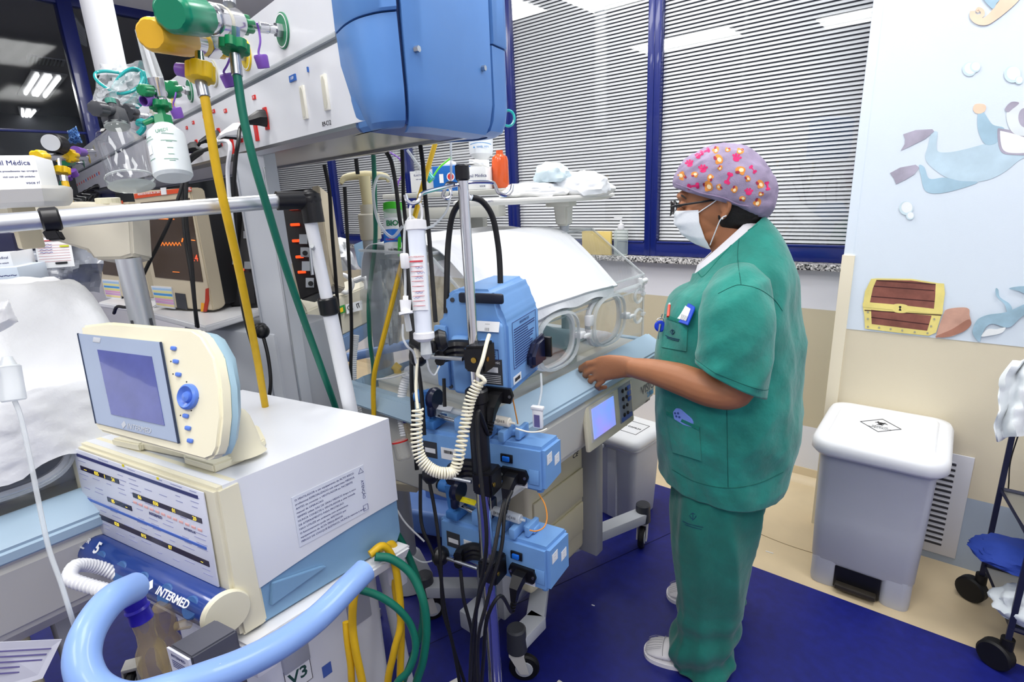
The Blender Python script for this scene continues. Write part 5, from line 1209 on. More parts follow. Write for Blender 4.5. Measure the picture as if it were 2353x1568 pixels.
for i, l in enumerate(txt): b.text(l, Matrix.Translation((-rw*.47, rh*.42-i*rh*.083, .001)), rh*.054, .0001, align='LEFT')
b.build('lettering', INKB, nt_, smooth=False)
b = MB(sT); b.text('ATENÇÃO', Matrix.Translation((rw*.45, .0, .001)) @ Matrix.Rotation(-pi/2, 4, 'Z'), rh*.085, .0001)
b.tube([(rw*.45-.006, rh*.36, .001), (rw*.45, rh*.46, .001), (rw*.45+.006, rh*.36, .001)], .0006, 4, closed=True, sm=1); b.tube([(rw*.42, -rh*.46, .001), (rw*.49, -rh*.46, .001), (rw*.49, -rh*.34, .001), (rw*.42, -rh*.34, .001)], .0006, 4, closed=True, sm=1)
b.build('warning_mark', INKB, nt_, smooth=False)
# trolley: white rim, white column body, blue push handle
tr = thing('ventilator_trolley', 'white ventilator trolley with thick light blue tubular handle', 'trolley', VT)
b = MB(VT)
z1, z0 = -.006, -.040
b.hull8([(-.01, -.02, z0), (W+.02, -.02, z0), (W+.02, D-.01, z0), (-.01, D-.01, z0)], [(-.012, -.03, z1), (W+.03, -.03, z1), (W+.03, D-.0, z1), (-.012, D, z1)], .006); b.build('top_rim', WHITE, tr)
b = MB(VT); b.box((W*.56, D*.52, -.36), (W*.66, D*.80, .64), bev=.02, seg=3); bb_ = b.build('cabinet', mat('trolley_white', '#dfe2e8', .4), tr)
b = MB(VT)
for y in (.10, .26): b.box((W*.56+W*.33, y, -.13), (.012, .06, .12), bev=.004)
b.build('recess', mat('trolley_recess', '#a9adb6', .5), bb_)
b = MB(VT); b.box((W+.0, D*.93, -.075), (.03, .03, .07), bev=.004); b.box((W*.98, .01, -.07), (.03, .04, .07), bev=.004); b.build('rim_bracket', WHITE, tr)
# V3 plate and blue square
vT = VT @ facing((W*.56+W*.33+.0005, D*.28, -.212), Vector((1, 0, 0)))
b = MB(vT); b.box((0, 0, .0005), (.058, .062, .001)); v3 = b.build('number_plate', PAPER, bb_, smooth=False)
b = MB(vT); b.text('V3', Matrix.Translation((0, 0, .0012)), .040, .0003, bold=.02); b.build('lettering', mat('dark_green_ink', '#1f4a44', .6), v3, smooth=False)
b = MB(vT)
for q in ((0, .031, .058, .001), (0, -.031, .058, .001), (.029, 0, .001, .062), (-.029, 0, .001, .062)): b.box((q[0], q[1], .0012), (q[2], q[3], .0006))
b.build('plate_outline', INK, v3, smooth=False)
b = MB(VT @ facing((W*.56+W*.33+.0005, D*.46, -.25), Vector((1, 0, 0)))); b.box((0, 0, .0005), (.022, .03, .001)); b.build('blue_sticker', mat('sticker_blue', '#4a68b8', .5), bb_)
b = MB(VT)
for x in (-.02, W+.02):
    for y in (-.0, D*.95): b.box(((x+W/2)/2, (y+D/2)/2, -.70), (abs(W/2-x), .05, .05), bev=.01)
b.build('base_frame', LGREY, tr)
zb_ = -(VT.translation.z)
for x in (-.0, W):
    for y in (-.0, D*.95): caster(VT, (x, y, zb_), tr, .5)
b = MB(VT); b.cyl((W*.56, D*.5, zb_+.13), (W*.56, D*.5, -.66), .05, seg=20); b.build('stem', LGREY, tr)
HB_ = mat('handle_light_blue', '#84a6e0', .38, coat=.2)
b = MB(); b.tube([at(838, 1312, 1.03), at(800, 1350, .99), at(730, 1420, .93), at(650, 1478, .87), at(560, 1525, .82), at(470, 1560, .78), at(380, 1590, .75), at(290, 1610, .735), at(220, 1585, .73), at(190, 1530, .74), at(196, 1470, .76), at(225, 1415, .79), at(262, 1375, .82), at(310, 1350, .87)], .0225, 24); b.build('handle', HB_, tr)
# display unit on top
mon = thing('display_monitor', 'cream and blue display unit with dark screen and blue knob on top of the ventilator', 'monitor', C0+VX*wV*.5+VY*.12)
m0 = at(190, 762, 1.0); 
tl, tr_, br, bl = at(184, 765, 1.03), at(452, 790, .93), at(468, 1062, .895), at(222, 990, 1.0)
fx = ((tr_-tl)+(br-bl)).normalized(); fz = ((tl-bl)+(tr_-br)).normalized(); fn = fx.cross(fz).normalized(); 
if fn.dot(FW) > 0: fn = -fn
fz = (fz-fx*fz.dot(fx)).normalized(); fn = fx.cross(fz)
if fn.dot(FW) > 0: fn = -fn
cM = (tl+tr_+br+bl)/4
MT = Matrix((fx, fz, fn)).transposed().to_4x4(); MT.translation = cM
# screen outline read from the picture onto the monitor's face plane
def onm(x, y, off=0): 
    p = onpl(x, y, cM+fn*off, fn); q = MT.inverted() @ p; return (q.x, q.y)
face = [onm(*p) for p in ((184, 748), (250, 740), (440, 756), (462, 770), (492, 820), (505, 890), (508, 960), (500, 1030), (490, 1052), (470, 1060), (225, 992), (215, 975), (195, 860))]
b = MB(MT); b.prism(face, -.026, 0, bev=.005); b.build('front_shell', VC, mon)
fc = Vector((sum(p[0] for p in face)/len(face), sum(p[1] for p in face)/len(face)))
b = MB(MT); 
r0 = [(fc.x+(x-fc.x)*.97, fc.y+(y-fc.y)*.97, -.026) for x, y in face]; r1 = [(fc.x+(x-fc.x)*.97+.003, fc.y+(y-fc.y)*.97, -.036) for x, y in face]; r2 = [(fc.x+(x-fc.x)*.86, fc.y+(y-fc.y)*.93+.003, -.058) for x, y in face]
b.loft([r0, r1, r2]); b.build('rear_shell', mat('monitor_rear_blue', '#9dbccb', .42), mon)
bzl = [onm(*p) for p in ((184, 767), (374, 787), (416, 1019), (226, 973))]
b = MB(MT); b.prism(bzl, .0, .004, bev=.001); sb = b.build('screen_bezel', mat('bezel_bluegrey', '#9fadc4', .3), mon)
b = MB(MT); e1, e2 = onm(374, 787), onm(416, 1019); b.tube([(e1[0], e1[1], .004), (e2[0], e2[1], .004)], .002, 4, sm=1); e1, e2 = onm(184, 767), onm(226, 973); b.tube([(e1[0], e1[1], .004), (e2[0], e2[1], .004)], .0015, 4, sm=1); b.build('bezel_edge', mat('bezel_edge_navy', '#1c2c48', .4), sb)
sc = [onm(*p) for p in ((230, 804), (354, 820), (384, 978), (262, 952))]
b = MB(MT); b.prism(sc, .004, .0052); scn = b.build('screen', mat('screen_dim_violet', '#525a9c', .12, vary=.10, scale=30, coat=.6), sb)
def mk(x, y, r, m_, nm, h=.004, par=mon, rx=1, n_=16):
    q = onm(x, y); b = MB(MT); b.lathe([(r, 0), (r, h*.7), (r*.8, h)], (q[0], q[1], .0), (0, 0, 1), n_)
    return b
BBL = mat('button_blue', '#5a80d8', .3)
for x, y in ((401, 801), (406, 831), (412, 861), (429, 956), (434, 984), (439, 1013)):
    q = onm(x, y); b = MB(MT); b.box((q[0], q[1], .002), (.0125, .0075, .005), bev=.003, seg=2); b.build('button', BBL, mon)
q = onm(435, 912); b = MB(MT); b.lathe([(.022, 0), (.0215, .006), (.018, .009), (.012, .004), (.010, .003), (.008, .008), (.0, .010)], (q[0], q[1], .0), (0, 0, 1), 28, caps=False); b.build('rotary_knob', BBL, mon)
b = MB(MT)
for x, y in ((429, 878), (412, 907), (456, 915), (440, 944), (393, 831), (398, 860), (415, 955)): q = onm(x, y); b.lathe([(.0013, 0), (.0013, .0006)], (q[0], q[1], 0), (0, 0, 1), 8)
b.build('tick_mark', INK, mon)
q = onm(320, 984); b = MB(MT); b.text('INTERMED', Matrix.Translation((q[0]-.0+.006, q[1], .0045)) @ Matrix.Rotation(-.0, 4, 'Z'), .013, .0002); q = onm(290, 976); b.prism([(q[0]-.006, q[1]), (q[0], q[1]-.007), (q[0]+.006, q[1]), (q[0], q[1]+.007)], .0042, .0046); b.build('lettering', LGREY, sb, smooth=False)
q = onm(228, 782); b = MB(MT); b.box((q[0], q[1], .0045), (.02, .009, .0008), bev=.0003); b.build('sticker', LGREY, sb)
# tilting base with upright ear on the right
ms = [onz(x, y, zT+.004) for x, y in ((258, 1022), (322, 1008), (470, 1010), (596, 990), (612, 1022), (560, 1058), (492, 1085), (425, 1065), (425, 1052), (330, 1032), (322, 1036))]
b = MB(); b.prism([(p.x, p.y) for p in ms], zT+.001, zT+.018, bev=.003); b.build('swivel_base', VC, mon)
ea = onz(565, 1052, zT+.01); b = MB()
pk = at(548, 948, 1.0)
hgt = sy(ea, UP, 945)
b.loft([[ea+hd(88)*(.055*cos(a)*s_*.5+.01)+VX*(-.018*sin(a)*s_ +.012) + UP*z for a in [2*pi*k/24 for k in range(24)]] for z, s_ in ((-.0, 1.3), (.012, 1.05), (.03, .95), (hgt*.5, .85), (hgt*.8, .62), (hgt*.94, .38), (hgt, .1))]); b.build('hinge_ear', VC, mon)
b = MB(); eb = onz(330, 1005, zT); b.box((eb.x-.01, eb.y+.02, zT+.03), (.10, .06, .05), bev=.01); b.build('neck', VC, mon)
# water traps, blue connector, grey module, ribbed hoses below the bar
def ribbed(b, P, r, step=.007, sm=8):
    Q = catmull([at(*p) if not isinstance(p, Vector) else p for p in P], 24); acc = 0; out = []; rr = []
    L_ = [0]
    for i in range(1, len(Q)): L_.append(L_[-1]+(Q[i]-Q[i-1]).length)
    tot = L_[-1]; N_ = max(4, int(tot/step*2)); j = 0
    for k in range(N_+1):
        s_ = tot*k/N_
        while j < len(L_)-2 and L_[j+1] < s_: j += 1
        f = (s_-L_[j])/max(1e-9, L_[j+1]-L_[j]); out.append(Q[j].lerp(Q[j+1], f)); rr.append(r if k % 2 else r*.86)
    b.tube(out, rr, 14, sm=1)
AMBG = glassy('amber_stained_plastic', '#c2ae7c', .22, .1)
t = thing('water_trap', 'yellowed clear water trap with dark blue connector, hanging under the ventilator', 'water trap', at(345, 1480, .92))
b = MB(); ax = at(365, 1568, .93)-at(325, 1420, .9)
b.lathe([(.013, 0), (.0165, .005), (.014, .03), (.015, .05), (.022, .065), (.024, .09), (.020, .12), (.016, .15)], at(325, 1418, .9), ax, 20); b.build('trap_body', AMBG, t)
b = MB(); b.lathe([(.015, 0), (.018, .004), (.0165, .02), (.019, .024), (.0165, .030), (.0175, .046)], at(303, 1370, .89), at(328, 1430, .9)-at(303, 1370, .89), 20); b.build('blue_connector', mat('connector_deep_blue', '#241a9c', .35), t)
t = thing('water_trap', 'second yellowed water trap standing behind the first under the ventilator', 'water trap', at(395, 1450, 1.0))
b = MB(); b.lathe([(.016, 0), (.019, .006), (.016, .02), (.018, .04), (.015, .06), (.022, .075), (.022, .11), (.015, .13)], at(375, 1388, 1.0), at(398, 1568, 1.02)-at(375, 1388, 1.0), 20); b.cyl(at(405, 1440, 1.0), at(435, 1432, 1.0), .008, .010, seg=14); b.build('trap_body', AMBG, t)
t = thing('ribbed_hose', 'white ribbed breathing hose bent under the left side of the ventilator', 'hose', at(210, 1340, 1.0))
b = MB(); ribbed(b, [(300, 1378, 1.0), (260, 1362, 1.0), (215, 1350, 1.0), (168, 1335, 1.0), (160, 1322, 1.01), (178, 1300, 1.04), (230, 1305, 1.08), (290, 1330, 1.1)], .013); b.build('hose_wall', WHITE, t)
b = MB(); b.cyl(at(205, 1385, .98), at(240, 1395, .99), .014, .013, seg=18, bev=.003); b.build('elbow_cap', WHITE, t)
t = thing('blender_module', 'small dark grey box with white front plate and knob under the ventilator', 'module', at(440, 1500, .86))
g1 = at(498, 1508, .86)
GT = frame(at(440, 1600, .86), hd(11), hd(88)); gp = at(440, 1512, .86)
gz = gp.z; g_w = (at(438, 1512, .86)-at(392, 1486, .885)).length
gt = at(438, 1512, .86); gx = VX; gy = VY; gw = sx(gt, gx, 388); gd = sx(gt, gy, 545)
b = MB(); q = [gt, gt+gx*gw, gt+gx*gw+gy*gd, gt+gy*gd]; b.hull8([p-UP*.14 for p in q], q, .003); gm = b.build('case', mat('module_dark_grey', '#55565f', .45), t)
b = MB(); q = [gt-gy*.004, gt+gx*gw-gy*.004, gt+gx*gw-gy*.0005, gt-gy*.0005]; b.hull8([p-UP*.138 for p in q], [p-UP*.002 for p in q]); b.build('front_plate', mat('module_plate', '#e2e4ee', .4), t)
mT = frame(gt+gx*gw*.5-gy*.0042-UP*.03, -gx, gy)
b = MB(mT @ Matrix.Rotation(pi/2, 4, 'X')); b.text('INTERMED', Matrix.Translation((0, .018, .0002)), .008, .0001)
for k in range(4): b.box((0, .008-k*.004, .0003), (gw*.7, .0012, .0003))
b.build('lettering', INKB, t, smooth=False)
b = MB(); b.lathe([(.016, 0), (.018, .006), (.013, .03), (.012, .05)], gt+gx*gw*.45-gy*.006-UP*.085, -gy, 20); b.build('knob', WHITE, t)
b = MB(); q0 = gt-gx*.0006+gy*gd*.08-UP*.058; b.hull8([q0-UP*.022, q0+gy*gd*.85-UP*.022, q0+gy*gd*.85-UP*.022-gx*.0006, q0-UP*.022-gx*.0006], [q0, q0+gy*gd*.85, q0+gy*gd*.85-gx*.0006, q0-gx*.0006]); b.build('side_label', mat('module_label', '#c4c8dc', .5), t)
t = thing('metal_fitting', 'chrome and dark blue fitting on the side of the trolley above the handle', 'fitting', at(520, 1530, .9))
b = MB(); b.cyl(at(545, 1505, .93), at(520, 1538, .9), .016, .019, seg=18, bev=.003); b.build('chrome_collar', CHROME, t)
b = MB(); b.cyl(at(520, 1538, .9), at(498, 1545, .88), .02, .02, seg=18, bev=.003); b.build('blue_ring', mat('ring_navy', '#2a3a78', .3), t)
t = thing('syringe_tip', 'small white connector standing up in front of the blue handle', 'connector', at(508, 1545, .79)); b = MB(); b.cyl(at(508, 1568, .785), at(506, 1540, .785), .004, .0035, seg=10); b.cyl(at(506, 1540, .785), at(505, 1525, .785), .0015, seg=8); b.build('tip', WHITE, t)
# coiled hoses hanging at the back of the trolley
hose('gas_hose', 'yellow hose looped behind the trolley, nearest the blue handle', [(850, 1275, 1.2), (880, 1255, 1.22), (905, 1290, 1.24), (918, 1370, 1.25), (920, 1440, 1.26), (905, 1500, 1.26), (890, 1600, 1.28)], .0085, HYEL)
hose('gas_hose', 'yellow hose looped behind the trolley, outer strand on the right', [(870, 1262, 1.25), (900, 1250, 1.27), (912, 1285, 1.28), (908, 1350, 1.29), (922, 1440, 1.3), (920, 1600, 1.32)], .0085, HYEL)
hose('gas_hose', 'yellow hose strand hanging straight below the handle end', [(822, 1340, 1.12), (812, 1380, 1.12), (810, 1440, 1.14), (818, 1500, 1.15), (838, 1600, 1.18)], .0085, HYEL)
hose('gas_hose', 'yellow hose strand at the lower left beside the trolley wall', [(795, 1430, 1.15), (798, 1470, 1.15), (806, 1530, 1.16), (812, 1600, 1.18)], .0075, HYEL)
hose('gas_hose', 'thick green hose making the largest loop behind the trolley', [(862, 1280, 1.2), (900, 1285, 1.21), (945, 1320, 1.22), (972, 1380, 1.22), (980, 1450, 1.23), (972, 1520, 1.24), (955, 1600, 1.26)], .0095, HGRN)
hose('gas_hose', 'green hose making the smaller loop behind the trolley', [(825, 1355, 1.14), (870, 1370, 1.16), (915, 1400, 1.18), (945, 1440, 1.2), (955, 1490, 1.21), (940, 1540, 1.22), (905, 1600, 1.24)], .0080, HGRN)
hose('gas_hose', 'dark green hose rising from the loop to the back corner of the ventilator', [(888, 1185, 1.28), (905, 1215, 1.3), (935, 1270, 1.32), (962, 1340, 1.34), (972, 1400, 1.36), (968, 1450, 1.38), (945, 1520, 1.4), (920, 1600, 1.42)], .0085, HGRN)
# ================================================================== LEFT SIDE: SECOND INCUBATOR, RAIL FRAME, MONITORS
TJ = frame((-1.425, -.50, 0), (0, 1, 0), (-1, 0, 0)) @ Matrix.Diagonal((1, 1, .962, 1))
inc2, leg2, lb2 = incubator('incubator', 'second infant incubator at the left edge, mostly hidden under a white sheet', TJ, ports=(.27, .62), panel=False, writing=False)
lb2.build('leg_frame', LGREY, inc2)
for x, y in ((.1, .05), (.8, .05), (.1, .5), (.8, .5)): caster(TJ, (x, y, 0), inc2, 1.0)
def bigsheet(T, x0, x1, drop, seed, hz=1.235, tz=1.41, sy_=.20):
    path = [(-.035, hz-drop), (-.030, hz-drop*.5), (-.02, hz), (.02, hz+.03), (sy_, tz+.008), (sy_+.15, tz+.014), (.50, tz+.008), (.55, hz+.02), (.57, hz-.12)]
    P = catmull([Vector((0, y, z)) for y, z in path], 9); g = []
    for j, p in enumerate(P):
        row = []
        for i in range(90):
            u = i/89; x = x0+(x1-x0)*u; e = max(0, (x-(x1-.09))/.09)
            n1 = noise.noise(Vector((x*9+seed, p.y*7, seed)))*.012+noise.noise(Vector((x*26+j*.15, j*.35, seed)))*.006+noise.noise(Vector((x*60, j*.8, seed+4)))*.0022
            f_ = max(0, 1-j/26); n1 += f_*.011*sin(x*30+3*noise.noise(Vector((x*4, 0, seed))))
            zz2 = p.z-(.20*e*e if p.z > 1.2 else .02*e); xx = x-(.035*e*e)
            row.append(Vector((xx, p.y-abs(n1)*.8-.002, zz2+n1+.012)))
        g.append(row)
    m = MB(T); m.sheet(g, -.0025); return m
o = bigsheet(TJ, -.06, .935, .15, 5).build('white_sheet', SHEET, ang=80); tag(o, 'large wrinkled white sheet draped over the incubator at the left edge', 'sheet')
# card hanging low at the left corner
m = MB(); q = [at(-30, 1478, .80), at(142, 1470, .86), at(98, 1560, .84), at(-40, 1600, .8)]; n_ = (q[1]-q[0]).cross(q[3]-q[0]).normalized()
m.hull8(q, [p+n_*.0015 for p in q]); cd = m.build('notice_card', mat('card_greywhite', '#c8c9d4', .5), smooth=False); tag(cd, 'pale printed card in a plastic sleeve at the bottom left corner', 'card')
cT = Matrix(((q[1]-q[0]).normalized(), ((q[0]-q[3])-(q[1]-q[0]).normalized()*(q[0]-q[3]).dot((q[1]-q[0]).normalized())).normalized(), (q[1]-q[0]).normalized().cross(((q[0]-q[3])-(q[1]-q[0]).normalized()*(q[0]-q[3]).dot((q[1]-q[0]).normalized())).normalized()))).transposed().to_4x4(); cT.translation = q[0].lerp(q[1], .5)
sg = 1 if cT.to_3x3().col[2].dot(-FW) > 0 else -1
m = MB(cT)
for k in range(5): m.box((.0, -.012-.008*k, sg*.003), (.07-.006*k, .0022, .0006))
m.build('printed_line', mat('violet_print', '#6b6496', .6), cd, smooth=False)
# drip line hanging at the far left in front of the sheet
t = thing('drip_set', 'clear drip chamber and soft line hanging in front of the sheet at the left edge', 'drip set', at(25, 880, .8))
b = MB(); b.cyl(at(20, 840, .8), at(32, 922, .8), .014, .015, seg=18, bev=.002); b.cyl(at(16, 820, .8), at(19, 842, .8), .006, .011, seg=14); b.build('chamber', CLEARF, t)
b = MB(); b.tube([at(34, 922, .8), at(48, 960, .8), at(68, 1050, .8), at(88, 1150, .8), at(112, 1260, .8), at(140, 1340, .8), at(165, 1420, .8), at(180, 1470, .82)], .0032, 8); b.build('soft_line', CLEARF, t)
crumple('fluid_pouch', 'part of a clear fluid bag with a red mark at the left edge', 'bag', [(-30, 700), (20, 690), (42, 740), (-30, 780)], .82, glassy('pouch_film', '#e0e0e4', .3, .1), seed=4, amp=2, dt=.002, fold=.0004)
# aluminium head frame: horizontal tube, corner joint, leg
fr_ = thing('rail_frame', 'silver tubular frame crossing the left side with black clamps and a white leg', 'frame', at(640, 465, 1.15))
A0, A1 = at(-60, 518, .84), at(648, 462, 1.13)
m = MB(); m.cyl(A0, A1, .0148, seg=28); m.build('top_tube', ALU, fr_)
m = MB(); p = A0.lerp(A1, .195); d_ = (A1-A0).normalized(); m.cyl(p-d_*.012, p+d_*.014, .0195, seg=24, bev=.003); m.hull8([p+v for v in (-d_*.008-UP*.02, d_*.012-UP*.02, d_*.016-UP*.036, -d_*.004-UP*.036)], [p-FW*.012+v for v in (-d_*.008-UP*.02, d_*.012-UP*.02, d_*.016-UP*.036, -d_*.004-UP*.036)], .002); m.build('tube_clamp', BLACK, fr_)
m = MB(); j0, j1, j2 = at(636, 462, 1.12), at(712, 460, 1.16), at(722, 512, 1.17)
m.tube([j0, j0.lerp(j1, .8), j1], .0195, 12, sm=1); m.tube([j1+UP*.012, j2], .0225, 12, sm=1); m.ell(j1, (.024, .024, .022)); m.build('corner_joint', BLACK, fr_)
Lg0, Lg1 = at(714, 510, 1.165), at(808, 955, 1.30); dl = (Lg1-Lg0); kk = (.10-Lg0.z)/dl.z
m = MB(); m.cyl(Lg0, Lg0+dl*.47, .0135, seg=22); m.cyl(Lg0+dl*.40, Lg0+dl*kk, .0165, seg=22); m.build('leg', mat('frame_white_tube', '#e4e6ea', .35), fr_)
m = MB(); p = Lg0+dl*.365; m.cyl(p, p+dl*.085, .0215, seg=22, bev=.003); m.build('collar', BLACK, fr_)
m = MB(); m.cyl(at(712, 570, 1.16), at(718, 632, 1.16), .0035, seg=8); m.cyl(at(716, 566, 1.16), at(724, 575, 1.18), .005, seg=8); m.build('lever', STEEL, fr_)
e_ = Lg0+dl*kk; m = MB(); m.box((e_.x, e_.y, .075), (.5, .05, .05), bev=.01); m.build('foot_bar', LGREY, fr_)
for dx in (-.22, .22): caster(Matrix.Identity(4), (e_.x+dx, e_.y, 0), fr_, .4)
# beige arm with post, knob
arm = thing('swivel_stand', 'beige swivel arm with cream knob on a silver post beside the sheeted incubator', 'arm', at(300, 700, 1.4))
pp = at(305, 640, 1.34)
aT = Matrix((EX, -EY, -FW)).transposed().to_4x4(); aT.translation = at(280, 540, 1.34)
def onv(x, y, t_): return (aT.inverted() @ at(x, y, t_))
poly = [onv(x, y, 1.34) for x, y in ((-60, 482), (215, 470), (300, 474), (322, 490), (328, 592), (300, 600), (240, 601), (226, 582), (110, 545), (-60, 520))]
m = MB(aT); m.prism([(p.x, p.y) for p in poly], -.04, .035, bev=.006, seg=3); m.build('arm_body', mat('arm_beige', '#d6d0c0', .45), arm)
m = MB(); z_ = pp.z; m.cyl((pp.x, pp.y, .08), (pp.x, pp.y, z_+.05), .027, seg=26); post_ = m.build('post', ALU, arm)
m = MB(); 
for a in (0, 1.57, 3.14, 4.71): m.box((pp.x+.027*cos(a+.4), pp.y+.027*sin(a+.4), z_/2), (.006, .006, z_-.2))
m.build('post_groove', DGREY, post_)
m = MB(); m.box((pp.x, pp.y, .05), (.16, .16, .06), bev=.01); m.build('floor_mount', LGREY, arm)
m = MB(); k0 = at(250, 470, 1.33); knobby(m, k0, UP, .026, .016, 20, .05); m.build('knob', CREAM, arm)
m = MB(); m.lathe([(.018, 0), (.014, -.012), (.02, -.016)], k0, UP, 18); m.build('knob_stem', CREAM, arm)
# tray with box on it
tr2 = thing('instrument_tray', 'pale rounded tray at the left edge under the printed carton', 'tray', at(80, 440, 1.1))
c1, c2, c3, c4 = at(-60, 470, 1.05), at(120, 455, 1.1), at(160, 432, 1.25), at(-60, 425, 1.3)
z_ = c1.z
q = [onz(-80, 476, 1.565), ]
def trp(x, y, t_, z): p = at(x, y, t_); return Vector((p.x, p.y, z))
pl2 = [trp(-80, 450, .95, 0), trp(100, 450, .98, 0), trp(150, 445, 1.04, 0), trp(168, 440, 1.12, 0), trp(150, 435, 1.25, 0), trp(-80, 435, 1.3, 0)]
zt_ = at(80, 435, 1.0).z
m = MB(); m.loft([[Vector((p.x, p.y, zt_-.030))+ (Vector((sum(q.x for q in pl2)/6, sum(q.y for q in pl2)/6, 0))-p)*.16 for p in pl2], [Vector((p.x, p.y, zt_-.022)) + (Vector((sum(q.x for q in pl2)/6, sum(q.y for q in pl2)/6, 0))-p)*.05 for p in pl2], [Vector((p.x, p.y, zt_+.0)) for p in pl2], [Vector((p.x, p.y, zt_+.006))+ (Vector((sum(q.x for q in pl2)/6, sum(q.y for q in pl2)/6, 0))-p)*.02 for p in pl2]]); m.build('tray_shell', mat('tray_white', '#dddcd6', .4), tr2)
m = MB(); pq = at(60, 520, 1.16); m.box((pq.x, pq.y, zt_-.07), (.04, .04, .09), bev=.004); m.build('tray_bracket', BEIGE, tr2)
def carton(name, label, px, t1, t2, h_px, mats, z=None, depth=.1, txt=None, par=None):
    """box: px = (left x, bottom y, right x) on its front face, going back by depth"""
    a = at(px[0], px[1], t1); b_ = at(px[2], px[3], t2); 
    b_ = Vector((b_.x, b_.y, a.z)); ux = (b_-a).normalized(); uy = UP.cross(ux); 
    if uy.dot(FW) < 0: uy = -uy
    w_ = (b_-a).length; h_ = sy(a, UP, h_px)
    T = frame(a, ux, uy); t = thing(name, label, 'box', T)
    m = MB(T); m.box((w_/2, depth/2, h_/2), (w_, depth, h_), bev=.0015); m.build('carton', mats, t)
    if txt:
        m = MB(T @ facing((w_/2, -.0004, h_/2), (0, -1, 0)))
        for s_, x, y, sz in txt: m.text(s_, Matrix.Translation((x*w_, y*h_, 0)), sz*h_, .0003)
        m.build('lettering', INKB, t, smooth=False)
    return t, T, w_, h_
carton('carton', 'white printed carton lying on the tray at the left edge', (-40, 432, 98, 432), 1.02, 1.06, 358, PAPER, depth=.14, txt=[('Vinil Médica', .05, .26, .22), ('luvas para procedimento nao cirurgico', .08, .0, .08), ('vinil com po 100 unidades', .15, -.18, .08), ('voce r/', .36, -.38, .13)])
# grey film bags with a written label behind the arm
bagm = glassy('grey_film', '#b4b9c4', .45, .15)
crumple('plastic_bag', 'large grey translucent plastic bag hanging behind the beige arm', 'bag', [(40, 520), (235, 510), (232, 668), (50, 668)], 1.75, bagm, seed=21, amp=10, dt=.08, fold=.03)
m = MB(); q = [at(77, 548, 1.6), at(160, 545, 1.62), at(172, 612, 1.62), at(90, 618, 1.6)]; n_ = (q[1]-q[0]).cross(q[3]-q[0]).normalized(); m.hull8(q, [p+n_*.001 for p in q])
pg = m.build('written_label', PAPER, smooth=False); tag(pg, 'handwritten white label with red heading stuck on the grey plastic bag', 'label')
sgn = -1 if n_.dot(FW) > 0 else 1
def onq(u, v, off=.0015): p = (q[0].lerp(q[1], u)).lerp(q[3].lerp(q[2], u), v); return p-FW*off
m = MB()
m.tube([onq(.1, .1), onq(.85, .1)], .0018, 4, sm=1)
for k in range(7): m.tube([onq(.06, .25+.09*k), onq(.94, .25+.09*k)], .0004, 4, sm=1)
m.build('ruled_line', RDI, pg)
m = MB()
for k in range(4): m.tube([onq(.12+.05*j, .22+.09*k+.02*sin(j*2.3+k)) for j in range(8)], .0006, 4, sm=2)
m.build('handwriting', mat('pen_blue', '#4a54b0', .6), pg); m = MB(); m.tube([onq(.7, .30, .002), onq(.94, .30, .002)], .003, 4, sm=1); m.build('marker_stripe', mat('marker_yellow', '#dcea3a', .6), pg)
m = MB(); m.tube([onq(.5, .86, .002), onq(.82, .86, .002)], .0035, 4, sm=1); m.build('stamp', INK, pg)
carton('carton', 'navy and white box stack at the left edge, upper dark box', (-40, 588, 38, 578), 1.5, 1.52, 540, mat('box_navy', '#1a1c3e', .5), depth=.12)
carton('carton', 'white carton with small blue print at the left edge, middle of the stack', (-40, 625, 34, 620), 1.48, 1.5, 584, PAPER, depth=.12, txt=[('Medical', .2, .2, .2), ('nao esteril', .2, -.1, .12)])
carton('carton', 'white and blue tissue carton at the left edge, lowest of the stack', (-40, 664, 50, 655), 1.46, 1.48, 620, mat('carton_paleblue', '#d5e2f0', .6), depth=.14, txt=[('~~~', .2, .1, .5)])
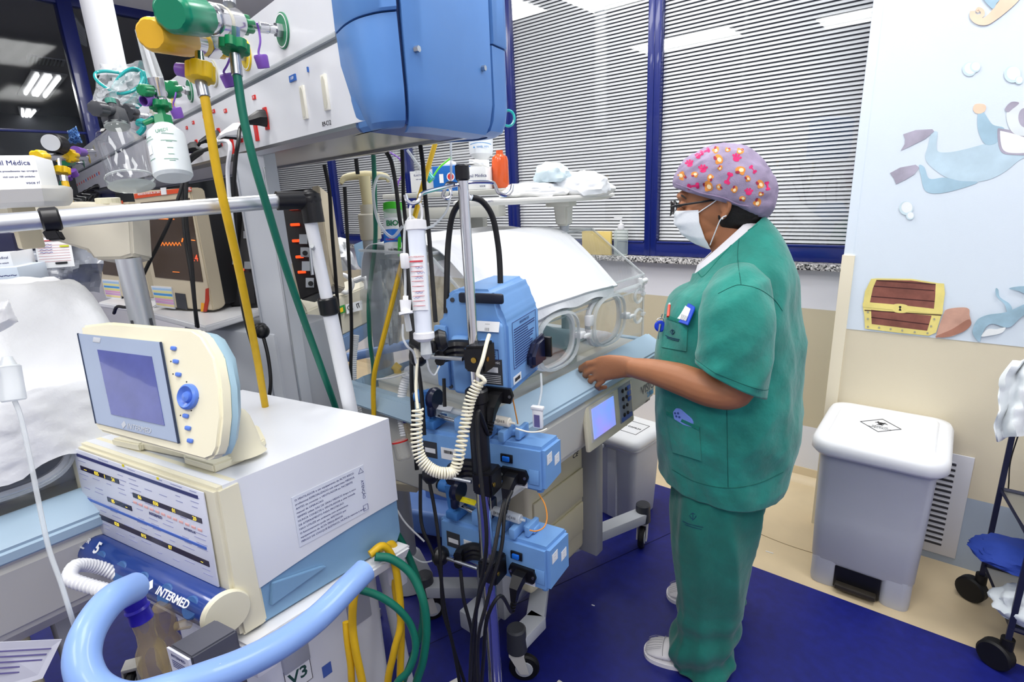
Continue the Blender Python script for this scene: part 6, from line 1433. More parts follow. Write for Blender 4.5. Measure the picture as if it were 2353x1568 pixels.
# bedside monitors on shelves
MB_ = mat('monitor_beige', '#cbbfa6', .45); ORL = mat('orange_label', '#d8502a', .5)
SCRM = mat('old_screen_dark', '#3c332b', .2, emit='#3a2a1e', es=.35, vary=.2, scale=6)
def oldmon(tl, tr_, br, bl, t_l, t_r, dback, label, scr, led, sticker, osc=1.0):
    """upright beige monitor: four front corners in the picture with left and right distance"""
    a = at(*bl, t_l); z0 = a.z; b_ = onpl(br[0], br[1], a, UP) if False else at(*br, t_r); b_ = Vector((b_.x, b_.y, z0))
    ux = (b_-a).normalized(); uy = UP.cross(ux)
    if uy.dot(FW) < 0: uy = -uy
    w_ = sx(a, ux, br[0]); h_ = sy(a, UP, tl[1]); T = frame(a, ux, uy)
    t = thing('vital_monitor', label, 'monitor', T)
    fpl = T @ Vector((0, 0, 0)); nn = -uy
    def q(x, y): p = T.inverted() @ onpl(x, y, fpl, nn); return (p.x, p.z)
    m = MB(T); prof_x(m, [(0, 0), (.0, h_), (.035, h_), (.05, h_*.985), (.05, .01), (.03, .0)], 0, w_, .004); m.build('front_case', MB_, t)
    m = MB(T); m.box((w_/2, .05+dback/2, h_*.47), (w_*.92, dback, h_*.9), bev=.008); m.build('rear_case', mat('rear_black', '#1b1b1d', .5), t)
    m = MB(T @ Matrix.Rotation(pi/2, 4, 'X')); m.prism([q(*p) for p in scr], .0, .002); s_ = m.build('screen', SCRM, t)
    for (x0, y0, x1, y1, th_) in led:
        m = MB(); p0 = onpl(x0, y0, fpl-uy*.003, nn); p1 = onpl(x1, y1, fpl-uy*.003, nn); m.cyl(p0, p1, th_, seg=6); m.build('trace', mat('amber_trace', '#ff8a3a', .4, emit='#ff7a2a', es=.9), s_)
    if sticker:
        m = MB(T @ Matrix.Rotation(pi/2, 4, 'X')); st = [q(*p) for p in sticker]; m.prism(st, .0, .0035); o = m.build('instruction_card', mat('card_rows', '#dfe3ea', .5), t)
        cols = ['#a7c8e8', '#e8e39a', '#4d9ad8', '#e6de8c', '#dca5c6', '#cfa0cc', '#e8d59a']
        for k, c in enumerate(cols):
            m = MB(T @ Matrix.Rotation(pi/2, 4, 'X')); f0, f1 = (k+.6)/8, (k+1.4)/8
            L_ = lambda f: (Vector(st[0]).lerp(Vector(st[3]), f), Vector(st[1]).lerp(Vector(st[2]), f))
            a_, b2 = L_(f0); c2, d2 = L_(f1); a_ = a_.lerp(b2, .04); c2 = c2.lerp(d2, .04)
            m.prism([tuple(a_), tuple(b2), tuple(d2), tuple(c2)], .0034, .004); m.build('coloured_row', mat('row_'+c[1:], c, .6), o, smooth=False)
    return t, T, w_, h_, q, nn, fpl
scr = [(324, 466), (436, 455), (467, 648), (358, 637)]
led = []
for k in range(12): led.append((370+k*3.8, 564-8*(k % 2)+1, 373.8+k*3.8, 564-8*((k+1) % 2)+1, .0010))
led += [(418, 556, 420, 548, .002), (427, 545, 430, 556, .002), (440, 552, 448, 553, .0015), (397, 625, 412, 626, .001), (362, 503, 400, 504, .0015)]
t1_, TM, wM, hM, qM, nM, fM = oldmon((307, 440), (448, 424), (490, 727), (362, 706), 1.84, 1.74, .20, 'beige patient monitor with orange label and dark screen, the nearer one by the column', scr, led,
    [(349, 657), (395, 660), (404, 710), (362, 704)])
m = MB(TM @ Matrix.Rotation(pi/2, 4, 'X')); m.prism([qM(*p) for p in ((310, 446), (440, 430), (441, 440), (311, 457))], 0, .003); ol = m.build('orange_strip', ORL, t1_)
def txt_on(par, q1, q2, body, size, m_, name='lettering', off=.0045, fp=None, nn=None):
    p1 = onpl(*q1, fp+nn*off, nn); p2 = onpl(*q2, fp+nn*off, nn); x_ = (p2-p1).normalized(); y_ = nn.cross(x_)
    if y_.z < 0: y_ = -y_
    M_ = Matrix((x_, y_, nn)).transposed().to_4x4(); M_.translation = (p1+p2)/2
    m = MB(M_); m.text(body, Matrix.Identity(4), size, .0003); return m.build(name, m_, par, smooth=False)
txt_on(ol, (312, 448), (372, 441), 'MONITOR PORTAL DX 2020', .0085, PAPER, fp=fM, nn=nM); txt_on(ol, (415, 437), (437, 434), 'DIGITAL', .014, PAPER, fp=fM, nn=nM)
txt_on(t1_, (432, 593), (452, 594), '34.4', .030, mat('red_digits', '#e0583a', .4, emit='#ff5a38', es=.8), 'red_digits', fp=fM, nn=nM)
m = MB(TM @ Matrix.Rotation(pi/2, 4, 'X')); m.prism([qM(*p) for p in ((403, 673), (426, 676), (432, 712), (408, 708))], 0, .002); m.build('small_display', DGREY, t1_)
m = MB(TM @ Matrix.Rotation(pi/2, 4, 'X')); m.prism([qM(*p) for p in ((474, 664), (480, 662), (481, 690), (476, 716), (468, 717), (473, 692))], 0, .003); m.build('alarm_lamp', mat('lamp_red', '#b5321a', .3), t1_)
m = MB(TM @ Matrix.Rotation(pi/2, 4, 'X')); m.prism([qM(*p) for p in ((464, 696), (471, 698), (470, 716), (463, 716))], 0, .003); m.build('amber_lamp', mat('lamp_amber', '#f0a820', .3), t1_)
m = MB(TM @ Matrix.Rotation(pi/2, 4, 'X')); m.prism([qM(*p) for p in ((372, 432), (384, 431), (386, 447), (374, 448))], 0.003, .005); m.build('paper_tag', PAPER, t1_)
t2_, T2m, w2_, h2_, q2m, n2m, f2m = oldmon((188, 470), (300, 455), (345, 690), (240, 680), 2.35, 2.22, .16, 'beige patient monitor further back, half hidden behind the silver post', [(205, 500), (285, 492), (316, 640), (238, 630)], [],
    [(236, 642), (274, 645), (280, 688), (246, 684)])
m = MB(T2m @ Matrix.Rotation(pi/2, 4, 'X')); m.prism([q2m(*p) for p in ((190, 474), (282, 461), (283, 468), (191, 482))], 0, .003); m.build('orange_strip', ORL, t2_)
m = MB(T2m @ Matrix.Rotation(pi/2, 4, 'X')); m.prism([q2m(*p) for p in ((322, 645), (328, 640), (331, 680), (325, 684))], 0, .003); m.build('alarm_lamp', mat('lamp_red', '#b5321a', .3), t2_)
# shelves with little cabinet
m = MB(); sz = (TM.translation.z)-.008
def flat(px, z, th, bev=.004):
    P = [onz(x, y, z) for x, y in px]; m.hull8([p-UP*th for p in P], P, bev)
flat([(318, 712), (470, 750), (598, 712), (500, 690)], sz, .02)
sh1 = m.build('shelf', WHITE); tag(sh1, 'white shelf carrying the nearer beige monitor', 'shelf')
m = MB(); flat([(225, 695), (340, 712), (370, 695), (300, 672)], T2m.translation.z-.008, .02); sh2 = m.build('shelf', WHITE); tag(sh2, 'white shelf carrying the further beige monitor', 'shelf')
pcab = onz(490, 724, sz); m = MB(frame((pcab.x-.02, pcab.y+.04, 0), hd(15))); m.box((.06, .08, (sz-.03)/2+.02), (.40, .26, sz-.10), bev=.01); cb_ = m.build('equipment_cabinet', LGREY); tag(cb_, 'light grey cabinet standing under the monitor shelf', 'cabinet')
# dark rack units either side of the column
def rack(px, t_, label, leds, beige=None):
    P = [at(x, y, t_) for x, y in px]; nrm_ = (P[1]-P[0]).cross(P[3]-P[0]).normalized()
    if nrm_.dot(FW) < 0: nrm_ = -nrm_
    t = thing('module_rack', label, 'rack', (P[0]+P[2])/2)
    m = MB(); m.hull8(P, [p+nrm_*.12 for p in P], .004); m.build('rack_body', mat('rack_black', '#1c1b1e', .45), t)
    m = MB()
    for (x0, y0, x1, y1) in leds: m.cyl(at(x0, y0, t_-.008), at(x1, y1, t_-.008), .0045, seg=6)
    m.build('orange_lamp', mat('orange_led', '#ff5a2a', .4, emit='#ff4a1a', es=1.2), t)
    return t, nrm_
t, nr = rack([(632, 440), (716, 432), (752, 665), (690, 690)], 1.75, 'black module rack with glowing orange bars right of the column', [(665, 480, 685, 479), (668, 517, 688, 516), (672, 554, 692, 553), (680, 591, 697, 590), (685, 626, 702, 625), (652, 445, 668, 444)])
m = MB(); P = [at(x, y, 1.745) for x, y in ((716, 428), (733, 426), (765, 655), (750, 668))]; m.hull8(P, [p+nr*.13 for p in P], .003); m.build('beige_side', MB_, t)
m = MB()
for x, y in ((697, 550), (700, 580), (703, 612), (712, 650)):
    c_ = at(x, y, 1.735); T = Matrix((EX, -EY, -FW)).transposed().to_4x4(); T.translation = c_; m.box((0, 0, 0), (.024, .030, .006), L=T)
m.build('socket_plate', LGREY, t)
m = MB()
for x, y in ((701, 582), (714, 652)): m.cyl(at(x, y, 1.735), at(x, y, 1.72), .008, seg=12)
m.build('round_port', BLACK, t)
t, nr = rack([(498, 436), (560, 430), (590, 700), (528, 705)], 1.82, 'black module rack left of the column behind the yellow hose', [(528, 478, 538, 478), (530, 508, 540, 508), (555, 620, 560, 620)])
m = MB()
for x, y in ((524, 556), (540, 600), (568, 540), (570, 610)):
    T = Matrix((EX, -EY, -FW)).transposed().to_4x4(); T.translation = at(x, y, 1.80); m.box((0, 0, 0), (.022, .024, .006), L=T)
m.build('socket_plate', GREY, t)
# small tag with barcode behind the post
q = [at(312, 520, 1.52), at(336, 516, 1.52), at(345, 562, 1.52), at(322, 566, 1.52)]; m = MB(); m.hull8(q, [p+FW*.001 for p in q]); tg = m.build('barcode_tag', PAPER, smooth=False); tag(tg, 'white barcode tag hanging beside the silver post', 'tag')
m = MB()
for k in range(8): m.cyl(at(320+k*2.2, 548, 1.517), at(321+k*2.2, 557, 1.517), .0008, seg=4)
m.build('barcode', INK, tg)
# black stethoscope-like lump on the cable by the column
m = MB(); m.ell(at(602, 762, 1.5), (.02, .02, .02)); m.ell(at(596, 752, 1.5), (.012, .02, .012)); m.tube([at(604, 770, 1.5), at(616, 820, 1.5), at(622, 880, 1.5), at(615, 930, 1.5)], .005, 8); o = m.build('black_connector', BLACK); tag(o, 'round black connector hanging on its cord left of the column', 'connector')
# ================================================================== BEHIND THE DRIP POLE
P2 = at(852, 540, 1.9)
gp_ = thing('equipment_post', 'thick grey post with beige T-shaped hanger on top, left of the drip pole', 'post', (P2.x, P2.y, 0))
zt2 = sy((P2.x, P2.y, 0), UP, 548); za = sy((P2.x, P2.y, 0), UP, 470); zb2 = sy((P2.x, P2.y, 0), UP, 405)
m = MB(); m.cyl((P2.x, P2.y, .12), (P2.x, P2.y, zt2), .043, .030, seg=26); m.build('post_tube', mat('post_grey', '#a9adb4', .35, .3), gp_)
m = MB(); m.cyl((P2.x, P2.y, zt2-.005), (P2.x, P2.y, za-.03), .036, .036, seg=24, bev=.004); m.cyl((P2.x, P2.y, za-.035), (P2.x, P2.y, za+.0), .026, seg=24); m.build('socket', mat('socket_beige', '#b9b5a6', .5), gp_)
m = MB(); m.cyl((P2.x, P2.y, za), (P2.x, P2.y, zb2), .017, .020, seg=20); m.tube([at(783, 422, 1.85), at(795, 408, 1.86), at(840, 403, 1.88), at(885, 406, 1.9), at(893, 418, 1.9)], [.006, .012, .015, .012, .006], 12); m.build('hanger', mat('hanger_beige', '#c3b992', .45), gp_)
m = MB(); m.cyl((P2.x, P2.y, .0), (P2.x, P2.y, .14), .10, .06, seg=24, bev=.01); m.build('base', LGREY, gp_)
q_ = at(916, 1112, 1.95); m = MB(frame((q_.x, q_.y, q_.z), hd(25))); m.box((0, 0, 0), (.16, .05, .03), bev=.004); m.build('bracket', BEIGE, gp_)
# shelf behind carrying glove boxes and bottles
SB = mat('shelf_board', '#c6c6be', .45)
zs = at(1000, 432, 2.2).z-.0
m = MB(); P = [onz(x, y, 1.548) for x, y in ()]
s_l, s_r = at(878, 446, 2.25), at(1175, 432, 2.1); 
ux = Vector((s_r.x-s_l.x, s_r.y-s_l.y, 0)); w_ = ux.length; ux.normalize(); zs = s_l.z
shT = frame((s_l.x, s_l.y, zs), ux)
m = MB(shT); m.box((w_/2, .13, -.012), (w_, .26, .02), bev=.003); m.box((w_*.45, .05, -.085), (w_*.9, .10, .045), bev=.004); m.box((w_*.62, .2, -.15), (.06, .06, .2), bev=.004)
shf = m.build('equipment_shelf', SB); tag(shf, 'beige equipment shelf under the blue glove box and the bottles', 'shelf')
m = MB(); b1 = shT @ Vector((w_*.62, .2, -.2)); m.cyl((b1.x, b1.y, .04), (b1.x, b1.y, b1.z), .025, seg=18); m.box((b1.x, b1.y, .03), (.3, .3, .05), bev=.01); m.build('stand', ALU, shf)
def bx(name, label, x0, x1, y, h_, d, m_, txt=None):
    T = shT @ Matrix.Translation((x0*w_, y, 0)); t = thing(name, label, 'box', T); ww = (x1-x0)*w_
    m = MB(T); m.box((ww/2, d/2, h_/2), (ww, d, h_), bev=.0015); m.build('carton', m_, t)
    if txt:
        m = MB(T @ facing((ww/2, -.0004, h_/2), (0, -1, 0)))
        for s_, x, yy, sz in txt: m.text(s_, Matrix.Translation((x*ww, yy*h_, 0)), sz*h_, .0003)
        m.build('lettering', INKB, t, smooth=False)
    return t, T, ww
t, T, ww = bx('glove_box', 'bright blue glove box with white logo on the shelf behind the drip pole', .37, .60, .06, .098, .11, mat('box_blue', '#1264b8', .4), [('VINIL', .1, -.35, .2)])
m = MB(T @ facing((ww*.62, -.0006, .055), (0, -1, 0))); m.lathe([(.017, 0), (.017, .0006)], seg=20); lg = m.build('round_logo', PAPER, t); m = MB(T @ facing((ww*.62, -.001, .055), (0, -1, 0))); m.lathe([(.013, 0), (.013, .0007)], seg=20); m.build('round_logo_centre', RED, t)
m = MB(T @ facing((ww*.3, -.0006, .05), (0, -1, 0))); m.box((0, 0, .0002), (.018, .035, .0006)); m.build('white_panel', PAPER, t)
m = MB(T @ Matrix.Translation((ww*.45, .05, .105))); m.ell((0, 0, 0), (.03, .02, .016)); m.build('tissue', PAPER, t)
bx('glove_box', 'white glove box beside the blue one, turned end-on behind the drip pole', .60, .79, .05, .088, .10, PAPER, [('Vinil Médica', .12, .1, .20), ('luvas para procedimento', .1, -.12, .09), ('voce', .34, -.35, .14)])
bx('carton', 'small white printed carton at the left end of the shelf', .17, .36, .08, .085, .09, mat('carton_grey', '#cfd0d2', .6), [('ELASTICO', -.1, .3, .13), ('uso unico', -.1, .12, .1)])
# orange bottle and the white bottle hanging above it
t = thing('antiseptic_bottle', 'orange translucent antiseptic bottle standing at the right end of the shelf', 'bottle', shT @ Vector((w_*.86, .15, 0)))
m = MB(shT); m.lathe([(.030, .002), (.034, .008), (.034, .11), (.03, .125), (.015, .135), (.014, .15)], (w_*.845, .15, 0), UP, 24); m.build('bottle', mat('orange_liquid', '#d2541c', .2, coat=.4), t)
ht = thing('hanging_bottle', 'white plastic dispenser bottle with blue print hanging under the rail cap', 'bottle', at(1104, 340, 1.95))
c1_ = at(1103, 250, 1.92); c2_ = at(1106, 370, 1.95); ax = c2_-c1_
m = MB(); m.lathe([(.03, 0), (.042, .01), (.043, ax.length*.78), (.040, ax.length*.88), (.02, ax.length*.97), (.008, ax.length)], c1_, ax, 28); m.build('bottle', mat('dispenser_white', '#e2e6ea', .4), ht)
HT = frame(c1_, (ax.normalized().cross(FW)), FW, -ax.normalized())
BI = mat('blue_ink', '#2f86c6', .5)
m = MB(HT @ facing((0, -.0435, -.095), (0, -1, 0))); m.text('MAUX', Matrix.Translation((0, 0, .001)), .032, .0004, bold=.03); m.text('NIVEL MIN', Matrix.Translation((.008, -.048, .001)), .009, .0003); m.prism([(-.026, -.052), (-.018, -.052), (-.022, -.045)], .001, .0014); m.build('lettering', BI, ht, smooth=False)
curved_label(HT, .0434, -1.0, 1.0, -.1295, -.1275, .0003).build('level_line', BI, ht)
crumple('barcode_label', 'white barcode label hanging below the dispenser bottle', 'label', [(1078, 366), (1124, 368), (1124, 386), (1078, 376)], 1.9, PAPER, seed=3, amp=1, dt=.004, fold=.002)
m = MB(); m.cyl(c1_-UP*.01, (c1_.x, c1_.y, CEIL), .010, seg=12); m.build('hanger_rod', LGREY, ht)
# teal mask hoop behind the cap
m = MB(); m.tube([at(1168+14*cos(a), 272+18*sin(a), 1.6) for a in [2*pi*k/12 for k in range(12)]], .004, 8, closed=True, sm=3); o = m.build('teal_tube_loop', TEAL); tag(o, 'small teal tube loop showing behind the blue rail cap', 'tube')
crumple('white_film', 'white plastic bag showing above the blue rail cap', 'bag', [(1108, -20), (1155, -20), (1158, 26), (1120, 10)], 1.7, PAPER, seed=8, amp=4, dt=.02)
# tray on the incubator post with wrapped packs
tt = thing('upper_tray', 'pale equipment tray on a grey post above the large incubator', 'tray', at(1290, 460, 1.95))
tp_ = [at(1040, 448, 1.75), at(1170, 455, 1.72), at(1330, 462, 1.80), at(1395, 455, 1.9), at(1412, 440, 2.05), at(1180, 434, 2.05), at(1060, 436, 1.98)]
zt3 = at(1290, 452, 1.9).z
cen = sum(tp_, Vector())/len(tp_)
ringf = lambda s_, z: [Vector((cen.x+(p.x-cen.x)*s_, cen.y+(p.y-cen.y)*s_, z)) for p in tp_]
m = MB(); m.loft([ringf(.93, zt3-.016), ringf(1.0, zt3-.006), ringf(1.0, zt3), ringf(.97, zt3+.004)]); m.build('tray_plate', mat('tray_white', '#dddcd6', .4), tt)
pz = at(1296, 500, 1.93); m = MB(); m.cyl((pz.x, pz.y, .6), (pz.x, pz.y, sy((pz.x, pz.y, 0), UP, 515)), .017, seg=20); m.build('post', mat('tray_post_grey', '#b4b8bd', .35, .3), tt)
m = MB(frame((pz.x, pz.y, 0), hd(10))); z5 = sy((pz.x, pz.y, 0), UP, 512); m.hull8([(-.022, -.025, z5-.01), (.022, -.025, z5-.01), (.022, .025, z5-.01), (-.022, .025, z5-.01)], [(-.030, -.028, zt3-.02), (.024, -.028, zt3-.02), (.024, .03, zt3-.02), (-.030, .03, zt3-.02)], .006); m.box((-.01, 0, zt3-.024), (.09, .07, .02), bev=.005); m.build('bracket', mat('tray_bracket_white', '#d8d6cc', .4), tt)
def pack(name, label, c, r, m_, seed, par=None, rotz=0):
    b = bmesh.new(); bmesh.ops.create_icosphere(b, subdivisions=4, radius=1)
    Rz = Matrix.Rotation(rotz, 3, 'Z')
    for v in b.verts:
        n_ = 1+.22*noise.noise(v.co*1.8+Vector((seed, 0, 0)))+.10*noise.noise(v.co*5+Vector((seed, 3, 0)))+.05*noise.noise(v.co*11+Vector((0, seed, 0)))
        p = Vector((v.co.x*r[0], v.co.y*r[1], v.co.z*r[2]))*n_
        if p.z < -r[2]*.55: p.z = -r[2]*.55
        v.co = Rz @ p + Vector(c)
    m = MB(); m._merge(b); o = m.build(name, m_, par, ang=40)
    if par is None: tag(o, label, 'package')
    return o
PK = mat('pack_white_plastic', '#eef0f2', .3, coat=.5); PK2 = mat('pack_pale_blue', '#d3e4ea', .5)
c_ = at(1225, 430, 1.86); c_.z = zt3+.018; pack('wrapped_pack', 'white wrapped pack on the left of the upper tray', c_, (.115, .09, .034), PK, 2, rotz=.4)
c_ = at(1325, 425, 1.90); c_.z = zt3+.028; pack('wrapped_pack', 'large white wrapped pack on the right of the upper tray', c_, (.12, .10, .055), PK, 5, rotz=.5)
c_ = at(1268, 400, 1.84); c_.z = zt3+.072; o = pack('folded_bag', 'pale blue printed plastic bag lying on the white packs', c_, (.062, .05, .042), PK2, 9, rotz=.3)
c_ = at(1166, 424, 1.8); c_.z = zt3+.016; pack('clear_ball', 'small clear plastic bundle at the left end of the upper tray', c_, (.014, .014, .014), glassy('bundle_film', '#eef2f4', .4), 3)
m = MB(); m.text('MATERIAL ESTERIL', facing(tp_[0].lerp(tp_[1], .6)*1.0-Vector((0, 0, tp_[0].lerp(tp_[1], .6).z-zt3+.003))-FW*.004, -FW), .008, .0003)
m.build('lettering', INKB, tt, smooth=False)
# soap dispenser and yellow pad on the sill
sp_ = onY(1427, 600, YW-.03); zs_ = SILL+.0115
so = thing('soap_dispenser', 'clear pump dispenser bottle standing on the granite sill behind the incubator', 'bottle', (sp_.x, YW-.035, zs_))
x_, y_ = sp_.x, YW-.035
m = MB(); m.box((x_, y_, zs_+.075), (.075, .05, .148), bev=.01, seg=3); m.build('bottle', glassy('dispenser_clear', '#e0ece6', .22), so)
m = MB(); m.lathe([(.018, 0), (.02, .004), (.018, .03), (.006, .034), (.005, .06), (.009, .062), (.009, .07)], (x_, y_, zs_+.15), UP, 18); m.box((x_-.02, y_, zs_+.217), (.05, .009, .007), bev=.002); m.build('pump_head', WHITE, so)
py_ = onY(1372, 580, YW-.04)
m = MB(); m.box((py_.x, YW-.042, zs_+.07), (.20, .02, .14), bev=.003); o = m.build('yellow_pad', mat('ochre_pad', '#d6bd6e', .6)); tag(o, 'ochre yellow pad leaning on the window behind the incubator hood', 'pad')
# bottle hanging in a film sleeve
bt_ = thing('feeding_bottle', 'clear bottle with blue and white label and green cap hanging beside the grey post', 'bottle', at(900, 540, 1.6))
a_, c_ = at(903, 470, 1.6), at(908, 592, 1.6); ax = c_-a_
m = MB(); m.lathe([(.026, .012), (.028, .02), (.029, ax.length*.95), (.022, ax.length)], a_, ax, 26); m.build('bottle', glassy('bottle_clearish', '#dfe8ea', .35), bt_)
m = MB(); m.lathe([(.028, -.002), (.029, .003), (.029, .018), (.026, .02)], a_, ax, 26); m.build('green_cap', mat('cap_bright_green', '#45c02e', .35), bt_)
BT = frame(a_, (ax.normalized().cross(FW)), FW, -ax.normalized())
lb1 = curved_label(BT, .0296, -1.3, 1.3, -.150, -.045, .0004).build('white_label', PAPER, bt_)
curved_label(BT, .0302, -1.3, 1.3, -.115, -.078, .0004).build('blue_band', mat('label_bright_blue', '#1f6fd0', .4), bt_)
m = MB(BT @ facing((.002, -.0305, -.062), (0, -1, 0))); m.text('BIO', Matrix.Translation((0, 0, .0006)), .022, .0004, bold=.03); m.build('lettering', mat('bio_green', '#12784a', .5), bt_, smooth=False)
m = MB(BT @ facing((.002, -.0308, -.108), (0, -1, 0))); m.text('Coletor univ', Matrix.Translation((0, 0, .0006)), .008, .0004); m.build('lettering', RED, bt_, smooth=False)
m = MB(BT @ facing((.0, -.0302, -.138), (0, -1, 0))); m.text('250 ML', Matrix.Translation((0, 0, .0006)), .009, .0004); m.build('lettering', INK, bt_, smooth=False)
m = MB(); m.hull8([at(914, 545, 1.57), at(922, 543, 1.57), at(922, 590, 1.57), at(914, 590, 1.57)], [at(914, 545, 1.55), at(922, 543, 1.55), at(922, 590, 1.55), at(914, 590, 1.55)], .002); o = m.build('green_clip', mat('cap_bright_green', '#45c02e', .35)); tag(o, 'small bright green clip on the side of the hanging bottle', 'clip')
crumple('film_sleeve', 'long translucent grey film sleeve hanging below the labelled bottle', 'bag', [(872, 595), (925, 600), (918, 790), (888, 792)], 1.66, glassy('sleeve_film', '#c4cdd2', .42, .12), seed=31, amp=7, dt=.05, fold=.02)
# clear looped tube by the T hanger
cable('clear_tube', [(925, 520, 1.5), (900, 545, 1.5), (870, 510, 1.5), (858, 450, 1.52), (866, 410, 1.54), (880, 404, 1.55), (898, 414, 1.56), (905, 440, 1.56)], .0042, CLEARF, 'clear soft tube looping round the beige hanger', 'tube')
cable('clear_tube', [(1036, 325, 1.4), (1036, 420, 1.38), (1028, 480, 1.36), (1000, 515, 1.34), (980, 525, 1.3)], .0030, CLEARF, 'clear soft tube hanging from the rail behind the drip pole', 'tube')
cable('clear_tube', [(936, 345, 1.6), (965, 385, 1.6), (975, 400, 1.6)], .004, CLEARF, 'short clear tube under the rail left of the glove box', 'tube')
# hanging cables behind
for i, (pts, r, lb, m_) in enumerate([
    ([(745, 378, 1.62), (757, 440, 1.65), (762, 520, 1.7), (770, 620, 1.75), (778, 720, 1.8), (795, 860, 1.85), (812, 960, 1.9)], .0058, 'black cable hanging from the rail just right of the black rack', BLK),
    ([(818, 365, 1.6), (822, 400, 1.62)], .006, 'short black cable end under the rail', BLK),
    ([(792, 430, 1.62), (797, 520, 1.66), (803, 620, 1.7), (808, 760, 1.75), (806, 860, 1.78), (812, 950, 1.85)], .0055, 'black cable hanging from the left arm of the beige hanger', BLK),
    ([(858, 356, 1.55), (860, 400, 1.57), (862, 480, 1.6), (862, 560, 1.62), (848, 680, 1.66), (850, 780, 1.7), (858, 860, 1.74), (846, 960, 1.78)], .0065, 'dark green cable in front of the grey post', HGRN),
    ([(888, 350, 1.45), (900, 375, 1.46), (910, 430, 1.48), (918, 500, 1.5), (928, 560, 1.52), (930, 640, 1.5), (944, 740, 1.45), (946, 880, 1.42), (952, 1000, 1.42), (958, 1080, 1.42)], .0055, 'black cable passing behind the burette', BLK),
    ([(924, 345, 1.4), (926, 400, 1.4), (928, 470, 1.4), (935, 540, 1.38), (938, 620, 1.36), (945, 700, 1.34), (955, 800, 1.32), (968, 900, 1.3), (975, 1000, 1.3)], .0050, 'second black cable close beside the burette', BLK),
    ([(966, 335, 1.36), (972, 380, 1.36), (976, 440, 1.36), (984, 520, 1.36), (992, 620, 1.36), (1001, 740, 1.34)], .0055, 'black cable right of the burette going down to the large pump', BLK),
    ([(1000, 330, 1.55), (985, 380, 1.55), (968, 440, 1.55), (945, 530, 1.55), (922, 610, 1.55), (905, 680, 1.55), (880, 780, 1.56), (862, 850, 1.58), (858, 900, 1.6), (860, 1000, 1.62)], .0072, 'thin yellow hose slanting down across the grey post', HYEL),
    ([(1020, 870, 1.2), (1022, 935, 1.2)], .004, 'short black lead between the large pump and the middle pump', BLK),
    ([(966, 1090, 1.3), (968, 1200, 1.3), (990, 1260, 1.3), (1010, 1310, 1.3), (1022, 1400, 1.32), (1045, 1500, 1.35), (1075, 1600, 1.38)], .0042, 'black cable hanging below the middle pump, left strand', BLK),
    ([(982, 1085, 1.28), (1000, 1180, 1.28), (1012, 1280, 1.28), (1018, 1400, 1.3), (1040, 1480, 1.32), (1060, 1600, 1.36)], .0042, 'black cable hanging below the middle pump, right strand', BLK),
    ([(1058, 1310, 1.28), (1066, 1380, 1.28), (1085, 1460, 1.3), (1095, 1600, 1.34)], .0042, 'black cable hanging below the lowest pump', BLK),
    ([(1176, 1130, 1.16), (1160, 1170, 1.12), (1152, 1260, 1.10), (1120, 1380, 1.10), (1098, 1480, 1.12), (1105, 1620, 1.2)], .0040, 'black cable crossing in front of the lowest pump', BLK),
    ([(900, 1150, 1.6), (930, 1200, 1.6), (975, 1245, 1.6)], .0028, 'thin white line behind the middle pump', WHITE),
    ([(935, 1270, 1.55), (970, 1292, 1.55), (1005, 1285, 1.55), (1040, 1268, 1.55)], .0022, 'thin clear line sagging left of the lowest pump', CLEARF)]):
    cable('hanging_cable', pts, r, m_, lb, 'cable' if m_ is BLK else 'hose')
cable('green_tie', [(1038, 362, 1.75), (1010, 385, 1.75), (990, 415, 1.75), (986, 420, 1.75)], .003, mat('lime_green', '#5fd62c', .4), 'lime green plastic tie sticking out beside the glove box', 'tie')
m = MB(); m.cyl(at(980, 398, 1.75), at(992, 414, 1.75), .012, .014, seg=14); o = m.build('teal_cup', TEAL); tag(o, 'tiny teal connector beside the lime green tie', 'connector')
# small glass jar under the rail
t = thing('glass_jar', 'clear glass jar with purple cord under the rail behind the cables', 'jar', at(928, 360, 1.9)); m = MB(); m.lathe([(.04, 0), (.045, .01), (.045, .085), (.05, .095), (.05, .1)], at(928, 330, 1.9), -UP, 24); m.build('jar', GLS, t)
m = MB(); m.tube([at(896, 350, 1.85), at(918, 365, 1.85), at(924, 380, 1.86)], .003, 6); m.tube([at(926, 400, 1.85), at(915, 420, 1.85), at(912, 440, 1.85)], .003, 6); m.build('purple_cord', PURPLE, t)
# third unit seen between the leg and the post: beige body with stickers, ribbed hoses, blue bars
t = thing('care_unit', 'beige bedside unit with stickers seen between the white leg and the grey post', 'unit', at(770, 760, 2.1))
P = [at(702, 715, 2.0), at(845, 655, 2.35), at(850, 740, 2.35), at(722, 805, 2.0)]; m = MB(); dpt_ = Vector((-.25, .12, 0)); m.hull8(P, [p+dpt_ for p in P], .006); m.build('body', mat('unit_beige', '#cfcab8', .45), t)
P = [at(722, 808, 1.98), at(850, 742, 2.33), at(846, 775, 2.33), at(735, 850, 1.98)]; m = MB(); m.hull8(P, [p+dpt_ for p in P], .006); m.build('blue_base', mat('unit_blue', '#6f8fb8', .4), t)
fpu = at(702, 715, 1.99); n_ = (at(845, 655, 2.34)-at(702, 715, 1.99)).cross(at(722, 805, 1.99)-at(702, 715, 1.99)).normalized(); n_ = -n_ if n_.dot(FW) > 0 else n_
def patch(px, m_, nm, off=.006):
    P = [onpl(x, y, fpu+n_*off, n_) for x, y in px]; m = MB(); m.hull8(P, [p-n_*.001 for p in P]); return m.build(nm, m_, t, smooth=False)
patch([(770, 708), (792, 700), (794, 718), (772, 726)], mat('flag_green', '#1d8a3c', .5), 'flag_sticker'); patch([(775, 712), (788, 706), (789, 716), (777, 721)], YEL, 'flag_sticker_centre', .008)
patch([(795, 700), (832, 690), (833, 712), (797, 722)], PAPER, 'white_sticker')
